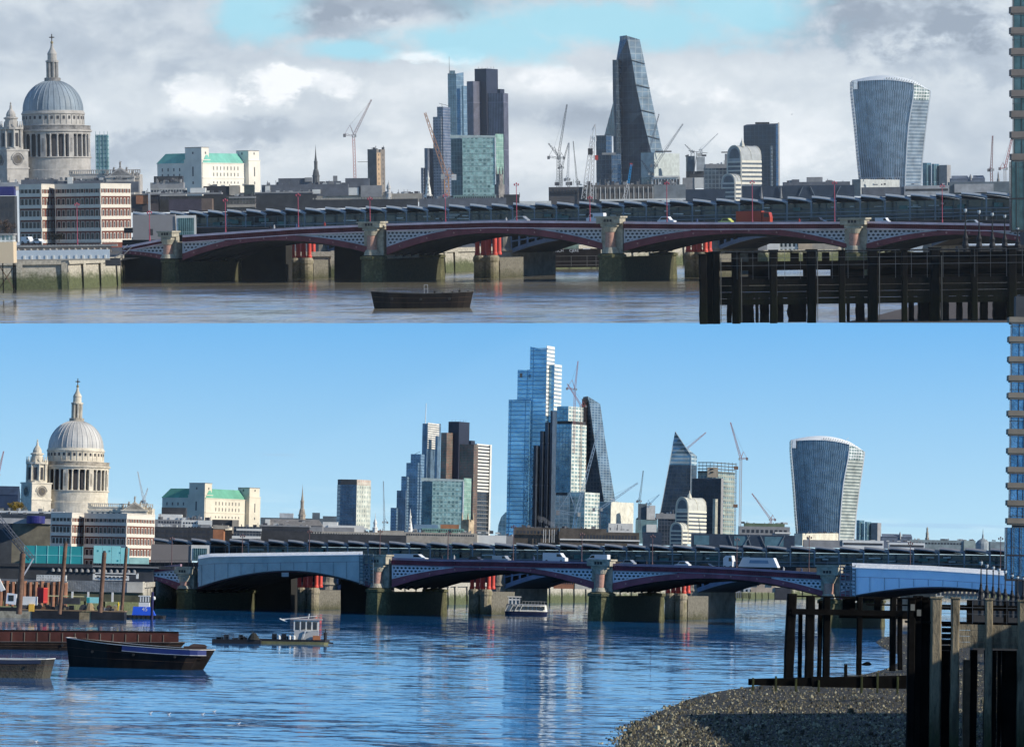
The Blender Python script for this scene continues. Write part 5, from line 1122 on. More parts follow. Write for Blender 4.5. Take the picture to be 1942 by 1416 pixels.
# ------------------------------------------------------------------ UPPER REACH CITY
C.up = True
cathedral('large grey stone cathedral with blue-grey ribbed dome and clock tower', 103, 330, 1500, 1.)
copper_block('cream stone block with twin towers and green copper roof', 385, 352, 1750, 1.)
mansion(192, 1., 349, 458, 900, 5, 22)
simple('scaffolded_block', 'pale green scaffolded block just right of the cathedral drum', 'building site', 195, 340, 1700, facade('pale scaffold', (.30, .45, .45), (.5, .62, .62), (.12, .26, .27), 7, 8, .2, .4, 0), [(182, 206, 256, 345, 14, 0)], pn='sheeted_front', extra=lambda: (part('scaffold_pole', (lambda g: ([g.bar((x, -1.5, -5), (x, -1.5, 90), .45) for x in (-12, -4, 4, 10.5)], g)[-1])(G()), plain('teal pole', (.1, .25, .27)))))
simple('waterside_building', 'dark grey waterside building with a blue roof band at the left edge', 'office building', 10, 400, 950, plain('dark cladding', (.06, .065, .07)), [(-60, 28, 372, 460, 30, 0), (-60, 36, 346, 354, 26, 4, plain('light roof edge', (.35, .36, .37))), (-60, 27, 354, 371, 24, 1, plain('dark blue tank', (.03, .03, .16), .4))], extra=lambda: (winrow(-40, 26, 385, 10, 8), winrow(-40, 26, 402, 10, 8), roofbits(-20, 34, 346, 5, 14)))
small_tree('bare brown tree at the left edge beside the mansion block', 10, 452, 800, 34, 36, (.09, .06, .045), 8)
small_tree('dark bush under the mansion block, left of the bridge', 112, 457, 800, 26, 16, (.03, .03, .025), 9)
simple('office_block', 'slate-topped offices directly behind the mansion block', 'office building', 120, 350, 1100, plain('slate mass', (.12, .13, .15)), [(40, 108, 340, 352, 20, 4), (108, 196, 343, 352, 20, 2), (128, 138, 336, 352, 8, 0, whw), (196, 262, 346, 366, 20, 3)], extra=lambda: (roofbits(45, 255, 342, 20, 91, hmax=6)))
simple('terrace_house', 'pale terrace with chimneys and a dark flat building left of the twin-tower block', 'building', 320, 350, 1300, whw, [(285, 348, 346, 372, 24, 8, gyw), (292, 346, 334, 346, 24, 16, dkm), (285, 352, 357, 372, 20, 0, plain('cream terrace', (.42, .41, .38)))], extra=lambda: (roofbits(288, 350, 346, 14, 45, hmax=9), winrow(286, 350, 360, 4, 12)))
simple('office_block', 'long dark brown block with white shed roof behind the station roof', 'office building', 330, 380, 1050, plain('brown cladding', (.085, .07, .07)), [(248, 600, 371, 402, 10, 60, dkm), (248, 300, 368, 400, 30, 4, plain('brown cladding', (.085, .07, .07))), (258, 280, 370, 386, 6, -1, brw), (320, 382, 378, 400, 30, 0, plain('plum cladding', (.07, .06, .08))), (382, 402, 377, 400, 30, 0, plain('tan cladding', (.16, .12, .10))), (270, 420, 366, 369, 30, -2, gyw), (361, 390, 357, 368, 16, 2, whw)], extra=lambda: (roofbits(262, 420, 367, 16, 47, hmax=7), part('white_flue', FL(281, 285, 366, 400, 3, -4), plain('grey flue', (.4, .41, .42))), winrow(286, 320, 374, 4, 7)))
simple('office_block', 'dark block with small beige tower right of the white shed roof', 'office building', 420, 370, 1150, dkm, [(386, 436, 353, 372, 24, 0, plain('near black wall', (.04, .04, .045))), (435, 454, 352, 370, 20, -2, bei), (463, 482, 351, 370, 18, 0, plain('dark green grey', (.06, .08, .08))), (452, 500, 366, 380, 20, 4, gyw)], extra=lambda: roofbits(388, 480, 353, 6, 48, hmax=4))
simple('office_block', 'brown block with two pale balcony bands behind the station roof', 'office building', 455, 380, 1040, facade('brown office glass', (.07, .065, .06), (.12, .11, .1), (.1, .09, .085), 6, 7, .15), [(430, 484, 372, 396, 22, 0)], extra=lambda: (part('balcony_band', FL(434, 485, 373, 376, 3, -2), gyw), part('balcony_band', FL(430, 484, 388, 393, 4, -3), bei), roofbits(436, 480, 372, 4, 8)))
simple('office_block', 'long slate-blue office block right of the balconied block', 'office building', 530, 375, 1100, plain('slate office', (.055, .065, .08)), [(484, 592, 366, 396, 30, 0)], extra=lambda: (winrow(487, 590, 371, 4, 16), winrow(487, 590, 380, 4, 16), roofbits(486, 588, 366, 10, 12), part('parapet', FL(483, 593, 364, 366.5, 30, -1), gyw)))
simple('slate_roofed_hall', 'broad slate roof mass beneath the black church spire', 'hall', 560, 355, 1250, plain('slate mass', (.12, .13, .15)), [(496, 660, 350, 372, 25, 0), (528, 592, 338, 350, 20, 6), (503, 512, 352, 364, 5, -2, whw), (578, 592, 337, 345, 9, 3, gyw), (592, 607, 360, 368, 8, -4, whw)], extra=lambda: (roofbits(500, 655, 350, 14, 13, hmax=6)))
spire_church('slim black church spire', 599, 345, 1500, .82)
simple('roofscape', 'grey roofs and huts around the red crane mast', 'building', 670, 360, 1350, gyw, [(618, 646, 343, 372, 20, 2, plain('slate mass', (.12, .13, .15))), (632, 640, 333, 345, 8, 4), (655, 700, 338, 372, 20, 6, plain('slate mass', (.12, .13, .15))), (652, 680, 356, 370, 20, 0, whw), (684, 724, 352, 374, 20, -2, gyw), (590, 800, 368, 384, 25, 4, bei)], extra=lambda: (roofbits(596, 796, 368, 26, 31, hmax=5)))
simple('quay_building', 'long dark cornice-toothed block right behind the station roof', 'office building', 690, 380, 1000, dkm, [(588, 792, 378, 394, 30, 0, dkm)], extra=lambda: (winrow(592, 790, 374.5, 3, 38, w_=.5, mat=plain('pale cornice tooth', (.4, .38, .33)), name='cornice_tooth')))
simple('concrete_core', 'raw concrete tower core, dark left side and right side tinted as sunlit', 'building site', 715, 365, 1450, plain('raw concrete', (.20, .18, .16), .85, var=.2, scale=.3), [(698, 715, 731, [284, 283, 286, 283], 372, 30, 0)], extra=lambda: (bigwins(plan(698, 715, 731, 30)[0], plan(698, 715, 731, 30)[1], 2, [296 + i * 9 for i in range(7)], 2.2, 4, dkm), part('sunlit_tint', (lambda g: (g.fbox(plan(698, 715, 731, 30)[0], plan(698, 715, 731, 30)[1], .5, 15, zr(370), zr(290), -.2, .12), g)[-1])(G()), plain('sunlit concrete tone', (.45, .32, .2))), roofbits(702, 730, 284, 5, 4, hmax=5), part('tie_beam', (lambda g: (g.bar((-36, 0, zr(307)), (-16, 0, zr(307)), .6), g)[-1])(G()), dkm)))  # tan skin on the right face puts sunlight into the colour
start('turret_church', 'small white turret with onion cupola right of the concrete core', 'church tower', 737, 372, 1350)
g = G(); g.lathe(0, 5, [(5.5, -6), (5.5, 4), (6, 5), (3.4, 7), (3.2, 13), (4.4, 15), (3.8, 19), (1.6, 23), (.5, 27), (0, 32)], 8); part('turret', g, plain('grey white stone', (.5, .5, .48)))
spire_church('white stone steeple with pointed lantern', 812, 372, 1300, .85, white=True)
simple('stepped_tower', 'dusky glass tower climbing in steps to the right', 'skyscraper', 838, 370, 1900, facade('dusky steps', (.10, .13, .18), (.15, .18, .22), (.18, .19, .22), 6, 5.5, .16, .25, .4, .5), [(799, 803, 808, 318, 380, 20, 0), (806, 812, 826, 281, 380, 20, 2, facade('dusky fins', (.09, .115, .17), (.12, .15, .2), (.15, .17, .22), 4, 90, .25)), (823, 838, 853, 222, 380, 20, 5), (831, 842, 856, 203, 380, 20, 9)], pn='glass_block', extra=lambda: part('roof_crane', (lambda g: (g.bar((-4, 20, zr(196)), (14, 20, zr(201)), .5), g.bar((2, 20, zr(203)), (2, 20, zr(198)), .5), g)[-1])(G()), dkm))
start('masted_tower', 'tall slim pale teal glass tower with a thin dark mast', 'skyscraper', 870, 370, 2000)
sl2 = facade('pale teal slab', (.16, .23, .27), (.20, .28, .32), (.19, .27, .31), 5, 9, .1, .2, .4)
part('facade', B(852, 868, 882, [141, 137, 142, 140], 385, 24, 0), sl2); part('facade', B(878, 881, 888, 164, 385, 24, -3), sl2); part('roof_fins', FL(856, 866, 135, 141, 8, 2), sl2)
g = G(); g.bar((cp(855)[0], 8, zr(141)), (cp(855)[0], 8, zr(108)), .5, .25, 6); part('mast', g, dkm)
tower42('dark ribbed tower with taller blackish core', 925, 375, 2050, 1.)
green_glass('green glass office block with a grid of square windows', 905, 375, 1750, 1.)
simple('church_tower', 'grey stone church tower with pinnacles before the green glass block', 'church tower', 950, 370, 1500, plain('old grey tower', (.20, .19, .18), .85, var=.5, scale=.4), [(938, 946, 957, 350, 385, 30, 0), (941, 948, 955, 330, 352, 30, 1.5)], extra=lambda: [part('pinnacle', (lambda g, x: (g.lathe(cp(x, 4)[0], 4, [(1.6, zr(331)), (1.3, zr(324)), (0, zr(315))], 4), g)[-1])(G(), x), plain('old grey tower', (.2, .19, .18))) for x in (942, 948, 954)])
simple('roofscape', 'low green-trimmed and white roofs under the green glass block', 'building', 880, 380, 1250, gyw, [(795, 960, 376, 394, 25, 0, plain('slate mass', (.12, .13, .15))), (860, 940, 370, 378, 15, 6, plain('green trimmed dull', (.2, .3, .28))), (955, 985, 370, 392, 20, 3, dkm), (985, 1045, 383, 394, 20, 0, whw)], extra=lambda: (roofbits(800, 985, 376, 26, 42, hmax=6), winrow(862, 938, 373, 3, 18)))
bq, cq, aq = wedge('tall dark leaning wedge-shaped glass tower among cranes', 2150, [(68, 1178, 1191, 1193), (75, 1178, 1192, 1216), (120, 1170, 1201, 1225), (165, 1165, 1208, 1233), (215, 1165, 1218, 1243), (263, 1165, 1229, 1252), (330, 1165, 1244, 1268), (392, 1165, 1256, 1284)], 330)
g = G(); 
for r, a, b_ in ((121, 1201, 1225), (167, 1209, 1234), (215, 1218, 1243), (264, 1229, 1252)): g.bar((cp(a)[0], -1.5, zr(r - 6)), (cp(b_, 20)[0], 20, zr(r)), .8)
part('sloping_band', g, plain('wedge mullion', (.03, .045, .06)))
part('service_core', B(1164, 1170, 1180, 114, 345, 25, -4), facade('wedge dark glass' + 'True', 0, 0, 0, 1, 1)); 
simple('dark_glass_block', 'dark blue glass blocks at the foot of the wedge tower', 'office building', 1150, 330, 2000, facade('night blue glass', (.03, .05, .075), (.045, .065, .09), (.06, .08, .1), 8, 9, .08, .2, .35), [(1131, 1150, 1161, 257, 350, 20, 3), (1139, 1160, 1178, 292, 352, 25, -3), (1216, 1236, 1242, 290, 350, 20, 0, facade('slate glass side', (.1, .14, .16), (.12, .16, .18), (.11, .15, .17), 8, 9, .08))], pn='facade', extra=lambda: part('roof_edge', FL(1142, 1168, 290, 294, 3, -4), gyw))
start('pointed_lattice_core', 'narrow pointed dark lattice leaning on the wedge tower left side', 'building site', 1160, 255, 2120)
g = G(); a, b, c_ = cp(1146), cp(1167), cp(1165); g.face([(a[0], 0, zr(258)), (b[0], 0, zr(258)), (c_[0], 0, zr(190))]); g.face([(b[0], 14, zr(258)), (a[0], 14, zr(258)), (c_[0], 14, zr(190))]); g.face([(a[0], 0, zr(258)), (c_[0], 0, zr(190)), (c_[0], 14, zr(190)), (a[0], 14, zr(258))]); g.face([(b[0], 0, zr(258)), (b[0], 14, zr(258)), (c_[0], 14, zr(190)), (c_[0], 0, zr(190))]); part('sheeting', g, facade('lattice sheeting', (.10, .16, .2), (.14, .2, .25), (.05, .07, .09), 5, 9, .2))
simple('office_block', 'pale blank box-like block on columns right of the wedge tower', 'office building', 1241, 340, 1800, plain('pale grey cladding', (.42, .46, .44)), [(1216, 1241, 1289, 290, 336, 22, 0), (1236, 1290, 336, 365, 12, -5, whw)], extra=lambda: (part('roof_fence', FL(1243, 1274, 286.5, 289, 3, 1), dkm), winrow(1238, 1289, 340, 12, 9, y0=-5.4, mat=dkm), part('terrace', FL(1240, 1288, 334, 337, 12, -7), whw)))
simple('construction_base', 'long grey half-built block with white columns behind the station roof', 'building site', 1130, 365, 1300, plain('grey brown block', (.14, .13, .12), .8, var=.4), [(1041, 1110, 354, 394, 25, 3, plain('brown sheeted base', (.09, .085, .085))), (1108, 1245, 351, 388, 25, 0), (1240, 1300, 352, 380, 20, -1, plain('grey side', (.2, .22, .23)))], extra=lambda: ([part('white_column', (lambda g, x: (g.bar((cp(x)[0], -3, zr(378)), (cp(x)[0], -3, zr(355)), .9), g)[-1])(G(), x), whw) for x in range(1112, 1244, 9)], part('pale_beam', FL(1137, 1300, 378, 381.5, 4, -4), whw), winrow(1046, 1104, 358, 8, 10), winrow(1112, 1240, 358, 8, 22), roofbits(1050, 1290, 351, 24, 78, hmax=8)))
simple('plant_tower', 'grey mechanical tower with pale rounded box among girders', 'building', 1316, 335, 1800, plain('blue grey plant', (.10, .13, .15)), [(1302, 1318, 296, 345, 14, 4), (1322, 1337, 298, 325, 14, 0, plain('grey plant box', (.40, .42, .42))), (1302, 1345, 325, 350, 18, 3, dkm), (1295, 1318, 337, 360, 12, -3, gyw), (1317, 1338, 337, 357, 10, -4, whw)], extra=lambda: (roofbits(1300, 1340, 297, 6, 17, hmax=8), part('roof_boom', (lambda g: (g.bar((-10, 0, zr(286)), (26, 0, zr(291)), .8), g.bar((0, 0, zr(330)), (6, 0, zr(288)), .9), g)[-1])(G()), gyw)))
simple('office_block', 'dark curved glass block left of the barrel-topped block', 'office building', 1370, 340, 1750, facade('dull podium', (.07, .10, .13), (.1, .13, .16), (.13, .16, .18), 7, 8, .12), [(1336, 1400, 318, 380, 25, 0), (1376, 1400, 292, 320, 16, 6, gyw)], extra=lambda: (part('roof_edge', FL(1338, 1402, 311, 319, 30, -2), gyw), part('roof_canopy', FL(1369, 1385, 288, 290, 10, 2), dkm), roofbits(1345, 1398, 312, 4, 15)))
start('dark_slab_tower', 'plain black-blue slab tower behind the barrel-topped block', 'tower block', 1468, 345, 2000)
part('facade', B(1411, 1472, 1478, [238, 234, 235, 238], 365, 16, 0), facade('black slab glass U', (.03, .045, .07), (.035, .05, .075), (.034, .048, .07), 8, 8, .06)); part('pale_edge', B(1476, 1476.5, 1479, 233, 365, 30, -.5), gyw); part('front_wing', B(1461, 1463, 1474, 277, 365, 20, -5), facade('slate wing', (.12, .16, .2), (.14, .18, .22), (.13, .17, .21), 7, 7, .1)); part('roof_edge', FL(1434, 1460, 232, 236, 10, 1), dkm)
arch_block('grey-white striped block with barrel-vaulted top', 1412, 352, 1700, 1.)
simple('glass_hall', 'long navy hall with slanted struts behind the station roof', 'hall', 1500, 370, 1300, plain('navy hall', (.035, .05, .075), .4), [(1296, 1376, 357, 385, 25, 0), (1408, 1620, 352, 382, 25, 0)], extra=lambda: ([part('strut', (lambda g, x, s_: (g.bar((cp(x)[0], -1.5, zr(372)), (cp(x + s_)[0], -1.5, zr(354)), .9), g)[-1])(G(), x, s_), plain('strut paint', (.16, .19, .22))) for x, s_ in ((1440, 4), (1481, -4), (1515, 8), (1545, -8), (1585, 9))], part('white_cowl', (lambda g: (g.lathe(cp(1444)[0], -3, [(2.5, zr(376)), (1.5, zr(366)), (.5, zr(354))], 6), g.lathe(cp(1481)[0], -3, [(2.5, zr(376)), (1.5, zr(366)), (.5, zr(354))], 6), g)[-1])(G()), gyw)))
simple('office_block', 'low dark roofs with round drum between slab tower and flared tower', 'office building', 1540, 345, 1600, plain('slate mass', (.12, .13, .15)), [(1486, 1612, 345, 366, 20, 0), (1531, 1560, 336, 346, 14, 4, gyw), (1502, 1516, 340, 346, 8, 4)], extra=lambda: (roofbits(1490, 1610, 345, 8, 16, hmax=4)))
walkie('top-heavy flared grey-blue glass tower with white curved roof', 1719, 336, 2000, 1.)
simple('office_block', 'grey and white flat-topped blocks at the foot of the flared tower', 'office building', 1632, 345, 1500, gyw, [(1616, 1632, 1706, [340, 340, 341, 340], 372, 24, 0, plain('pale concrete', (.4, .42, .41)))], extra=lambda: (part('left_wall', (lambda g: (g.fbox(plan(1616, 1632, 1706, 24)[3], plan(1616, 1632, 1706, 24)[0], 0, 17, zr(370), zr(341), -.2, .2), g)[-1])(G()), plain('dull concrete', (.2, .21, .2))), roofbits(1634, 1700, 340, 7, 23, hmax=3)))
for i, (L, M, R, t_, m_) in enumerate(((1750, 1758, 1766, 309, tf), (1767, 1772, 1781, 311, tf), (1781, 1796, 1803, 313, gyw))): simple('slim_tower', '%s of the three slim slabs right of the flared tower' % ('leftmost', 'middle', 'rightmost')[i], 'tower block', M, 345, 1900, m_, [(L, M, R, t_, 365, 30, 0)], group='three slim slabs, cloudy view', pn='facade')
simple('station_office', 'long grey flat roofs right of the flared tower', 'building', 1760, 355, 1300, gyw, [(1636, 1720, 354, 372, 20, 0, plain('slate mass', (.12, .13, .15))), (1715, 1800, 352, 370, 20, -2, plain('light roof edge', (.35, .36, .37))), (1810, 1884, 350, 366, 20, -2, plain('light roof edge', (.35, .36, .37))), (1800, 1925, 346, 370, 20, 3, plain('far slate', (.12, .15, .17)))], extra=lambda: (part('window_band', FL(1718, 1798, 358, 362, 1, -2.6), dkm), roofbits(1640, 1910, 350, 14, 29, hmax=4)))
simple('church_hall', 'slate hall with a small gable on the right skyline', 'church', 1840, 345, 1700, plain('blue slate', (.14, .17, .22)), [(1804, 1868, 338, 360, 20, 0)], extra=lambda: (part('roof', (lambda g: ([g.face([(cp(a)[0], -1, zr(339)), (cp(b)[0], -1, zr(339)), (cp(b - 2)[0], 9, zr(333)), (cp(a + 2)[0], 9, zr(333))]) for a, b in ((1804, 1838), (1845, 1868))], g)[-1])(G()), plain('blue slate', (.14, .17, .22))), part('gable_spire', (lambda g: (g.lathe(cp(1841)[0], 2, [(4, zr(342)), (3, zr(336)), (0, zr(330))], 4), g)[-1])(G()), gyw)))
start('monument_column', 'faint slender steeple between the two far-right cranes', 'church tower', 1894, 348, 1800)
g = G(); g.lathe(0, 5, [(4, -6), (4, 2), (3, 3), (2.6, 8), (1.6, 11), (1.4, 17), (0, 24)], 8); part('steeple', g, plain('grey stone far', (.25, .24, .22)))
cg, cpk, cor = plain('crane grey', (.06, .07, .08)), plain('crane pink', (.50, .18, .17), .6), plain('crane orange', (.62, .26, .05), .55)
crane('pink red tower crane with steep jib left of the concrete core', 1400, (674, 362), (672, 258), (707, 190), cpk, plain('faded pink jib', (.36, .26, .26)), 5.5, .28)
crane('orange crawler-style crane before the stepped tower', 1400, (848, 372), (847, 335), (808, 214), cor, plain('faded orange jib', (.5, .26, .14)), 10, .14, cw=plain('crane white', (.6, .6, .58)))
crane('grey crane with two working platforms, leftmost of the dark cluster', 1600, (1058, 355), (1059, 300), (1077, 199), cg, cg, 5.5, .22)
crane('lower grey crane arm reaching left in the dark cluster', 1610, (1064, 355), (1062, 300), (1041, 272), cg, cg, 4.5, .3)
crane('slim grey crane jib in the middle of the dark cluster', 1620, (1079, 356), (1077, 340), (1080, 271), cg, plain('grey jib', (.3, .34, .38)), 5, .1)
crane('thin grey crane line, right in the dark cluster', 1630, (1096, 356), (1094, 345), (1088, 268), cg, cg, 3, .08)
crane('grey crane leaning across the wedge tower foot toward the right', 1640, (1065, 352), (1066, 318), (1079, 272), cg, cg, 4, .15)
wl = plain('white lattice steel', (.62, .60, .57), .6)
start('lattice_tower', 'tall white A-shaped lattice derrick left of the wedge tower', 'derrick', 1118, 378, 1250)
for (a, b, w_) in (((-11, 0), (6, 120), 9), ((4, 0), (9, 118), 7)): g = G(); g.truss((a[0], 0, a[1]), (b[0], 4, b[1]), w_, .75, 14, 4); part('mast', g, wl)
g = G(); g.bar((6, 0, 120), (12, 0, 142), .8); g.bar((12, 0, 142), (14, 0, 110), .7); g.bar((6, 2, 130), (12, 2, 142), .7); part('head_frame', g, wl)
g = G(); g.box(11, 17, -2, 2, 74, 83); part('red_cab', g, plain('red cab', (.5, .07, .05))); g = G(); g.box(-2, 7, -4, 4, 84, 96); part('machinery', g, dkm)
start('lattice_tower', 'short lattice derrick with bright blue upper jib and white legs', 'derrick', 1190, 378, 1250)
g = G(); g.truss((-6, 0, 0), (2, 0, 30), 7, .6, 6, 3.5); part('mast', g, wl); g = G(); g.truss((2, 0, 30), (8, 0, 66), 3.4, .7, 7, 2.6); part('jib', g, plain('bright blue steel', (.03, .30, .60))); g = G(); g.box(5, 10, -1.5, 1.5, 62, 68); part('jib_head', g, plain('red cab', (.5, .07, .05)))
crane('grey crane jib crossing the wedge tower right edge', 2050, (1232, 340), (1228, 300), (1251, 217), ck, ck, 4, .1)
crane('long grey crane jib leaning right from the pale box block', 1780, (1240, 320), (1243, 314), (1296, 236), ck, plain('crane grey pale', (.2, .22, .24)), 5, .1)
crane('small grey crane arm left of the plant tower', 1790, (1310, 300), (1312, 288), (1299, 274), ck, ck, 3, .2)
crane('faint distant pale crane behind the plant tower', 2300, (1325, 300), (1330, 285), (1362, 254), plain('faint steel', (.4, .44, .47)), plain('faint steel', (.4, .44, .47)), 2, .1)
crane('upright dark red crane mast, left of two at the far right', 1700, (1881, 350), (1880, 322), (1883, 258), plain('dull red mast', (.28, .14, .13)), plain('dull red mast', (.28, .14, .13)), 5, .1)
crane('red and white crane beside the balcony tower at the far right', 1700, (1906, 350), (1906, 320), (1925, 240), plain('white mast', (.6, .58, .55)), cpk, 5, .15)
crane('small white crane on the construction block roof', 1290, (1154, 352), (1153, 345), (1165, 318), plain('white mast', (.6, .58, .55)), cg, 3, .2)
crane('dark short crane arm before the pale box block', 1700, (1236, 345), (1234, 330), (1217, 304), cg, cg, 4.5, .2)
# ------------------------------------------------------------------ both banks near the bridge: lamps, vehicles, boats, people
def vehicle(name, label, cat, px, row, length, height, paint, off=9., facing=1, group=None, kind='car'):
    """stands on the bridge deck; length and height in photo pixels"""
    o = FP(px, row, off); d = o.y; C.abs = False; C.u = d / F; C.c = px - 971; C.o = o; C.k = 1; C.ref = (px, row)
    e = bpy.data.objects.new(name, None); COL.objects.link(e); e.location = o; e.rotation_euler = (0, 0, -ALP); tag(e, label, cat, group); C.t = e
    if C.up: UP.append(e)
    L, hh, wd = length / math.cos(ALP), height, 15.; gl = plain('dark car glass', (.02, .025, .03), .1); ty = plain('tyre', (.02, .02, .02)); s = facing
    def prof(pts, y0, y1): 
        g = G(); pts = [(x * s, z) for x, z in pts]; pts = pts if s > 0 else pts[::-1]
        g.face([(x, y0, z) for x, z in pts]); g.face([(x, y1, z) for x, z in pts][::-1])
        for i in range(len(pts)): j = (i + 1) % len(pts); g.face([(pts[i][0], y0, pts[i][1]), (pts[i][0], y1, pts[i][1]), (pts[j][0], y1, pts[j][1]), (pts[j][0], y0, pts[j][1])])
        return g
    a = L / 2
    if kind == 'car':
        part('body', prof([(-a, 2), (a, 2), (a, hh * .5), (a * .55, hh * .6), (a * .28, hh), (-a * .5, hh), (-a * .85, hh * .62), (-a, hh * .55)], 0, wd), paint)
        part('side_window', prof([(a * .42, hh * .62), (a * .24, hh * .92), (-a * .46, hh * .92), (-a * .7, hh * .62)], -.15, .1), gl)
    elif kind == 'van':
        part('body', prof([(-a, 2), (a, 2), (a, hh * .5), (a * .8, hh * .58), (a * .55, hh), (-a * .95, hh), (-a, hh * .94)], 0, wd), paint)
        part('side_window', prof([(a * .74, hh * .6), (a * .52, hh * .9), (a * .25, hh * .9), (a * .25, hh * .6)], -.15, .1), gl)
    elif kind == 'truck':
        part('cargo_body', prof([(-a, 4), (a * .5, 4), (a * .5, hh), (-a, hh)], 0, wd), paint)
        part('cab', prof([(a * .54, 3), (a, 3), (a, hh * .55), (a * .93, hh * .92), (a * .54, hh * .95)], 0, wd), paint)
        part('side_window', prof([(a * .64, hh * .55), (a * .94, hh * .55), (a * .89, hh * .84), (a * .64, hh * .84)], -.15, .1), gl)
        part('roof_rail', prof([(-a, hh), (a * .5, hh), (a * .5, hh + .8), (-a, hh + .8)], 0, wd), plain('truck trim', (.3, .05, .04)))
    elif kind == 'tipper':
        part('tanker_body', prof([(-a, 6), (a, 6), (a * .78, hh), (-a * .78, hh)], 0, wd), paint); part('side_panel', prof([(-a * .45, hh * .55), (a * .55, hh * .55), (a * .5, hh * .8), (-a * .4, hh * .8)], -.3, .1), plain('blue side panel', (.22, .34, .46)))
        part('chassis', prof([(-a, 3), (a, 3), (a, 6), (-a, 6)], 1, wd - 1), ty)
    elif kind == 'cab':
        part('body', prof([(-a, 3), (a, 3), (a, hh * .6), (a * .8, hh), (-a * .4, hh), (-a, hh * .8)], 0, wd), paint); part('side_window', prof([(a * .2, hh * .55), (a * .85, hh * .55), (a * .66, hh * .85), (a * .2, hh * .85)], -.2, .1), gl)
    for x in (-a * .65, a * .65): g = G(); g.bar((x * s, -.2, 2.2), (x * s, 1.8, 2.2), 2.6, 2.6, 12); w_ = part('wheel', g, ty); g = G(); g.bar((x * s, -.35, 2.2), (x * s, 0, 2.2), 1.2, 1.2, 8); part('hub', g, plain('hub grey', (.3, .3, .3)), w_)
def person(px, row, off, c, label, h_=11., grp=None):
    o = FP(px, row, off); d = o.y; C.abs = False; C.u = d / F * 1.; C.o = o; u = h_ / 7.5
    me_t = bpy.data.objects.new('person', None); COL.objects.link(me_t); me_t.location = o; tag(me_t, label, 'person', grp); C.t = me_t
    if C.up: UP.append(me_t)
    g = G(); g.lathe(0, 0, [(.0, 3.6 * u), (.75 * u, 3.7 * u), (.6 * u, 4.6 * u), (.85 * u, 5.9 * u), (.8 * u, 6.2 * u), (.25 * u, 6.45 * u), (.25 * u, 6.6 * u), (.42 * u, 6.9 * u), (.42 * u, 7.2 * u), (.25 * u, 7.5 * u), (0, 7.5 * u)], 9)
    for s_ in (-1, 1): g.bar((s_ * .3 * u, 0, 3.8 * u), (s_ * .38 * u, -s_ * .5 * u, 0), .36 * u, .2 * u, 6); g.bar((s_ * .8 * u, 0, 6.1 * u), (s_ * .95 * u, .1 * u, 4.6 * u), .2 * u, .15 * u, 6); g.bar((s_ * .95 * u, .1 * u, 4.6 * u), (s_ * .85 * u, -.5 * u, 3.5 * u), .15 * u, .1 * u, 6)
    part('body', g, c)
def bridge_lamp(px, row, top, off=6., group=None, label='', c=None):
    """tall painted lamp column with a cluster of small heads"""
    o = FP(px, row, off); C.abs = False; C.u = o.y / F; C.o = o; C.ref = (px, row); C.k = 1; C.c = px - 971
    e = bpy.data.objects.new('street_lamp', None); COL.objects.link(e); e.location = o; tag(e, label, 'street lamp', group); C.t = e
    if C.up: UP.append(e)
    h_ = row - top; m_ = c
    g = G(); g.lathe(0, 0, [(1.5, -14), (1.3, 3), (.8, 5), (.6, h_ - 4), (.3, h_)], 8); part('post', g, m_)
    for (x, z) in ((-3.6, h_ - 3), (3.6, h_ - 3), (0, h_ - 1)):
        g = G(); g.bar((0, 0, z - 3), (x, -.5, z - 2), .35); g.lathe(x, -.5, [(0, z - 2.6), (.9, z - 2), (1.5, z), (.9, z + 1.4), (0, z + 2)], 8); part('lamp_head', g, m_)
def embankment_lamp(px, top, base, d, label, group, c, globe=None):
    start('street_lamp', None, 'street lamp', px, base, d, group); C.t['label'] = label; h_ = base - top
    g = G(); g.lathe(0, 0, [(5, -30), (5, -2), (6.5, -1), (6.5, 1), (5.5, 3), (4.5, h_ * .12), (5.2, h_ * .2), (3.2, h_ * .27), (2.2, h_ * .34), (2.6, h_ * .36), (1.4, h_ * .40), (1.1, h_ * .8), (1.8, h_ * .82), (.8, h_ * .84)], 12); part('pedestal', g, c)
    g = G(); g.lathe(0, 0, [(.8, h_ * .84), (2.6, h_ * .87), (3.2, h_ * .91), (2.6, h_ * .95), (0, h_ * .96)], 12); part('globe', g, globe or plain('lamp globe', (.45, .5, .52), .2)); g = G(); g.lathe(0, 0, [(3.3, h_ * .945), (1.2, h_ * .98), (0, h_)], 8); part('finial', g, c)
iron = plain('black lamp iron', (.012, .013, .016), .5)
pk = plain('pink lamp paint', (.42, .08, .12), .6); dpk = plain('dull lamp paint', (.14, .08, .08), .6)
ORD = 'first second third fourth fifth sixth seventh eighth ninth tenth eleventh twelfth'.split()
C.up = True
for i, (x, r, t_) in enumerate(((147, 458, 385), (284, 452, 400), (428, 440, 377), (566, 432, 367), (702, 424, 374), (845, 421, 374 - 6), (980, 419, 347), (1119, 418, 372), (1265, 422, 345), (1427, 422, 343), (1583, 421, 344), (1787, 421, 350))):
    bridge_lamp(x, r, t_, 5, 'pink lamp posts along the road bridge, cloudy view', ORD[i] + ' pink lamp post from the left on the road bridge, cloudy view', pk)
whp = plain('white car paint', (.72, .73, .74), .25, var=.02); slp = plain('silver car paint', (.38, .40, .42), .25, .3, var=.02); blp = plain('black car paint', (.03, .03, .035), .2, var=.02); rdp = plain('orange red truck paint', (.42, .06, .03), .4, var=.1); yl = plain('lime car paint', (.55, .6, .15), .4, var=.02)
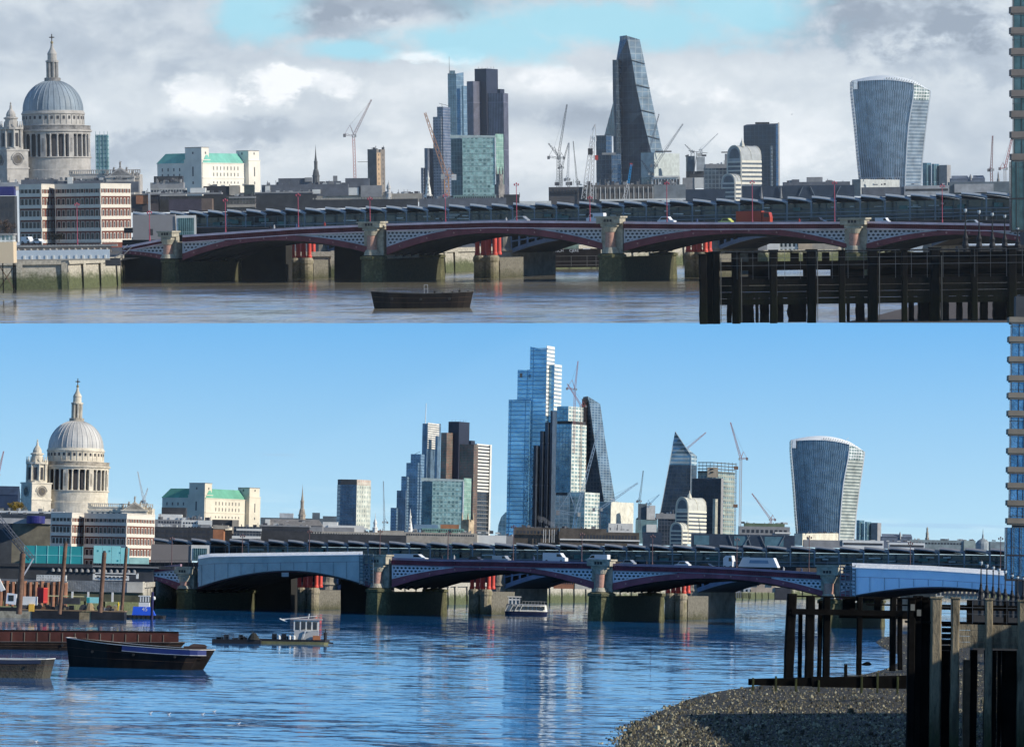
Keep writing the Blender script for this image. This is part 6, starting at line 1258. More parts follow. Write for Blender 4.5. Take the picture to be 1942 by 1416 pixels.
vehicle('car', 'silver estate car above the second open arch, cloudy view', 'car', 983, 424, 32, 14, slp, facing=-1); vehicle('van', 'white van beside the central pier top, cloudy view', 'van', 1128, 424, 32, 20, whp, facing=-1, kind='van')
vehicle('pickup', 'white pickup car right of the central pier, cloudy view', 'car', 1262, 426, 30, 15, whp, facing=1); vehicle('car', 'lime yellow car left of the red truck, cloudy view', 'car', 1374, 426, 24, 12, yl, facing=-1)
vehicle('truck', 'orange red box truck on the road bridge, cloudy view', 'truck', 1428, 426, 62, 25, rdp, kind='truck', off=12); vehicle('car', 'dark car right of the red truck, cloudy view', 'car', 1548, 426, 30, 14, blp)
vehicle('van', 'white van half hidden near the right pier, cloudy view', 'van', 1672, 426, 24, 13, whp, kind='van'); vehicle('car', 'pale blue car near the black lamp posts, cloudy view', 'car', 1843, 430, 32, 13, slp)
vehicle('van', 'white van parked on the left embankment road, nearer, cloudy view', 'van', 48, 462, 18, 13, whp, kind='van', off=-4); vehicle('car', 'white car parked on the left embankment road, cloudy view', 'car', 70, 463, 20, 10, whp, off=-4)
pc = [plain('dark coat', (.04, .04, .05)), plain('pale coat', (.5, .5, .5)), plain('blue coat', (.06, .1, .2)), plain('red coat', (.4, .05, .04))]
for i, (x, r, l) in enumerate(((512, 441, 'walker in a pale coat left of the second lamp post, cloudy view'), (520, 440, 'walker in a dark coat left of the second lamp post, cloudy view'), (562, 438, 'walker at the foot of a pink lamp post, cloudy view'), (616, 435, 'lone walker in blue left of the first arch pier, cloudy view'), (838, 427, 'walker in a pale coat above the middle arch, cloudy view'), (960, 426, 'walker in pale coat behind the silver car, cloudy view'), (1322, 428, 'walker in a dark coat left of the lime car, cloudy view'), (1516, 428, 'walker in a red coat between truck and right pier, cloudy view'))):
    person(x, r, 2.5, pc[i % 4] if 'red' not in l else pc[3], l, 14)
simple('station_wall', 'blank grey station wall with a white-framed window bay, left end', 'station building', 300, 440, 760, plain('blank grey wall', (.27, .26, .26), .8, var=.06), [(252, 332, 407, 456, 20, 0)], extra=lambda: (part('white_frame', FL(334, 372, 409, 446, 3, -2), whw), part('window_bay', FL(338, 368, 414, 446, 2, -3), facade('bay glass', (.04, .10, .11), (.08, .16, .17), (.2, .3, .3), 4, 30, .12)), part('doorway', FL(284, 290, 434, 446, 2, -.6), dkm)))
# left bank: embankment road shelf, arcaded river wall, moored pontoon post
simple('embankment_road', 'raised road edge on small arches leading to the bridge, cloudy left bank', 'viaduct', 120, 470, 640, plain('dark parapet stone', (.16, .14, .12)), [(-30, 222, 464, 468, 10, 2, plain('grey kerb', (.3, .3, .29))), (-30, 210, 468, 480, 10, 3)], extra=lambda: ([part('arch_recess', (lambda g, x: (g.lathe(cp(x)[0], 4, [(0, zr(478)), (4, zr(478)), (3.6, zr(474)), (2, zr(471)), (0, zr(470))], 10), g)[-1])(G(), x), plain('pale arch stone', (.30, .28, .25))) for x in range(34, 205, 12)], part('slender_railing', (lambda g: ([g.bar((cp(x)[0], 1, zr(464)), (cp(x)[0], 1, zr(459)), .25) for x in range(-20, 220, 6)], g.bar((cp(-25)[0], 1, zr(459)), (cp(222)[0], 1, zr(459)), .3), g)[-1])(G()), dkm)))
simple('river_hoarding', 'pale glazed hoarding along the top of the left river wall', 'fence', 120, 490, 625, plain('milky panels', (.55, .62, .68), .3, var=.12, scale=.08), [(30, 208, 474, 492, 3, 0)], pn='panel', extra=lambda: ([part('white_post', FL(x, x + 3.5, 484, 492, 2, -1.2), whw) for x in range(44, 205, 14)], part('base_rail', FL(30, 208, 491, 494, 4, -1.5), bei)))
start('stair', 'steep metal stair from the bridge foot to the river, left bank, cloudy view', 'staircase', 228, 490, 640)
g = G(); g.bar((-12, 0, 0), (14, 6, 26), .8); g.bar((-2, 0, -2), (22, 6, 22), .8); part('stringer', g, gyw); g = G(); [g.bar((-12 + 2.6 * i, 0, 2.6 * i - 1), (-2 + 2.4 * i, 0, 2.4 * i - 3), .5) for i in range(11)]; part('tread', g, dkm); g = G(); g.box(-28, 0, -4, 6, -14, 1); part('landing', g, dkm); 
# barge
def hull(label, pts_deck, pts_keel, mats, px, row, d, cat='barge', name='barge'): pass
def barge(name, label, px, row, L, hl, hr, beam, ang, mat, rail, d, hold=None, sheer=1.5, k=1., bow=.16, stern=.1, railw=.5, rk=(.93, .92)):
    """open lighter: px,row = waterline centre; L, beam, heights in photo pixels"""
    d = water(px, row).y; start(name, label, 'barge', px, row, d, None); ca, sa = math.cos(ang), math.sin(ang); n = 16
    def pt(t, s_, z): x = (t - .5) * L; y = s_ * beam / 2; return Vector((x * ca - y * sa, x * sa + y * ca, z))
    def wdt(t): return min(1, .25 + .75 * math.sin(min(1, t / stern) * math.pi / 2)) if t < stern else (min(1, max(0, math.cos(max(0, (t - (1 - bow)) / bow) * math.pi / 2)) ** .6 * .9 + .1) if t > 1 - bow else 1.)
    def hgt(t): return hl + (hr - hl) * t + sheer * (2 * t - 1) ** 2
    tt = [i / n for i in range(n + 1)]; g = G()
    for s_ in (-1, 1):
        for a, b in zip(tt, tt[1:]):
            rf = lambda t: rk[0] if t < .5 else rk[1]; ka = .5 + (a - .5) * rf(a); kb = .5 + (b - .5) * rf(b)
            f = [pt(ka, s_ * wdt(a) * .9, -2), pt(kb, s_ * wdt(b) * .9, -2), pt(b, s_ * wdt(b), hgt(b)), pt(a, s_ * wdt(a), hgt(a))]; g.face(f if s_ < 0 else f[::-1])
            ia, ib = .5 + (a - .5) * .9, .5 + (b - .5) * .9; f = [pt(ia, s_ * wdt(a) * .9, hgt(a) - .5), pt(ib, s_ * wdt(b) * .9, hgt(b) - .5), pt(ib, s_ * wdt(b) * .84, hgt(b) * .5), pt(ia, s_ * wdt(a) * .84, hgt(a) * .5)]; g.face(f if s_ < 0 else f[::-1])
    for t in (0, 1): kt = .5 + (t - .5) * rk[int(t)]; g.face([pt(kt, -wdt(t) * .9, -2), pt(kt, wdt(t) * .9, -2), pt(t, wdt(t), hgt(t)), pt(t, -wdt(t), hgt(t))])
    for a, b in zip(tt[1:-1], tt[2:-1]): g.face([pt(a, -wdt(a) * .8, hgt(a) * .5), pt(b, -wdt(b) * .8, hgt(b) * .5), pt(b, wdt(b) * .8, hgt(b) * .5), pt(a, wdt(a) * .8, hgt(a) * .5)])
    part('hull', g, mat); g = G()
    for s_ in (-1, 1):
        for a, b in zip(tt, tt[1:]): g.bar(pt(a, s_ * wdt(a), hgt(a)), pt(b, s_ * wdt(b), hgt(b)), railw)
    g.bar(pt(0, -wdt(0), hgt(0)), pt(0, wdt(0), hgt(0)), railw); g.bar(pt(1, -wdt(1), hgt(1)), pt(1, wdt(1), hgt(1)), railw); part('gunwale', g, rail)
    g = G(); 
    for a, b in ((0, .1), (.88, 1)): g.face([pt(a, -wdt(a), hgt(a) - .2), pt(b, -wdt(b), hgt(b) - .2), pt(b, wdt(b), hgt(b) - .2), pt(a, wdt(a), hgt(a) - .2)])
    part('end_deck', g, hold or mat)
    for f_ in (.38, .68):
        g = G(); [g.bar(pt(.5 + (a - .5) * (1 - (1 - rf(a)) * (1 - f_)), -wdt(a) * (.905 + .1 * f_), hgt(a) * f_), pt(.5 + (b - .5) * (1 - (1 - rf(b)) * (1 - f_)), -wdt(b) * (.905 + .1 * f_), hgt(b) * f_), .45) for a, b in zip(tt, tt[1:])]; part('rubbing_strake', g, plain('rusty strake', (.07, .04, .025), .8, var=.6, scale=.8))
    tm = plain('tyre', (.02, .02, .02))
    for t in (.22, .5, .78): c_ = pt(t, -1.03, hgt(t) * .62); g = G(); g.bar(c_, c_ + Vector((0, -1, 0)), 2.6, 2.4, 12); part('tyre_fender', g, tm)
    return pt, wdt, hgt
rust = plain('black barge steel', (.016, .012, .010), .75, var=.8, scale=.5, spec=.15, streak=True); rustd = plain('brown barge deck', (.11, .085, .07), .8, var=.5, scale=.6)
pt, wf, hf = barge('barge', 'single black open lighter lying in midstream', 801, 584, 196, 29, 27, 40, -.12, rust, plain('worn grey rail', (.16, .15, .14)), 440, rustd, 4, bow=.22, stern=.22)
part('cargo_cover', (lambda g: (g.face([pt(.12, -.8, 27), pt(.9, -.8, 25), pt(.9, .8, 25), pt(.12, .8, 27)]), g)[-1])(G()), rustd)
g = G(); g.bar(pt(.52, 0, 26), pt(.52, 0, 44), .5); g.bar(pt(.555, 0, 26), pt(.555, 0, 44), .5); g.bar(pt(.52, 0, 44), pt(.555, 0, 44), .5); g.bar(pt(.52, 0, 36), pt(.555, 0, 36), .3); part('ladder_frame', g, plain('pale steel', (.5, .5, .5)))
for t, s_, h_ in ((.04, .3, 6), (.1, -.3, 4), (.62, .2, 6), (.8, -.2, 5), (.86, .3, 8), (.95, 0, 7), (.7, 0, 4)): g = G(); b = pt(t, s_, 24); g.lathe(b.x, b.y, [(1.6, b.z), (1.6, b.z + h_), (2.2, b.z + h_ + .4), (2.2, b.z + h_ + 1.6), (0, b.z + h_ + 1.8)], 8); part('bollard', g, rust)
for i in range(6): g = G(); b = pt(.18 + .1 * i, random.uniform(-.4, .4), 26); g.box(b.x - 5, b.x + 4, b.y - 3, b.y + 3, b.z, b.z + random.uniform(1, 2.6)); part('deck_clutter', g, rustd)
# lettered lighters seen through the middle arch
start('moored_barge', 'black moored barge with white lettering seen through the middle arch', 'barge', 1090, 507, 820)
part('hull', FL(1046, 1140, 472, 507, 25, 0), rust); g = G(); [g.box(cp(x)[0], cp(x + .9)[0], -.8, .2, zr(505), zr(485)) for x in (1052, 1083, 1113, 1130)]; [g.box(cp(1048)[0], cp(1138)[0], -.6, .2, zr(r), zr(r) + .9) for r in (486, 496, 503)]; part('fender_rail', g, plain('worn grey rail', (.16, .15, .14)))
def text(s_, x, row, size, mat, nm='lettering', y=-1., ex=.15, par=None):
    c = bpy.data.curves.new(nm, 'FONT'); c.body = s_; c.size = size * C.u * 1.35; c.extrude = ex * C.u; c.align_x = 'CENTER'
    t = bpy.data.objects.new(nm, c); COL.objects.link(t); bpy.context.view_layer.update()
    me = bpy.data.meshes.new_from_object(t); bpy.data.objects.remove(t); o = bpy.data.objects.new(nm, me); COL.objects.link(o); me.materials.clear(); me.materials.append(mat)
    o.parent = par or C.t; o.rotation_euler = (R_(90), 0, 0); a = cp(x, y); o.location = Vector((a[0], y, zr(row))) * C.u; return o
wlt = plain('white lettering', (.7, .72, .75), .6)
text('BUSCH', 1058, 477.5, 5.2, wlt); text('CJERE', 1089, 477.5, 5.2, wlt); part('painted_line', FL(1106, 1120, 471.5, 473, .5, -.8), wlt)
part('green_stack', FL(1070, 1098, 462, 472, 10, 3), plain('mottled green', (.22, .3, .24), .8, var=.6, scale=.6))
# buildings seen under the right arch
simple('riverside_building', 'white gridded building and tan building seen under the right arch, cloudy view', 'building', 1500, 470, 900, whw, [(1455, 1478, 450, 474, 12, 0, whw), (1478, 1515, 448, 474, 12, 2, facade('grid window front', (.04, .06, .07), (.1, .13, .13), (.5, .52, .5), 8, 10, .25)), (1514, 1540, 450, 474, 12, 0, plain('tan wall', (.45, .36, .26))), (1540, 1590, 460, 474, 12, 2, bei), (1420, 1455, 465, 474, 12, 0, gyw)], extra=lambda: winrow(1518, 1536, 453, 9, 3))
# riverside tower with stacked balconies at the right edge
def balcony_tower(label, d, x0, x1, floors, glassm, base, top, bandh, low):
    start('balcony_tower', label, 'apartment building', x0, base, d); con = plain('brown concrete' + str(C.up), (.20, .17, .15) if C.up else (.22, .19, .15), .8, var=.3, scale=.15)
    part('core', FL(x0 + 12, x1 + 300, top, base, 22, 4), plain('dark core wall', (.05, .055, .06)))
    for r in floors:
        g = FL(x0, x1 + 300, r, r + bandh, 26, 0); part('balcony_slab', g, con); g = FL(x0 + 2.5, x1 + 300, r + bandh, r + bandh + 3, 23, 1.5); part('soffit_lip', g, con)
    for a, b in zip(floors, floors[1:]):
        g = FL(x0 + 5, x1 + 300, a + bandh + 3, b, 20, 3.2); part('glazing', g, glassm); g = G(); [g.box(cp(x)[0], cp(x + 1.2)[0], 2.6, 3.4, zr(b), zr(a + bandh + 3)) for x in (x0 + 5, x0 + 19, x0 + 29)]; part('window_frame', g, plain('dark frame', (.03, .03, .035)))
    g = FL(x0 - 1, x1 + 300, low, base, 24, 1); part('glazed_base', g, glassm); g = G(); [g.box(cp(x)[0], cp(x + 1.5)[0], .2, 1.1, zr(base), zr(low)) for x in (x0 - 1, x0 + 8, x0 + 23)]; g.box(cp(x0 - 2)[0], cp(x1 + 200)[0], 0, 1.1, zr(low + (base - low) * .55), zr(low + (base - low) * .55) + 3); g.box(cp(x0 - 2)[0], cp(x1 + 200)[0], -.5, 1.1, zr(base + 3), zr(base - 1)); part('window_frame', g, plain('dark frame', (.03, .03, .035)))
    g = FL(x0 + 30, x1 + 300, base + 2, base + 130, 90, 12); part('ground_storey', g, plain('dark core wall', (.05, .055, .06)))
balcony_tower('brown and glass balcony tower cut by the right edge', 500, 1919, 1950, [15, 54, 93, 133, 172, 211, 250, 292] if False else [-24, 15, 54, 93, 133, 172, 211, 250, 292], facade('dusk glass', (.04, .09, .10), (.07, .13, .15), (.05, .08, .09), 14, 60, .06, .08, .4), 437, -60, 12, 307)
for i, (x, t_, b) in enumerate(((1831, 392, 466), (1857, 395, 467), (1882, 400, 467), (1905.5, 404, 467), (1930, 430, 467))):
    embankment_lamp(x, t_, b, 470, '%s black cast iron embankment lamp on the right, cloudy view' % ('first', 'second', 'third', 'fourth', 'fifth')[i], 'black embankment lamps, cloudy view', iron)
simple('quay_wall', 'dark quay under the five black lamps at the right, cloudy view', 'river wall', 1870, 470, 480, plain('dark quay', (.04, .04, .04)), [(1816, 2300, 466, 500, 30, 0)])
# ------------------------------------------------------------------ timber jetties
wood = stained('dark jetty timber', (.008, .0075, .007), (.007, .009, .004), 3.5, 2.5, scale=1.2, spec=.08, rough=.95)
woodL = stained('weathered jetty timber', (.24, .20, .13), (.04, .05, .015), 4.6, 2.2, scale=1.3, mixc=(.02, .018, .013)); woodD = plain('black wet timber', (.005, .0045, .004), .9, var=.6, scale=1., spec=.08)
def pile(x0, x1, top, row, y, mat, cap=None, slope=0, name='pile', lean=0):
    """upright timber between photo columns x0..x1, y photo-pixel units behind the front"""
    g = G(); a, b = cp(x0, y), cp(x1, y); dp = min(b[0] - a[0], 16); zb = zr(row); zt = zr(top)
    rj = random.Random(int(x0 * 7 + top)); rg = []
    for i in range(8):
        t = i / 7; w_ = (b[0] - a[0]) * .045; ln = -lean * (1 - t); z = zb + (zt - zb) * t; j = lambda: rj.uniform(-w_, w_) if i < 7 else 0; c_ = .14 * (b[0] - a[0])
        L_, R_e = a[0] + ln + j(), b[0] + ln + j(); rg.append([Vector((L_ + c_, y, z)), Vector((R_e - c_, y, z)), Vector((R_e, y + c_, z)), Vector((R_e, y + dp, z)), Vector((L_, y + dp, z)), Vector((L_, y + c_, z))])
    g.loft(rg)
    o = part(name, g, mat)
    if cap: g = G(); g.box(a[0] - 2, b[0] + 2, y - 2, y + dp + 2, zt, zt + cap); part('pile_cap', g, mat, o)
    return o
def beam(x0, x1, r0, r1, y, dp, mat, name='beam', par=None): g = FL(x0, x1, r0, r1, dp, y); return part(name, g, mat, par)
start('timber_jetty', 'long black timber jetty with fascia boards and rails', 'jetty', 1640, 612, water(1640, 612).y + 1)
BR = 610.8
for (a, b, t_, y) in ((1327, 1342, 480, 0), (1340, 1353, 477, 6), (1352, 1366, 476, 0), (1389, 1405, 477, 2), (1461, 1475, 474, 0), (1532, 1549, 474, 0), (1592, 1604, 476, 0), (1647, 1666, 473, 0), (1711, 1722, 476, 0), (1765, 1784, 473, 0), (1843, 1855, 474, 0), (1912, 1929, 473, 0)): pile(a, b, t_, BR, y - 8, wood, 2.5)
for (a, b) in ((1379, 1388), (1406, 1430), (1433, 1439), (1442, 1459), (1474, 1486), (1495, 1530), (1606, 1612), (1624, 1640), (1724, 1734), (1742, 1764), (1786, 1800), (1815, 1826), (1836, 1842), (1860, 1874), (1885, 1910)): pile(a, b, 560, BR - 1, 14, woodD)
for i, (a, b) in enumerate(((1366, 1461), (1475, 1532), (1549, 1647), (1666, 1765), (1784, 1843), (1855, 1912), (1929, 2100))):
    for j in range(4): beam(a, b, 527 + j * 12.2, 538.6 + j * 12.2, -4, 4, wood, 'fascia_board')
beam(1366, 2100, 523, 527, 0, 60, woodD, 'deck'); beam(1340, 2100, 494, 511, 30, 6, woodD, 'rear_beam'); beam(1420, 1470, 511, 526, 34, 6, woodD, 'rear_post'); beam(1500, 1516, 478, 494, 34, 6, woodD, 'rear_post'); beam(1524, 1545, 478, 526, 34, 6, woodD, 'rear_post'); beam(1576, 1640, 500, 526, 34, 6, woodD, 'rear_beam'); beam(1560, 1574, 478, 500, 34, 5, woodD, 'rear_post'); beam(1420, 1438, 478, 500, 34, 5, woodD, 'rear_post'); beam(1660, 2100, 480, 526, 40, 6, woodD, 'rear_screen'); beam(1376, 2100, 474, 477, 30, 5, woodD, 'top_beam')
g = G(); rl = plain('thin steel rail', (.10, .11, .12), .5)
for r in (474.5, 487, 501): g.bar((cp(1366)[0], -9, zr(r)), (cp(2050)[0], -9, zr(r)), .45)
for x in list(range(1368, 1940, 30)): g.bar((cp(x)[0], -9, zr(527)), (cp(x)[0], -9, zr(474)), .4)
part('railing', g, rl)
g = G(); [g.box(cp(x)[0], cp(x)[0] + .9, -15, -8.2, zr(608), zr(486)) for x in (1366.5, 1405.5, 1549.5, 1666.5, 1784.5)]; part('pale_edge_strip', g, plain('pale strip', (.15, .14, .12)))  # thin paler strips down the right edges of five piles
# sign plate
setref(1436, 547, 398); C.d = 398; C.k = 1
sgn = thing('sign_plate', 'small cream sign plate fixed to the jetty fascia boards', 'sign', 1436, 547, 397)
part('plate', FL(1421, 1451, 541, 552.5, 1, 0), plain('cream sign', (.38, .36, .28), .6, var=.1)); g = G(); g.bar((-9, -.6, 0), (-9, 0, 0), 3.2, 3.2, 16); e_ = part('emblem', g, plain('sign ink', (.08, .08, .07))); g = G(); g.bar((-9, -.9, 0), (-9, -.5, 0), 2.2, 2.2, 16); part('emblem_centre', g, plain('cream sign', (.38, .36, .28)), e_)
text('RSIUE', 1441, 550, 6, plain('sign ink', (.08, .08, .07)), y=-.5)
# shingle seen behind the jetty and the deck rail at the left edge
start('river_jetty', 'cream cabin on a braced timber frame at the left edge, cloudy view', 'pier', 12, 553, 560)
part('cabin', FL(-60, 27, 459, 499, 40, 0), plain('cream cabin', (.68, .55, .38), .6, var=.05)); part('window_band', FL(-60, 26, 446, 459, 36, 2), facade('cabin windows', (.1, .16, .16), (.25, .3, .3), (.6, .62, .6), 8, 12, .2)); part('roof', FL(-62, 28, 443, 446, 42, -1), gyw)
g = G(); [g.bar((cp(x)[0], 2, zr(556)), (cp(x)[0], 2, zr(499)), 1.4) for x in (-4, 6, 26, 29)]; part('leg', g, woodD); g = G(); g.bar((cp(0)[0], 2, zr(505)), (cp(28)[0], 2, zr(550)), 1.2); g.bar((cp(27)[0], 4, zr(505)), (cp(-4)[0], 4, zr(550)), 1.2); g.bar((cp(-4)[0], 3, zr(528)), (cp(29)[0], 3, zr(528)), 1.); part('brace', g, plain('brown brace', (.16, .11, .07)))
# birds
def gull(label, px, row, k=1., group=None, up=False, d=None):
    if not up: w_ = water(px, row); d = w_.y
    start('gull', None, 'bird', px, row, d, group, k=k); C.t['label'] = label
    g = G(); n = 8; rings = []
    for (x, z, r) in ((-5, 2.2, .3), (-3.5, 2., 1.2), (-1, 1.7, 2.0), (1.5, 2.0, 1.9), (3, 3.4, 1.2), (3.6, 4.6, 1.15), (4.6, 5., .9), (5.6, 4.7, .25)): rings.append([Vector((x, r * math.cos(2 * math.pi * i / n), z + r * math.sin(2 * math.pi * i / n))) for i in range(n)])
    g.loft(rings); g.sm = True; part('body', g, plain('white feathers', (.8, .8, .78), .7, var=.05))
    if up: g = G(); g.face([(-1, -1, 3), (2, -1, 3), (1, -9, 6)]); g.face([(2, 1, 3), (-1, 1, 3), (1, 9, 6)])
    else:
        g = G(); g.face([(-5.5, -.8, 2.4), (1, -2, 2.6), (1.5, -1.4, 3.4), (-3, -.6, 3.6)]); g.face([(-5.5, .8, 2.4), (-3, .6, 3.6), (1.5, 1.4, 3.4), (1, 2, 2.6)])
    part('wing', g, plain('grey feathers', (.4, .41, .43)))
gull('tiny dark bird flying left of the flared tower, cloudy view', 1502, 218, .35, up=True, d=800)
# shingle behind the jetty
W = Vector
fp = [on_z(x, r, -H + .06) for x, r in ((1600, 611.5), (1666, 597), (1740, 578), (1830, 566), (2300, 560))]
g = G(); C.abs = True; g.v = []; 
g.face([fp[0], on_z(2300, 611.5, -H + .06), fp[4], fp[3], fp[2], fp[1]]); C.o = fp[0]; peb = plain('dark shingle', (.10, .085, .075), .9, var=.8, scale=2.5)
o = bpy.data.objects.new('foreshore', mesh_of(g, 'foreshore', peb)); COL.objects.link(o); o.location = C.o; tag(o, None, None, None, 'structure'); UP.append(o)
# ------------------------------------------------------------------ LOWER REACH, near things
C.up = False
sh = plain('pale blue sheeting', (.42, .48, .47), .55, var=.16, scale=.25); shw = plain('white sheeting', (.82, .84, .84), .5, var=.05); shb = plain('bright blue-white sheeting', (.80, .90, 1.0), .5, var=.10, scale=.2)
def sheeted(label, x0, x1, top, toprows, low, m_, split, pole):
    thing('scaffold_wrap', label, 'scaffolding', x0, lin(top, x0), D0(), absolute=True); xs = frange(x0, x1, 28)
    g = G(); strip(g, [(x, lin(top, x) + toprows, min(lin(top, x) + split, low(x))) for x in xs], -2.6, -2.2); part('upper_sheet', g, m_)
    g = G(); strip(g, [(x, min(lin(top, x) + split + .6, low(x) - .2), low(x)) for x in xs], -2.6, -2.2); part('lower_sheet', g, m_)
    g = G()
    for a, b in zip(xs, xs[1:]): A, Bq, Cq, Dq = FP(a, lin(top, a) + toprows, -3.2), FP(b, lin(top, b) + toprows, -3.2), FP(b, lin(top, b), -.9), FP(a, lin(top, a), -.9); g.face([A, Bq, Cq, Dq]); dn = Vector((0, 0, -.15)); g.face([Dq + dn, Cq + dn, Bq + dn, A + dn]); g.face([A + dn, Bq + dn, Bq, A])
    part('white_roof_strip', g, shw)
    g = G(); strip(g, [(x, low(x) - .8, low(x) + 1.2) for x in xs], -2.8, -2.0); part('edge_tube', g, dkm)
    g = G()
    for x in frange(x0 + 6, x1 - 6, 12): g.bar(FP(x, lin(top, x) + split, -2.75), FP(x, low(x) - 2, -2.75), .05)
    part('seam_tube', g, plain('seam grey', (.12, .15, .18)))
    g = G(); a, b = pole
    for x in frange(a, b, 3): g.bar(FP(x, lin(top, x) + 4, -2.9), FP(x, low(min(max(x, x0), x1)) + 2, -2.9), .12)
    for i in range(9):
        f = (i + .5) / 9; ra = lin(top, a) + 4 + f * (low(min(max(a, x0), x1)) - lin(top, a)) ; g.bar(FP(a, ra, -3), FP(b, ra, -3), .1)
        if i < 8: g.bar(FP(a, ra, -3), FP(b, ra + 6, -3), .08)
    part('scaffold_bay', g, plain('scaffold tube', (.16, .2, .22)))
sheeted('grey-blue sheeting wrapped over the left arch, white top strip', 376, 688, [(376, 1053), (400, 1049), (690, 1045), (712, 1046)], 6, lambda x: par(376, 545, 700, 1113, 1082, 1112, x, 1.9), sh, 19, (682, 708))
sheeted('bright pale blue sheeting wrapped over the right arch, white top strip', 1616, 1960, [(1592, 1066), (1760, 1072), (1912, 1082), (1990, 1087)], 9, lambda x: par(1616, 1775, 1960, 1130, 1113, 1137, x, 1.9), shb, 26, (1594, 1622))
thing('scaffold_sign', 'small white-framed sign board hanging under the left sheeted arch', 'sign', 541, 1089, D0(), absolute=True); g = G(); strip(g, [(534, 1085, 1093), (547, 1085, 1093)], -3.2, -3.0); part('board', g, plain('sign grey', (.3, .3, .3)))
simple('station_wall', 'blank brown-grey station wall with a white-framed window bay, left end', 'station building', 320, 1060, 800, plain('blank warm grey wall', (.22, .2, .19), .8, var=.06), [(286, 362, 1032, 1076, 20, 0)], extra=lambda: (part('white_frame', FL(362, 396, 1032, 1062, 3, -2), whw), part('window_bay', FL(366, 392, 1038, 1062, 2, -3), facade('bay glass', (.04, .10, .11), (.08, .16, .17), (.2, .3, .3), 4, 30, .12))))
for i, (x, r, t_) in enumerate(((325, 1076, 1018), (459, 1060, 1013), (586, 1058, 1005), (720, 1056, 1004), (849, 1062, 1008), (973, 1062, 996), (1103, 1065, 1010), (1237, 1070, 1014), (1397, 1078, 1020), (1534, 1082, 1016), (1726, 1090, 1027), (1897, 1096, 1018))):
    bridge_lamp(x, r, t_, 5, 'dull red lamp posts along the road bridge, clear view', ORD[i] + ' dull red lamp post from the left on the road bridge, clear view', dpk)
vehicle('truck', 'long white coach roof by the left wrapped arch, clear view', 'coach', 776, 1064, 60, 14, whp, kind='van', off=12); vehicle('van', 'white delivery van above the middle arch, left one, clear view', 'van', 1050, 1066, 42, 18, whp, kind='van'); vehicle('van', 'white van close to the central pier, clear view', 'van', 1132, 1068, 38, 17, whp, kind='van', facing=-1)
vehicle('car', 'pale silver car right of the central pier, clear view', 'car', 1188, 1073, 26, 12, slp, facing=-1); vehicle('car', 'white car above the right open arch, clear view', 'car', 1292, 1076, 26, 12, whp, facing=-1); vehicle('truck', 'white tractor cab left of the tipper trailer, clear view', 'truck', 1380, 1077, 17, 24, whp, kind='cab')
vehicle('trailer', 'white sloped tipper trailer with blue side panel, clear view', 'trailer', 1437, 1081, 72, 24, whp, kind='tipper', off=10); vehicle('car', 'dark car between the wrapped arch and the van, clear view', 'car', 900, 1066, 26, 11, blp); vehicle('van', 'small silver van above the crown of the middle arch, clear view', 'van', 948, 1066, 30, 13, slp, kind='van'); vehicle('car', 'black car left of the white tractor cab, clear view', 'car', 1338, 1078, 28, 10, blp)
for i, (x, r, l) in enumerate(((838, 1066, 'walker in a dark coat left of the middle arch crown, clear view'), (861, 1066, 'walker in a pale coat above the middle arch, clear view'), (1012, 1068, 'walker in blue right of the silver van, clear view'), (1226, 1076, 'walker in a dark coat near the central pier, clear view'), (1486, 1088, 'walker in a pale coat right of the trailer, clear view'), (1520, 1090, 'walker in a dark coat left of the wrapped right arch, clear view'))): person(x, r, 2.5, pc[i % 3], l, 14)
balcony_tower('brown and glass balcony tower cut by the right edge', 400, 1909, 1950, [600, 637, 675, 711, 744, 778, 813, 849, 885, 915, 948, 982], facade('sky blue glass', (.10, .26, .40), (.20, .40, .55), (.05, .08, .10), 14, 60, .06, .05, .6), 1098, 560, 10, 1000)
for i, (x, t_, b) in enumerate(((1860, 1060, 1136), (1871, 1066, 1137), (1883, 1070, 1138), (1894, 1074, 1139), (1906, 1078, 1140), (1919, 1086, 1140), (1929, 1090, 1141), (1940, 1092, 1141))):
    embankment_lamp(x, t_, b, 360 - i * 4, '%s black embankment lamp on the right, clear view' % ('first', 'second', 'third', 'fourth', 'fifth', 'sixth', 'seventh', 'eighth')[i], 'black embankment lamps, clear view', iron)
simple('quay_wall', 'dark quay under the black lamps at the right, clear view', 'river wall', 1900, 1170, 370, plain('dark quay', (.04, .04, .04)), [(1846, 2300, 1138, 1240, 40, 0)])
simple('riverside_building', 'sunlit stone building with tall windows seen under the wrapped right arch', 'building', 1800, 1130, 900, bei, [(1715, 1790, 1115, 1140, 20, 0, plain('sunlit stone', (.5, .45, .34))), (1790, 1870, 1118, 1140, 20, 4, plain('sunlit stone', (.5, .45, .34)))], extra=lambda: winrow(1720, 1865, 1120, 9, 18))
simple('riverside_building', 'glazed building and tan building seen under the right open arch', 'building', 1420, 1125, 880, whw, [(1375, 1406, 1102, 1134, 12, 0, gyw), (1404, 1424, 1100, 1122, 12, 0, facade('grid window front', (.04, .06, .07), (.1, .13, .13), (.5, .52, .5), 8, 10, .25)), (1424, 1470, 1098, 1122, 12, 2, plain('tan wall', (.45, .36, .26))), (1470, 1500, 1112, 1136, 12, 0, dkm)], extra=lambda: (winrow(1428, 1440, 1101, 9, 3), winrow(1456, 1468, 1101, 9, 3), winrow(1385, 1425, 1124, 10, 10, mat=plain('timber leg', (.1, .1, .05)))))
simple('riverside_building', 'red brick warehouses seen under the middle arch, clear view', 'building', 1080, 1112, 900, brw, [(1050, 1090, 1098, 1116, 12, 0, brw), (1088, 1120, 1102, 1116, 12, 0, plain('cream wall', (.55, .5, .4)))], extra=lambda: winrow(1052, 1088, 1102, 5, 8))
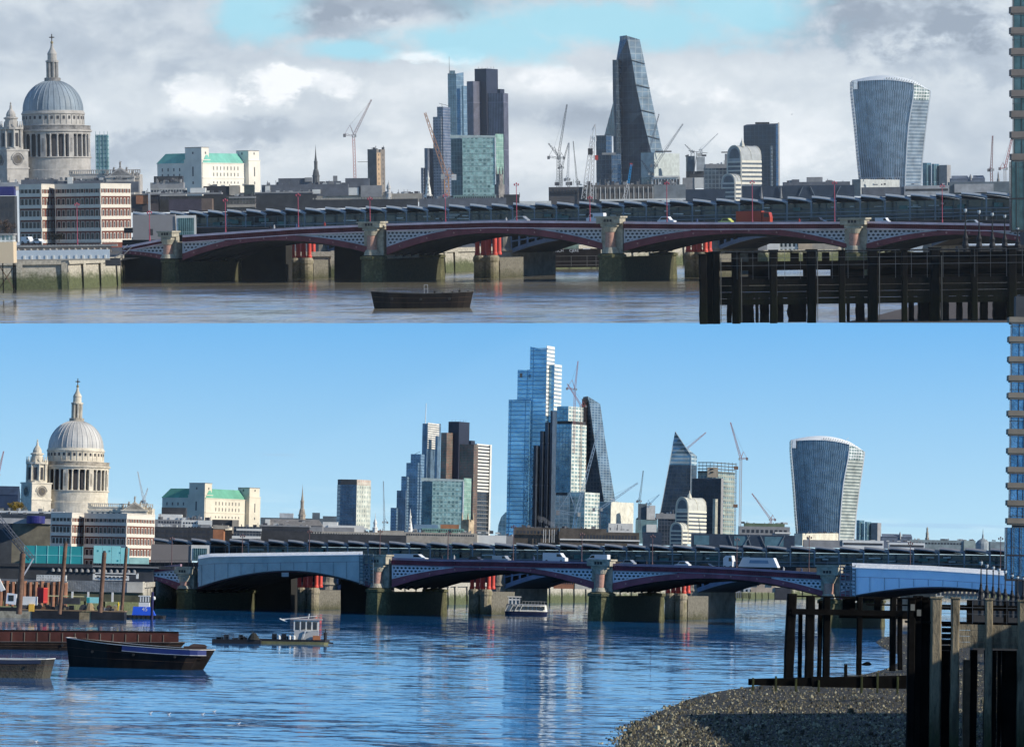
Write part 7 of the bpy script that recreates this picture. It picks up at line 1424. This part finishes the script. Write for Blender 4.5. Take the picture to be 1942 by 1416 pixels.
# passenger boat
start('passenger_boat', 'white glazed passenger boat passing under the middle arch', 'boat', 998, 1167, water(998, 1167).y)
def shell(g, pts, w0, w1, z0, z1, n=14):
    pass
g = G(); n = 14; bot, topp = [], []
def oval(L0, L1, w_, z, pw=.5):
    out = []
    for i in range(24):
        a = 2 * math.pi * i / 24; x = (L0 + L1) / 2 + (L1 - L0) / 2 * math.copysign(abs(math.cos(a)) ** pw, math.cos(a)); y = w_ * math.copysign(abs(math.sin(a)) ** pw, math.sin(a)); out.append(Vector((x, y + 14, z)))
    return out
g.loft([oval(-40, 38, 12, -3), oval(-41, 41, 14, 6), oval(-42, 42, 14.5, 8)]); part('hull', g, plain('navy hull', (.02, .025, .06), .3))
g = G(); g.loft([oval(-39, 40, 13, 8), oval(-38, 38, 12.5, 20)]); part('saloon', g, whw)
for x in range(-28, 34, 8): g = G(); g.box(x, x + 6.6, .7, 1.8, 11.5, 18); part('saloon_window', g, plain('wheelhouse pane', (.05, .06, .07), .1))
g = G(); g.loft([oval(-38, 38, 13, 20), oval(-37, 37, 13, 21.5)]); part('roof', g, plain('grey boat roof', (.35, .37, .4))); g = G(); g.box(-34, -12, 6, 20, 21, 34); part('wheelhouse', g, facade('wheelhouse glass', (.05, .08, .1), (.1, .14, .18), (.65, .67, .68), 7, 10, .2)); g = G(); g.box(-36, -10, 5, 22, 34, 36); part('wheelhouse_roof', g, whw)
g = G(); [g.bar((-40 + i * 9, 1.2, 8), (-34 + i * 9, 1.2, 20), 1.0) for i in range(4)]; part('white_stripe', g, whw); g = G(); [g.bar((x, 3, 21), (x, 3, 27), .3) for x in range(-8, 40, 6)]; g.bar((-8, 3, 27), (38, 3, 27), .3); part('rail', g, whw)
# work tug in midstream with its pontoons
start('work_boat', 'small work boat with white wheelhouse, black hull and tyre fenders', 'boat', 555, 1221, water(555, 1221).y)
blk = plain('black work steel', (.02, .02, .022), .5, var=.5, scale=.3); muc = plain('muddy green waterline', (.14, .14, .07), .8, var=.5)
g = G(); ring = lambda z, a, b, w_: [Vector(p) for p in ((a, 0, z), (b - 8, 0, z), (b, w_ / 2, z), (b - 8, w_, z), (a, w_, z))]
g.loft([ring(-2, -60, 66, 22), ring(5, -64, 68, 24)]); part('hull', g, muc); g = G(); g.loft([ring(5, -64, 69, 24), ring(9, -64, 69, 24)]); part('deck_edge', g, blk)
g = G(); g.box(2, 48, 4, 20, 9, 27); cb_ = part('wheelhouse', g, plain('dull white paint', (.42, .42, .40), .6, var=.2)); 
for x in (4, 15, 26, 37): g = G(); g.box(x, x + 8, 3.6, 4.2, 28, 42); part('window', g, plain('wheelhouse pane', (.05, .06, .07), .1)); 
g = G(); [g.box(x, x + 2, 3.6, 5, 26, 46) for x in (1, 12.5, 23.5, 34.5, 46)]; g.box(1, 48, 4, 20, 44, 46); g.box(1, 48, 19, 20.4, 26, 46); part('window_post', g, whw)
g = G(); g.box(-6, 54, 1, 23, 46, 48.5); part('roof', g, plain('rusty white roof', (.45, .38, .34), .6, var=.3)); g = G(); g.bar((-24, 8, 46), (10, 8, 50), 1.2); g.bar((-26, 4, 48), (-12, 8, 42), 1.4); g.bar((10, 8, 50), (44, 8, 54), .9); g.bar((28, 8, 48), (30, 8, 58), 1.2); part('roof_boom', g, whw)
g = G(); g.lathe(61, 8, [(3, 9), (3, 20), (4, 20.5), (4, 22), (1, 23), (1, 30)], 8); part('bow_post', g, blk); g = G(); g.bar((66, 12, 4), (76, 12, 3), 1.8); part('bow_fender', g, blk)
for x in (-40, -22, -12): g = G(); g.box(x, x + 9, 5, 16, 9, 15 + (x % 3) * 2); part('deck_gear', g, blk)
for x in (-26, -6, 2): g = G(); g.lathe(x, 2, [(2.6, 9), (2.6, 15), (0, 17)], 8); part('white_drum', g, whw)
g = G(); g.bar((20, 1, 12), (24, 1, 26), 1.4); g.bar((24, 1, 26), (34, 1, 26), 1.2); part('handrail', g, whw); g = G(); g.box(38, 52, -1, 2, 9, 17); part('orange_gear', g, plain('orange gear', (.4, .15, .06)))
start('work_pontoon', 'low black work pontoon with railings between barge and work boat', 'pontoon', 450, 1220, water(450, 1220).y)
g = G(); g.box(-48, 44, 0, 18, -2, 8); part('hull', g, blk)
for i in range(12): x = random.uniform(-44, 36); g = G(); g.box(x, x + random.uniform(4, 12), 3, 12, 8, 8 + random.uniform(2, 9)); part('deck_gear', g, blk)
g = G(); g.lathe(30, 8, [(12, 8), (9, 14), (5, 19), (0, 22)], 9); part('spoil_heap', g, plain('dark heap', (.03, .03, .025), .9, var=.8, scale=1.)); g = G(); [g.bar((x, 2, 8), (x, 2, 20), .5) for x in (-30, -24, -16, -8, 4, 12)]; [g.bar((-30, 2, z), (-8, 2, z), .4) for z in (14, 20)]; g.bar((-8, 2, 10), (20, 2, 15), .5); part('railing', g, plain('thin steel rail', (.10, .11, .12), .5))
# three barges at the left
red = plain('red oxide hold', (.075, .025, .02), .8, var=.4, scale=.4); nav = plain('navy bulwark', (.03, .045, .16), .5)
pt, wf, hf = barge('barge', 'large black lighter with blue bulwark stripe and white gunwale', 266, 1266, 292, 50, 34, 80, -.22, rust, whw, 345, red, 4, bow=.14, stern=.35, railw=.7, rk=(.95, .84))
g = G(); tt = frange(.42, .97, 12)
for a, b in zip(tt, tt[1:]): g.face([pt(a, -wf(a) * 1.006, hf(a) - 10), pt(b, -wf(b) * 1.006, hf(b) - 10), pt(b, -wf(b) * 1.008, hf(b) - 1), pt(a, -wf(a) * 1.008, hf(a) - 1)])
part('blue_bulwark', g, nav); g = G(); [g.bar(pt(a, -wf(a) * 1.01, hf(a) - 10.5), pt(b, -wf(b) * 1.01, hf(b) - 10.5), .7) for a, b in zip(tt, tt[1:])]; part('white_rubbing_strake', g, plain('worn white line', (.5, .5, .5)))
b = pt(.86, .2, 34); g = G(); g.box(b.x - 22, b.x + 20, b.y, b.y + 18, b.z - 3, b.z + 9); g.loft([[Vector((b.x - 14, b.y + 1, b.z + 9)), Vector((b.x + 22, b.y + 1, b.z + 9)), Vector((b.x + 22, b.y + 17, b.z + 9)), Vector((b.x - 14, b.y + 17, b.z + 9))], [Vector((b.x - 4, b.y + 4, b.z + 14)), Vector((b.x + 16, b.y + 4, b.z + 13)), Vector((b.x + 16, b.y + 12, b.z + 13)), Vector((b.x - 4, b.y + 12, b.z + 14))]]); part('covered_winch', g, plain('brown tarpaulin', (.06, .04, .035), .8, var=.5))
pt, wf, hf = barge('barge', 'long low barge with red-brown ribbed hold at the far left', 120, 1232, 460, 13, 19, 46, .06, rust, plain('worn grey rail', (.16, .15, .14)), 420, red, 0, bow=.05, stern=.03)
g = G(); g.face([pt(.0, .1, 6), pt(.97, .1, 8), pt(.97, .1, 37), pt(0, .1, 33)]); g.face([pt(.97, .3, 8), pt(.0, .3, 6), pt(0, .3, 33), pt(.97, .3, 37)]); g.face([pt(0, .1, 33), pt(.97, .1, 37), pt(.97, .3, 37), pt(0, .3, 33)]); part('ribbed_hold_side', g, red); g = G(); g.bar(pt(0, .1, 34), pt(.97, .1, 38), 1.6); part('dark_rim', g, rust); g = G()
for i in range(18): t = .03 + i / 18 * .93; g.bar(pt(t, .08, 6), pt(t, .08, 32), .9)
part('frame_rib', g, plain('pale rib', (.2, .17, .13)))
pt, wf, hf = barge('barge', 'grey-bottomed barge with white and navy bulwark cut by the left edge', -10, 1283, 226, 36, 33, 54, .0, stained('scraped barge side', (.03, .03, .03), (.07, .066, .05), 1.0, .6, scale=.8), whw, 300, rustd, 4, bow=.12, stern=.1, railw=.9)
g = G(); tt = frange(.1, .9, 8); [g.face([pt(a, -1.008, hf(a) - 8), pt(b, -1.008, hf(b) - 8), pt(b, -1.008, hf(b) - 1.2), pt(a, -1.008, hf(a) - 1.2)]) for a, b in zip(tt, tt[1:])]; part('navy_bulwark', g, plain('dark navy', (.02, .03, .06)))
# gulls resting on the water
for i, (x, r, l) in enumerate(((285, 1353, 'gull floating left of the group'), (320, 1355, 'gull floating low, second from left'), (384, 1355, 'faint gull in the middle of the group'), (406, 1350, 'white gull floating nearest the barge reflection'), (452, 1373, 'gull floating apart to the lower right'), (68, 1407, 'lone gull floating at the bottom left'))): gull(l + ', on the blue water', x, r, .75, 'gulls floating on the blue river')
# building works on the left bank
def pilep(label, x, top, base, d, r, lean=0, c=None): start('steel_pile', None, 'pile', x, base, d, 'rusty tube piles standing in the river works'); C.t['label'] = label; g = G(); g.bar((0, 0, -6), (lean, 0, base - top), r, r, 12); part('tube', g, c or plain('rusty tube', (.15, .085, .055), .8, var=.5, scale=.8)); g = G(); g.bar((lean, 0, base - top), (lean, 0, base - top + 4), r * .8, r * .5, 8); part('pile_head', g, plain('dark pile head', (.05, .04, .04)))
pilep('thick rusty pile beside the white excavator', 36, 1050, 1158, 560, 5.5, 4); pilep('tall brown pile left of the red container', 113, 1030, 1158, 565, 3.8, 8); pilep('brown pile in front of the teal hoarding', 190, 1048, 1155, 570, 4.2, 5); pilep('slim pile right of the pale gantry', 231, 1040, 1150, 575, 3, 6)
start('dark_mooring_post', 'dark blue mooring post with white top beside the blue tug', 'post', 288, 1172, 600); g = G(); g.bar((0, 0, -6), (0, 0, 50), 2.6, 2.6, 10); part('post', g, plain('post navy', (.02, .02, .08))); g = G(); g.lathe(3, 0, [(0, 34), (3, 36), (3, 40), (0, 42)], 8); part('white_lamp', g, whw)
teal = plain('teal hoarding panel', (.03, .30, .30), .5, var=.12, scale=.4); tel2 = plain('light teal hoarding panel', (.30, .68, .64), .5, var=.1, scale=.4)
start('site_hoarding', 'dark teal panelled site hoarding on the left embankment', 'hoarding', 100, 1072, 640)
for i in range(5): x = 46 + i * 22; part('panel', FL(x, x + 21, 1035, 1068, 2, 0), teal)
g = G(); [g.box(cp(46 + i * 22)[0] - .6, cp(46 + i * 22)[0] + .4, -.8, 0, zr(1070), zr(1034)) for i in range(6)]; g.box(cp(46)[0], cp(156)[0], -.7, 0, zr(1053), zr(1052)); part('pale_trim', g, tel2); part('base', FL(40, 175, 1068, 1075, 8, -2), dkm)
start('site_hoarding', 'bright pale teal hoarding before the sunlit mansion corner', 'hoarding', 215, 1072, 645)
for i in range(4): x = 177 + i * 17; part('panel', FL(x, x + 16.4, 1035 if i < 3 else 1038, 1068, 2, 0), tel2)
part('low_panel', FL(245, 282, 1056, 1068, 2, 0), plain('mint panel', (.4, .62, .52), .6)); g = G(); [g.box(cp(x)[0], cp(x)[0] + 2.5, -.5, .1, zr(r), zr(r) + 3) for x, r in ((184, 1046), (206, 1046), (226, 1049), (222, 1064), (194, 1062))]; part('sticker', g, teal)
simple('embankment_road', 'raised road on an arcaded parapet leading to the bridge, clear left bank', 'viaduct', 150, 1085, 650, dkm, [(-30, 330, 1070, 1076, 30, 0, dkm), (60, 300, 1072, 1074, 3, -3, gyw), (-30, 290, 1076, 1100, 20, 3, dkm)], extra=lambda: ([part('arch_recess', (lambda g, x: (g.lathe(cp(x)[0], 2, [(0, zr(1084)), (3.6, zr(1084)), (3.2, zr(1080)), (1.6, zr(1077)), (0, zr(1077))], 10), g)[-1])(G(), x), gyw) for x in range(100, 262, 11)], part('railing', (lambda g: ([g.bar((cp(x)[0], -2, zr(1072)), (cp(x)[0], -2, zr(1060)), .35) for x in range(285, 372, 9)], g.bar((cp(285)[0], -2, zr(1060)), (cp(372)[0], -2, zr(1057)), .4), g)[-1])(G()), dkm)))
simple('gantry', 'white box gantry above the grey sheet piling', 'gantry', 220, 1095, 620, whw, [(176, 260, 1086, 1088, 6, 0, whw), (258, 262, 1086, 1096, 4, 0, whw), (176, 180, 1086, 1100, 4, 0, whw), (180, 244, 1091, 1100, 6, 2, whw)], extra=lambda: winrow(182, 242, 1093, 3, 8))
simple('sheet_pile_wall', 'long grey sheet-piled cofferdam wall with pale right end', 'wall', 190, 1130, 615, plain('grey sheeting steel', (.22, .23, .23), .5, var=.15), [(128, 252, 1102, 1122, 10, 0, facade('sheet pile ribs', (.20, .21, .21), (.23, .24, .24), (.15, .16, .16), 3.2, 60, .25, .5, 0)), (240, 270, 1102, 1122, 10, -1, plain('pale cofferdam end', (.5, .46, .38))), (128, 270, 1122, 1140, 8, 3, plain('weedy wall', (.10, .10, .06), .9, var=.5))])
simple('cofferdam', 'rusty cofferdam of curved sheet piles behind the barge', 'wall', 85, 1135, 612, plain('rusty tube', (.15, .085, .055), .8, var=.5, scale=.8), [(-20, 126, 1108, 1140, 10, 6)], extra=lambda: ([part('sheet_pile', (lambda g, x: (g.bar((cp(x)[0], 3, zr(1150)), (cp(x)[0], 3, zr(1102 + (x % 3))), 5, 5, 8), g)[-1])(G(), x), plain('rust orange pile', (.30, .14, .08), .8, var=.5, scale=.6)) for x in range(-10, 126, 11)], part('site_cabin', FL(68, 124, 1090, 1101, 12, 4), facade('site cabin front', (.3, .3, .28), (.5, .5, .46), (.6, .6, .55), 5, 5, .2, .5, 0))))
start('container', 'tall red steel container standing on the works barge', 'container', 82, 1141, 575); g = B(70, 82, 90, 1114, 1143, 25, 0); part('box', g, plain('red container', (.42, .03, .025), .5, var=.1)); g = bands(70, 82, 90, [1141, 1116], 25, 0, .5, 1.2); part('corner_frame', g, plain('bright red frame', (.65, .10, .06)))
start('container', 'small teal container lying beside the pale piles', 'container', 176, 1143, 578); part('box', FL(164, 188, 1132, 1143, 8, 0), tel2); part('doors', FL(164, 170, 1133, 1142, 1, -.8), teal)
# works barge
start('works_barge', 'long black works barge crowded with gear along the left bank', 'barge', 150, 1174, water(150, 1174).y)
part('hull', FL(-20, 60, 1158, 1174, 40, 0), plain('muddy pale pontoon', (.28, .26, .2), .9, var=.6, scale=.8)); part('hull', FL(60, 150, 1158, 1174, 40, -1), blk); part('hull', FL(148, 172, 1160, 1174, 38, 0), plain('sandy pontoon', (.25, .2, .12), .9, var=.6, scale=.8)); part('hull', FL(172, 235, 1158, 1174, 38, -1), blk)
part('deck_plate', FL(-20, 236, 1156.5, 1158.5, 42, -1.5), plain('rusty deck', (.22, .15, .09), .8, var=.5))
rn = random.Random(12)
for i in range(56):
    x = rn.uniform(40, 230); h_ = rn.uniform(3, 12); w_ = rn.uniform(3, 12); m_ = rn.choice((blk, blk, rustd, plain('sandy pontoon', (.25, .2, .12)), gyw, plain('rusty tube', (.15, .085, .055)), dkm)); y = rn.uniform(2, 20)
    if rn.random() < .3: g = G(); g.bar((cp(x)[0], y, zr(1157) + w_ / 2), (cp(x)[0], y + 9, zr(1157) + w_ / 2), w_ / 2, w_ / 2, 12); part('cable_drum', g, m_)
    else: part('deck_gear', FL(x, x + w_, 1157 - h_, 1157, 8, y), m_)
for x in (134, 164, 210): part('white_tank', FL(x, x + 3.5, 1122, 1140, 3, 22), whw)
part('generator', FL(118, 150, 1134, 1146, 12, 14), dkm); part('pale_beam', FL(90, 165, 1130, 1132, 3, 24), plain('yellowish beam', (.5, .46, .25))); part('sand_heap', (lambda g: (g.lathe(cp(168)[0], 12, [(10, zr(1157)), (7, zr(1148)), (3, zr(1141)), (0, zr(1140))], 9), g)[-1])(G(), ), plain('sandy heap', (.30, .22, .12), .9))
person_m = plain('hi-vis yellow coat', (.7, .5, .03))
start('person', 'worker in a yellow coat standing on the works barge', 'person', 224, 1157, 568); g = G(); u = 2.2
g.lathe(0, 0, [(0, 3.6 * u), (.8 * u, 3.7 * u), (.65 * u, 4.6 * u), (.9 * u, 5.9 * u), (.3 * u, 6.4 * u), (.45 * u, 6.9 * u), (.4 * u, 7.4 * u), (0, 7.5 * u)], 9)
for s_ in (-1, 1): g.bar((s_ * .3 * u, 0, 3.8 * u), (s_ * .4 * u, 0, 0), .38 * u, .22 * u, 6); g.bar((s_ * .85 * u, 0, 6.1 * u), (s_ * u, -.3 * u, 3.6 * u), .2 * u, .13 * u, 6)
part('body', g, person_m)
# excavator crane
start('crawler_crane', 'white crawler crane with lattice boom on the works barge', 'crane', 12, 1158, 566)
g = G(); g.box(-24, 22, 0, 18, 0, 7); part('track', g, blk); g = G(); g.loft([[Vector((10 - 12, 2, 14)), Vector((28 - 12, 2, 12)), Vector((28 - 12, 14, 12)), Vector((-2, 14, 14))], [Vector((0, 2, 34)), Vector((18, 2, 32)), Vector((18, 14, 32)), Vector((0, 14, 34))]]); cbn = part('cab', g, whp); g = G(); g.box(3, 13, 1.4, 2.2, 19, 30); part('cab_window', g, plain('dark car glass', (.02, .025, .03)), cbn)
g = G(); g.box(24, 56, 4, 18, 12, 28); part('engine_house', g, whw); g = G(); g.bar((-8, 6, 38), (-34, 6, 90), 6, 4); part('white_boom_foot', g, whw); g = G(); g.box(42, 52, 0, 6, 0, 14); part('yellow_cabinet', g, plain('amber cabinet', (.65, .38, .06)))
for a, b in (((48, 4, 100), (-30, 4, 190)), ((40, 8, 98), (-40, 8, 186))): g = G(); g.truss(a, b, 5, .7, 12); part('lattice_boom', g, plain('grey boom steel', (.12, .13, .15)))
g = G(); g.bar((48, 4, 100), (26, 4, 60), 1.6); part('boom_strut', g, plain('pale steel', (.5, .5, .5)))
# blue tug
start('tug', 'small bright blue tug with white wheelhouse at the left bank', 'tug', 268, 1172, water(268, 1172).y)
bl = plain('bright blue paint', (.03, .12, .70), .4, var=.08); g = G(); g.loft([ring(-2, -32, 44, 18), ring(6, -34, 46, 20)]); part('hull', g, blk); g = G(); g.loft([[Vector(p) for p in ((-18, 2, 6), (26, 2, 6), (26, 16, 6), (-18, 16, 6))], [Vector(p) for p in ((-16, 2, 22), (18, 2, 22), (18, 16, 22), (-16, 16, 22))]]); part('superstructure', g, bl)
g = G(); g.box(-6, 14, 4, 14, 22, 30); wh_ = part('wheelhouse', g, whw); g = G(); [g.box(x, x + 2.6, 3.5, 4.2, 31, 41) for x in (-4, 1, 6, 11)]; part('window_post', g, whw, wh_); g = G(); g.box(-5, 14, 4.5, 13, 30, 41); part('glass', g, plain('wheelhouse pane', (.05, .06, .07), .1), wh_); g = G(); g.box(-7, 15, 3, 15, 41, 43); part('roof', g, whw, wh_)
text('45', 274, 1158, 8, wlt, 'number', 1.7)
for i in range(9): g = G(); x = -30 + i * 8.5; g.bar((x, -1.4, 3), (x, .4, 3), 3.4, 3.4, 12); part('tyre_fender', g, plain('tyre', (.02, .02, .02)))
# small items under the left span
# ------------------------------------------------------------------ foreshore and timber works on the right
peb = None
def pebble():
    m, q, b = _mat('shingle'); tcn = q.new('ShaderNodeTexCoord').outputs['Object']
    v = q.new('ShaderNodeTexVoronoi'); v.inputs['Scale'].default_value = 2.6; q.l.new(tcn, v.inputs['Vector']); n = q.noise(tcn, .5, 5, .7); n2_ = q.noise(tcn, 6, 4, .7)
    sp_ = q.new('ShaderNodeSeparateColor'); q.l.new(v.outputs['Color'], sp_.inputs[0])
    cc = q.ramp(sp_.outputs[0], ((0, (.03, .026, .018)), (.5, (.08, .07, .045)), (.85, (.16, .14, .09)), (1, (.3, .27, .19))))
    cc = q.mix(q.map(n, .45, .6, 0, .75, True), cc, (.05, .05, .035))
    q.l.new(q.mix(q.map(v.outputs['Distance'], .25, .5, 0, .85), cc, (.02, .018, .015)), b.inputs['Base Color']); b.inputs['Roughness'].default_value = .75
    bp = q.new('ShaderNodeBump'); bp.inputs['Strength'].default_value = .9; bp.inputs['Distance'].default_value = .25; q.l.new(q.m('ADD', q.m('SUBTRACT', 1, v.outputs['Distance']), n2_), bp.inputs['Height']); q.l.new(bp.outputs[0], b.inputs['Normal']); return m
edge_ = [(1060, 1440), (1112, 1414), (1122, 1394), (1146, 1372), (1205, 1348), (1262, 1326), (1325, 1310), (1400, 1300), (1480, 1291), (1560, 1283), (1620, 1278), (1665, 1268), (1692, 1255), (1700, 1243), (1668, 1228), (1655, 1217), (1672, 1208), (1730, 1202), (1850, 1196), (2000, 1190), (2400, 1180)]
ev = [water(*p) for p in edge_]; C.abs = True; g = G()
nx = 9
rows_ = []
far = Vector((90, 200, 0))
for p in ev:
    r = []
    for k in range(nx):
        t = k / (nx - 1); x = p.x + (75 - p.x) * t ** 1.5; rise = .05 + 1.5 * (t ** 1.1) * min(1, (75 - p.x) / 40)
        r.append(Vector((x, p.y - (0 if k == 0 else 0), -H - .25 + (.27 if k else 0) + (rise if k else 0) * (.35 if k == 1 else 1))))
    rows_.append(r)
for a, b in zip(rows_, rows_[1:]):
    for k in range(nx - 1): g.face([a[k], a[k + 1], b[k + 1], b[k]])
C.o = ev[0]; o = bpy.data.objects.new('foreshore', mesh_of(g, 'foreshore', pebble())); COL.objects.link(o); o.location = C.o; tag(o, None, None, None, 'structure')
# loose stones
from mathutils.bvhtree import BVHTree
bv = BVHTree.FromPolygons([v.co + o.location for v in o.data.vertices], [tuple(p.vertices) for p in o.data.polygons])
G3 = [G() for _ in range(3)]; rn = random.Random(5); C.o = ev[0]
for i in range(19500):
    px_, row_ = (rn.uniform(1120, 1942), 1296 + 124 * rn.random() ** .8) if i < 16000 else (rn.uniform(1600, 1942), rn.uniform(1205, 1300)); v = ray(px_, row_).normalized(); p = bv.ray_cast(Vector((0, 0, 0)), v)[0]
    if p is None: continue
    s_ = min(.5, rn.lognormvariate(-2.95, .5)); a0 = rn.uniform(0, 3); z = p.z
    bs = [Vector((p.x + s_ * math.cos(a0 + k * 1.257) * rn.uniform(.8, 1.3), p.y + s_ * 1.3 * math.sin(a0 + k * 1.257), z - .06)) for k in range(5)]; up_ = [q_.lerp(Vector((p.x, p.y, z)), .35) + Vector((0, 0, s_ * rn.uniform(.7, 1.3) + .05)) for q_ in bs]
    g = G3[rn.choice((0, 0, 1, 2))]
    for k in range(5): g.face([bs[k], bs[(k + 1) % 5], up_[(k + 1) % 5], up_[k]])
    g.face(up_)
for g, c_, l in zip(G3, ((.16, .14, .085), (.40, .365, .24), (.05, .045, .03)), ('brown', 'pale buff', 'blackish wet')):
    o = bpy.data.objects.new('loose_stones', mesh_of(g, 'loose_stones', plain('loose stone ' + l, c_, .8, var=.5, scale=.8))); COL.objects.link(o); o.location = C.o; tag(o, l + ' cobbles and rubble scattered over the foreshore', 'stones', None, 'stuff')
g = G(); g.prism([(50, 100), (80, 100), (80, 250), (50, 250)], -H, 5.); C.abs = True; C.o = Vector((50, 100, -H)); o = bpy.data.objects.new('riverside_block', mesh_of(g, 'riverside_block', plain('riverside brick', (.2, .15, .11), .85))); COL.objects.link(o); o.location = C.o; tag(o, 'unseen brick block right of the near jetty, shading the foreshore', 'building')  # out of view; sized and placed for its shadow on the shingle
start('groyne', 'low black timber groyne lying across the foreshore', 'groyne', 1600, 1300, 285)
part('timber_wall', FL(1420, 1740, 1290, 1302, 6, 0, topR=1277), woodD); part('timber_wall', FL(1540, 1745, 1283, 1303, 5, -3, topR=1285), woodD)
for x, t_ in ((1427, 1288), (1470, 1284), (1508, 1288), (1551, 1290), (1632, 1282), (1662, 1274), (1700, 1280)): pile(x, x + 4, t_, 1312, -6, woodL, name='stake')
for (x0, x1, t_, r, l) in ((1601, 1607, 1259, 1283, 'short black stump at the water edge'),): start('stump', l, 'stump', x0, r, 340); pile(x0, x1, t_, r + 3, 0, woodD)
start('driftwood', 'dark lump of driftwood lying in the shallows by the thin pile', 'driftwood', 1643, 1262, 345); g = G(); g.loft([[Vector((x, 4 + r * math.cos(a), z + r * math.sin(a))) for a in [i * .785 for i in range(8)]] for x, z, r in ((-9, 2, .6), (-5, 3, 2.6), (1, 4, 4), (6, 4, 3.6), (10, 3, 1))]); part('log', g, woodD)
# farther dolphin
start('timber_dolphin', 'tall black timber dolphin standing at the water edge', 'jetty', 1590, 1288, 352)
for (a, b, t_, r, y, ln) in ((1492, 1510, 1128, 1290, 0, 5), (1513, 1521, 1165, 1288, 22, 0), (1528, 1544, 1132, 1288, 0, 1), (1551, 1559, 1140, 1286, 24, 1), (1560, 1573, 1133, 1285, 4, -1), (1624, 1634, 1131, 1279, 0, 0), (1687, 1698, 1131, 1270, 0, 0), (1700, 1709, 1133, 1268, 8, -2)): pile(a, b, t_, r, y, woodD, None, 0, 'pile', ln)
beam(1500, 1730, 1156, 1167, -4, 12, woodD, 'cross_beam'); beam(1590, 1730, 1160, 1172, 16, 8, woodD, 'cross_beam'); beam(1500, 1730, 1131, 1134, 4, 10, woodD, 'top_beam'); beam(1596, 1620, 1131, 1160, 18, 5, woodD, 'rear_post'); beam(1656, 1668, 1131, 1172, 20, 6, woodD, 'rear_post'); beam(1640, 1735, 1144, 1147, 6, 3, woodD, 'rail')
# near jetty
start('timber_jetty', 'near weathered timber jetty with mossy piles at the lower right', 'jetty', 1830, 1500, 205)
nj = [(1719, 1733, 1140, 0, woodD), (1731, 1745, 1137, 8, woodD), (1742, 1762, 1139, 22, woodD), (1762, 1783, 1138, -4, woodL), (1801, 1817, 1138, -4, woodL), (1866, 1879, 1139, -6, woodL), (1928, 1946, 1141, -6, woodL), (1783, 1800, 1240, 26, woodD)]
for (a, b, t_, y, m_) in nj: pile(a, b, t_, 1520, y, m_, 3)
for (a, b, t_, y, m_) in ((1825, 1838, 1254, 30, plain('brown old pile', (.13, .085, .05), .8, var=.4, scale=1.)), (1838, 1851, 1235, 44, woodD), (1865, 1888, 1235, 30, woodD), (1889, 1896, 1235, 40, woodD), (1898, 1938, 1235, 36, woodD), (1795, 1801, 1330, 34, plain('brown old pile', (.13, .085, .05)))): pile(a, b, t_, 1520, y, m_)
for (a, b) in ((1817, 1866), (1879, 1928), (1946, 2100)):
    for j in range(4): beam(a, b, 1186 + j * 11.2, 1196.6 + j * 11.2, 0, 5, woodL, 'fascia_board')
for j in range(5): beam(1783, 1801, 1182 + j * 11.2, 1191 + j * 11.2, 3, 5, woodD, 'fascia_board')
beam(1720, 2100, 1182, 1186, 4, 60, woodD, 'deck'); beam(1760, 2100, 1150, 1160, 50, 6, woodD, 'rear_beam'); beam(1830, 1840, 1140, 1184, 50, 6, woodD, 'rear_post'); beam(1900, 1908, 1140, 1184, 50, 6, woodD, 'rear_post'); beam(1960, 2090, 1232, 1500, 40, 6, woodD, 'rear_screen')
g = G()
for r in (1140, 1154, 1166): g.bar((cp(1783)[0], -3, zr(r)), (cp(2050)[0], -3, zr(r)), .5)
for x in (1800, 1840, 1905, 1960): g.bar((cp(x)[0], -3, zr(1184)), (cp(x)[0], -3, zr(1140)), .5)
part('railing', g, rl)
for x, r in ((1725, 1150), (1737, 1160)): g = G(); g.box(cp(x)[0] - 2, cp(x)[0] + 6, -2, -1, zr(r + 12), zr(r)); part('white_panel', g, plain('scuffed panel', (.14, .14, .12), .8, var=.4))
# ------------------------------------------------------------------ carry the cloudy reach to its place
for o in UP:
    o.matrix_world = MU @ Matrix.Translation(o.location) @ o.rotation_euler.to_matrix().to_4x4() @ Matrix.Diagonal((*o.scale, 1))

# thin even air round everything
g = G(); g.box(-16000, 16000, -300, 27000, -60, 9000)
C.up = False; C.abs = True; C.o = Vector((0, 0, 0)); m, q, b = _mat('air'); q.t.nodes.remove(b)
vn = q.new('ShaderNodeVolumePrincipled'); vn.inputs['Density'].default_value = 0.6e-5; vn.inputs['Color'].default_value = (.80, .90, 1., 1); vn.inputs['Anisotropy'].default_value = .1
q.l.new(vn.outputs[0], q.t.nodes['Material Output'].inputs['Volume'])
hz = bpy.data.objects.new('haze', mesh_of(g, 'haze', m)); COL.objects.link(hz); tag(hz, 'thin pale river haze', 'haze', None, 'stuff')
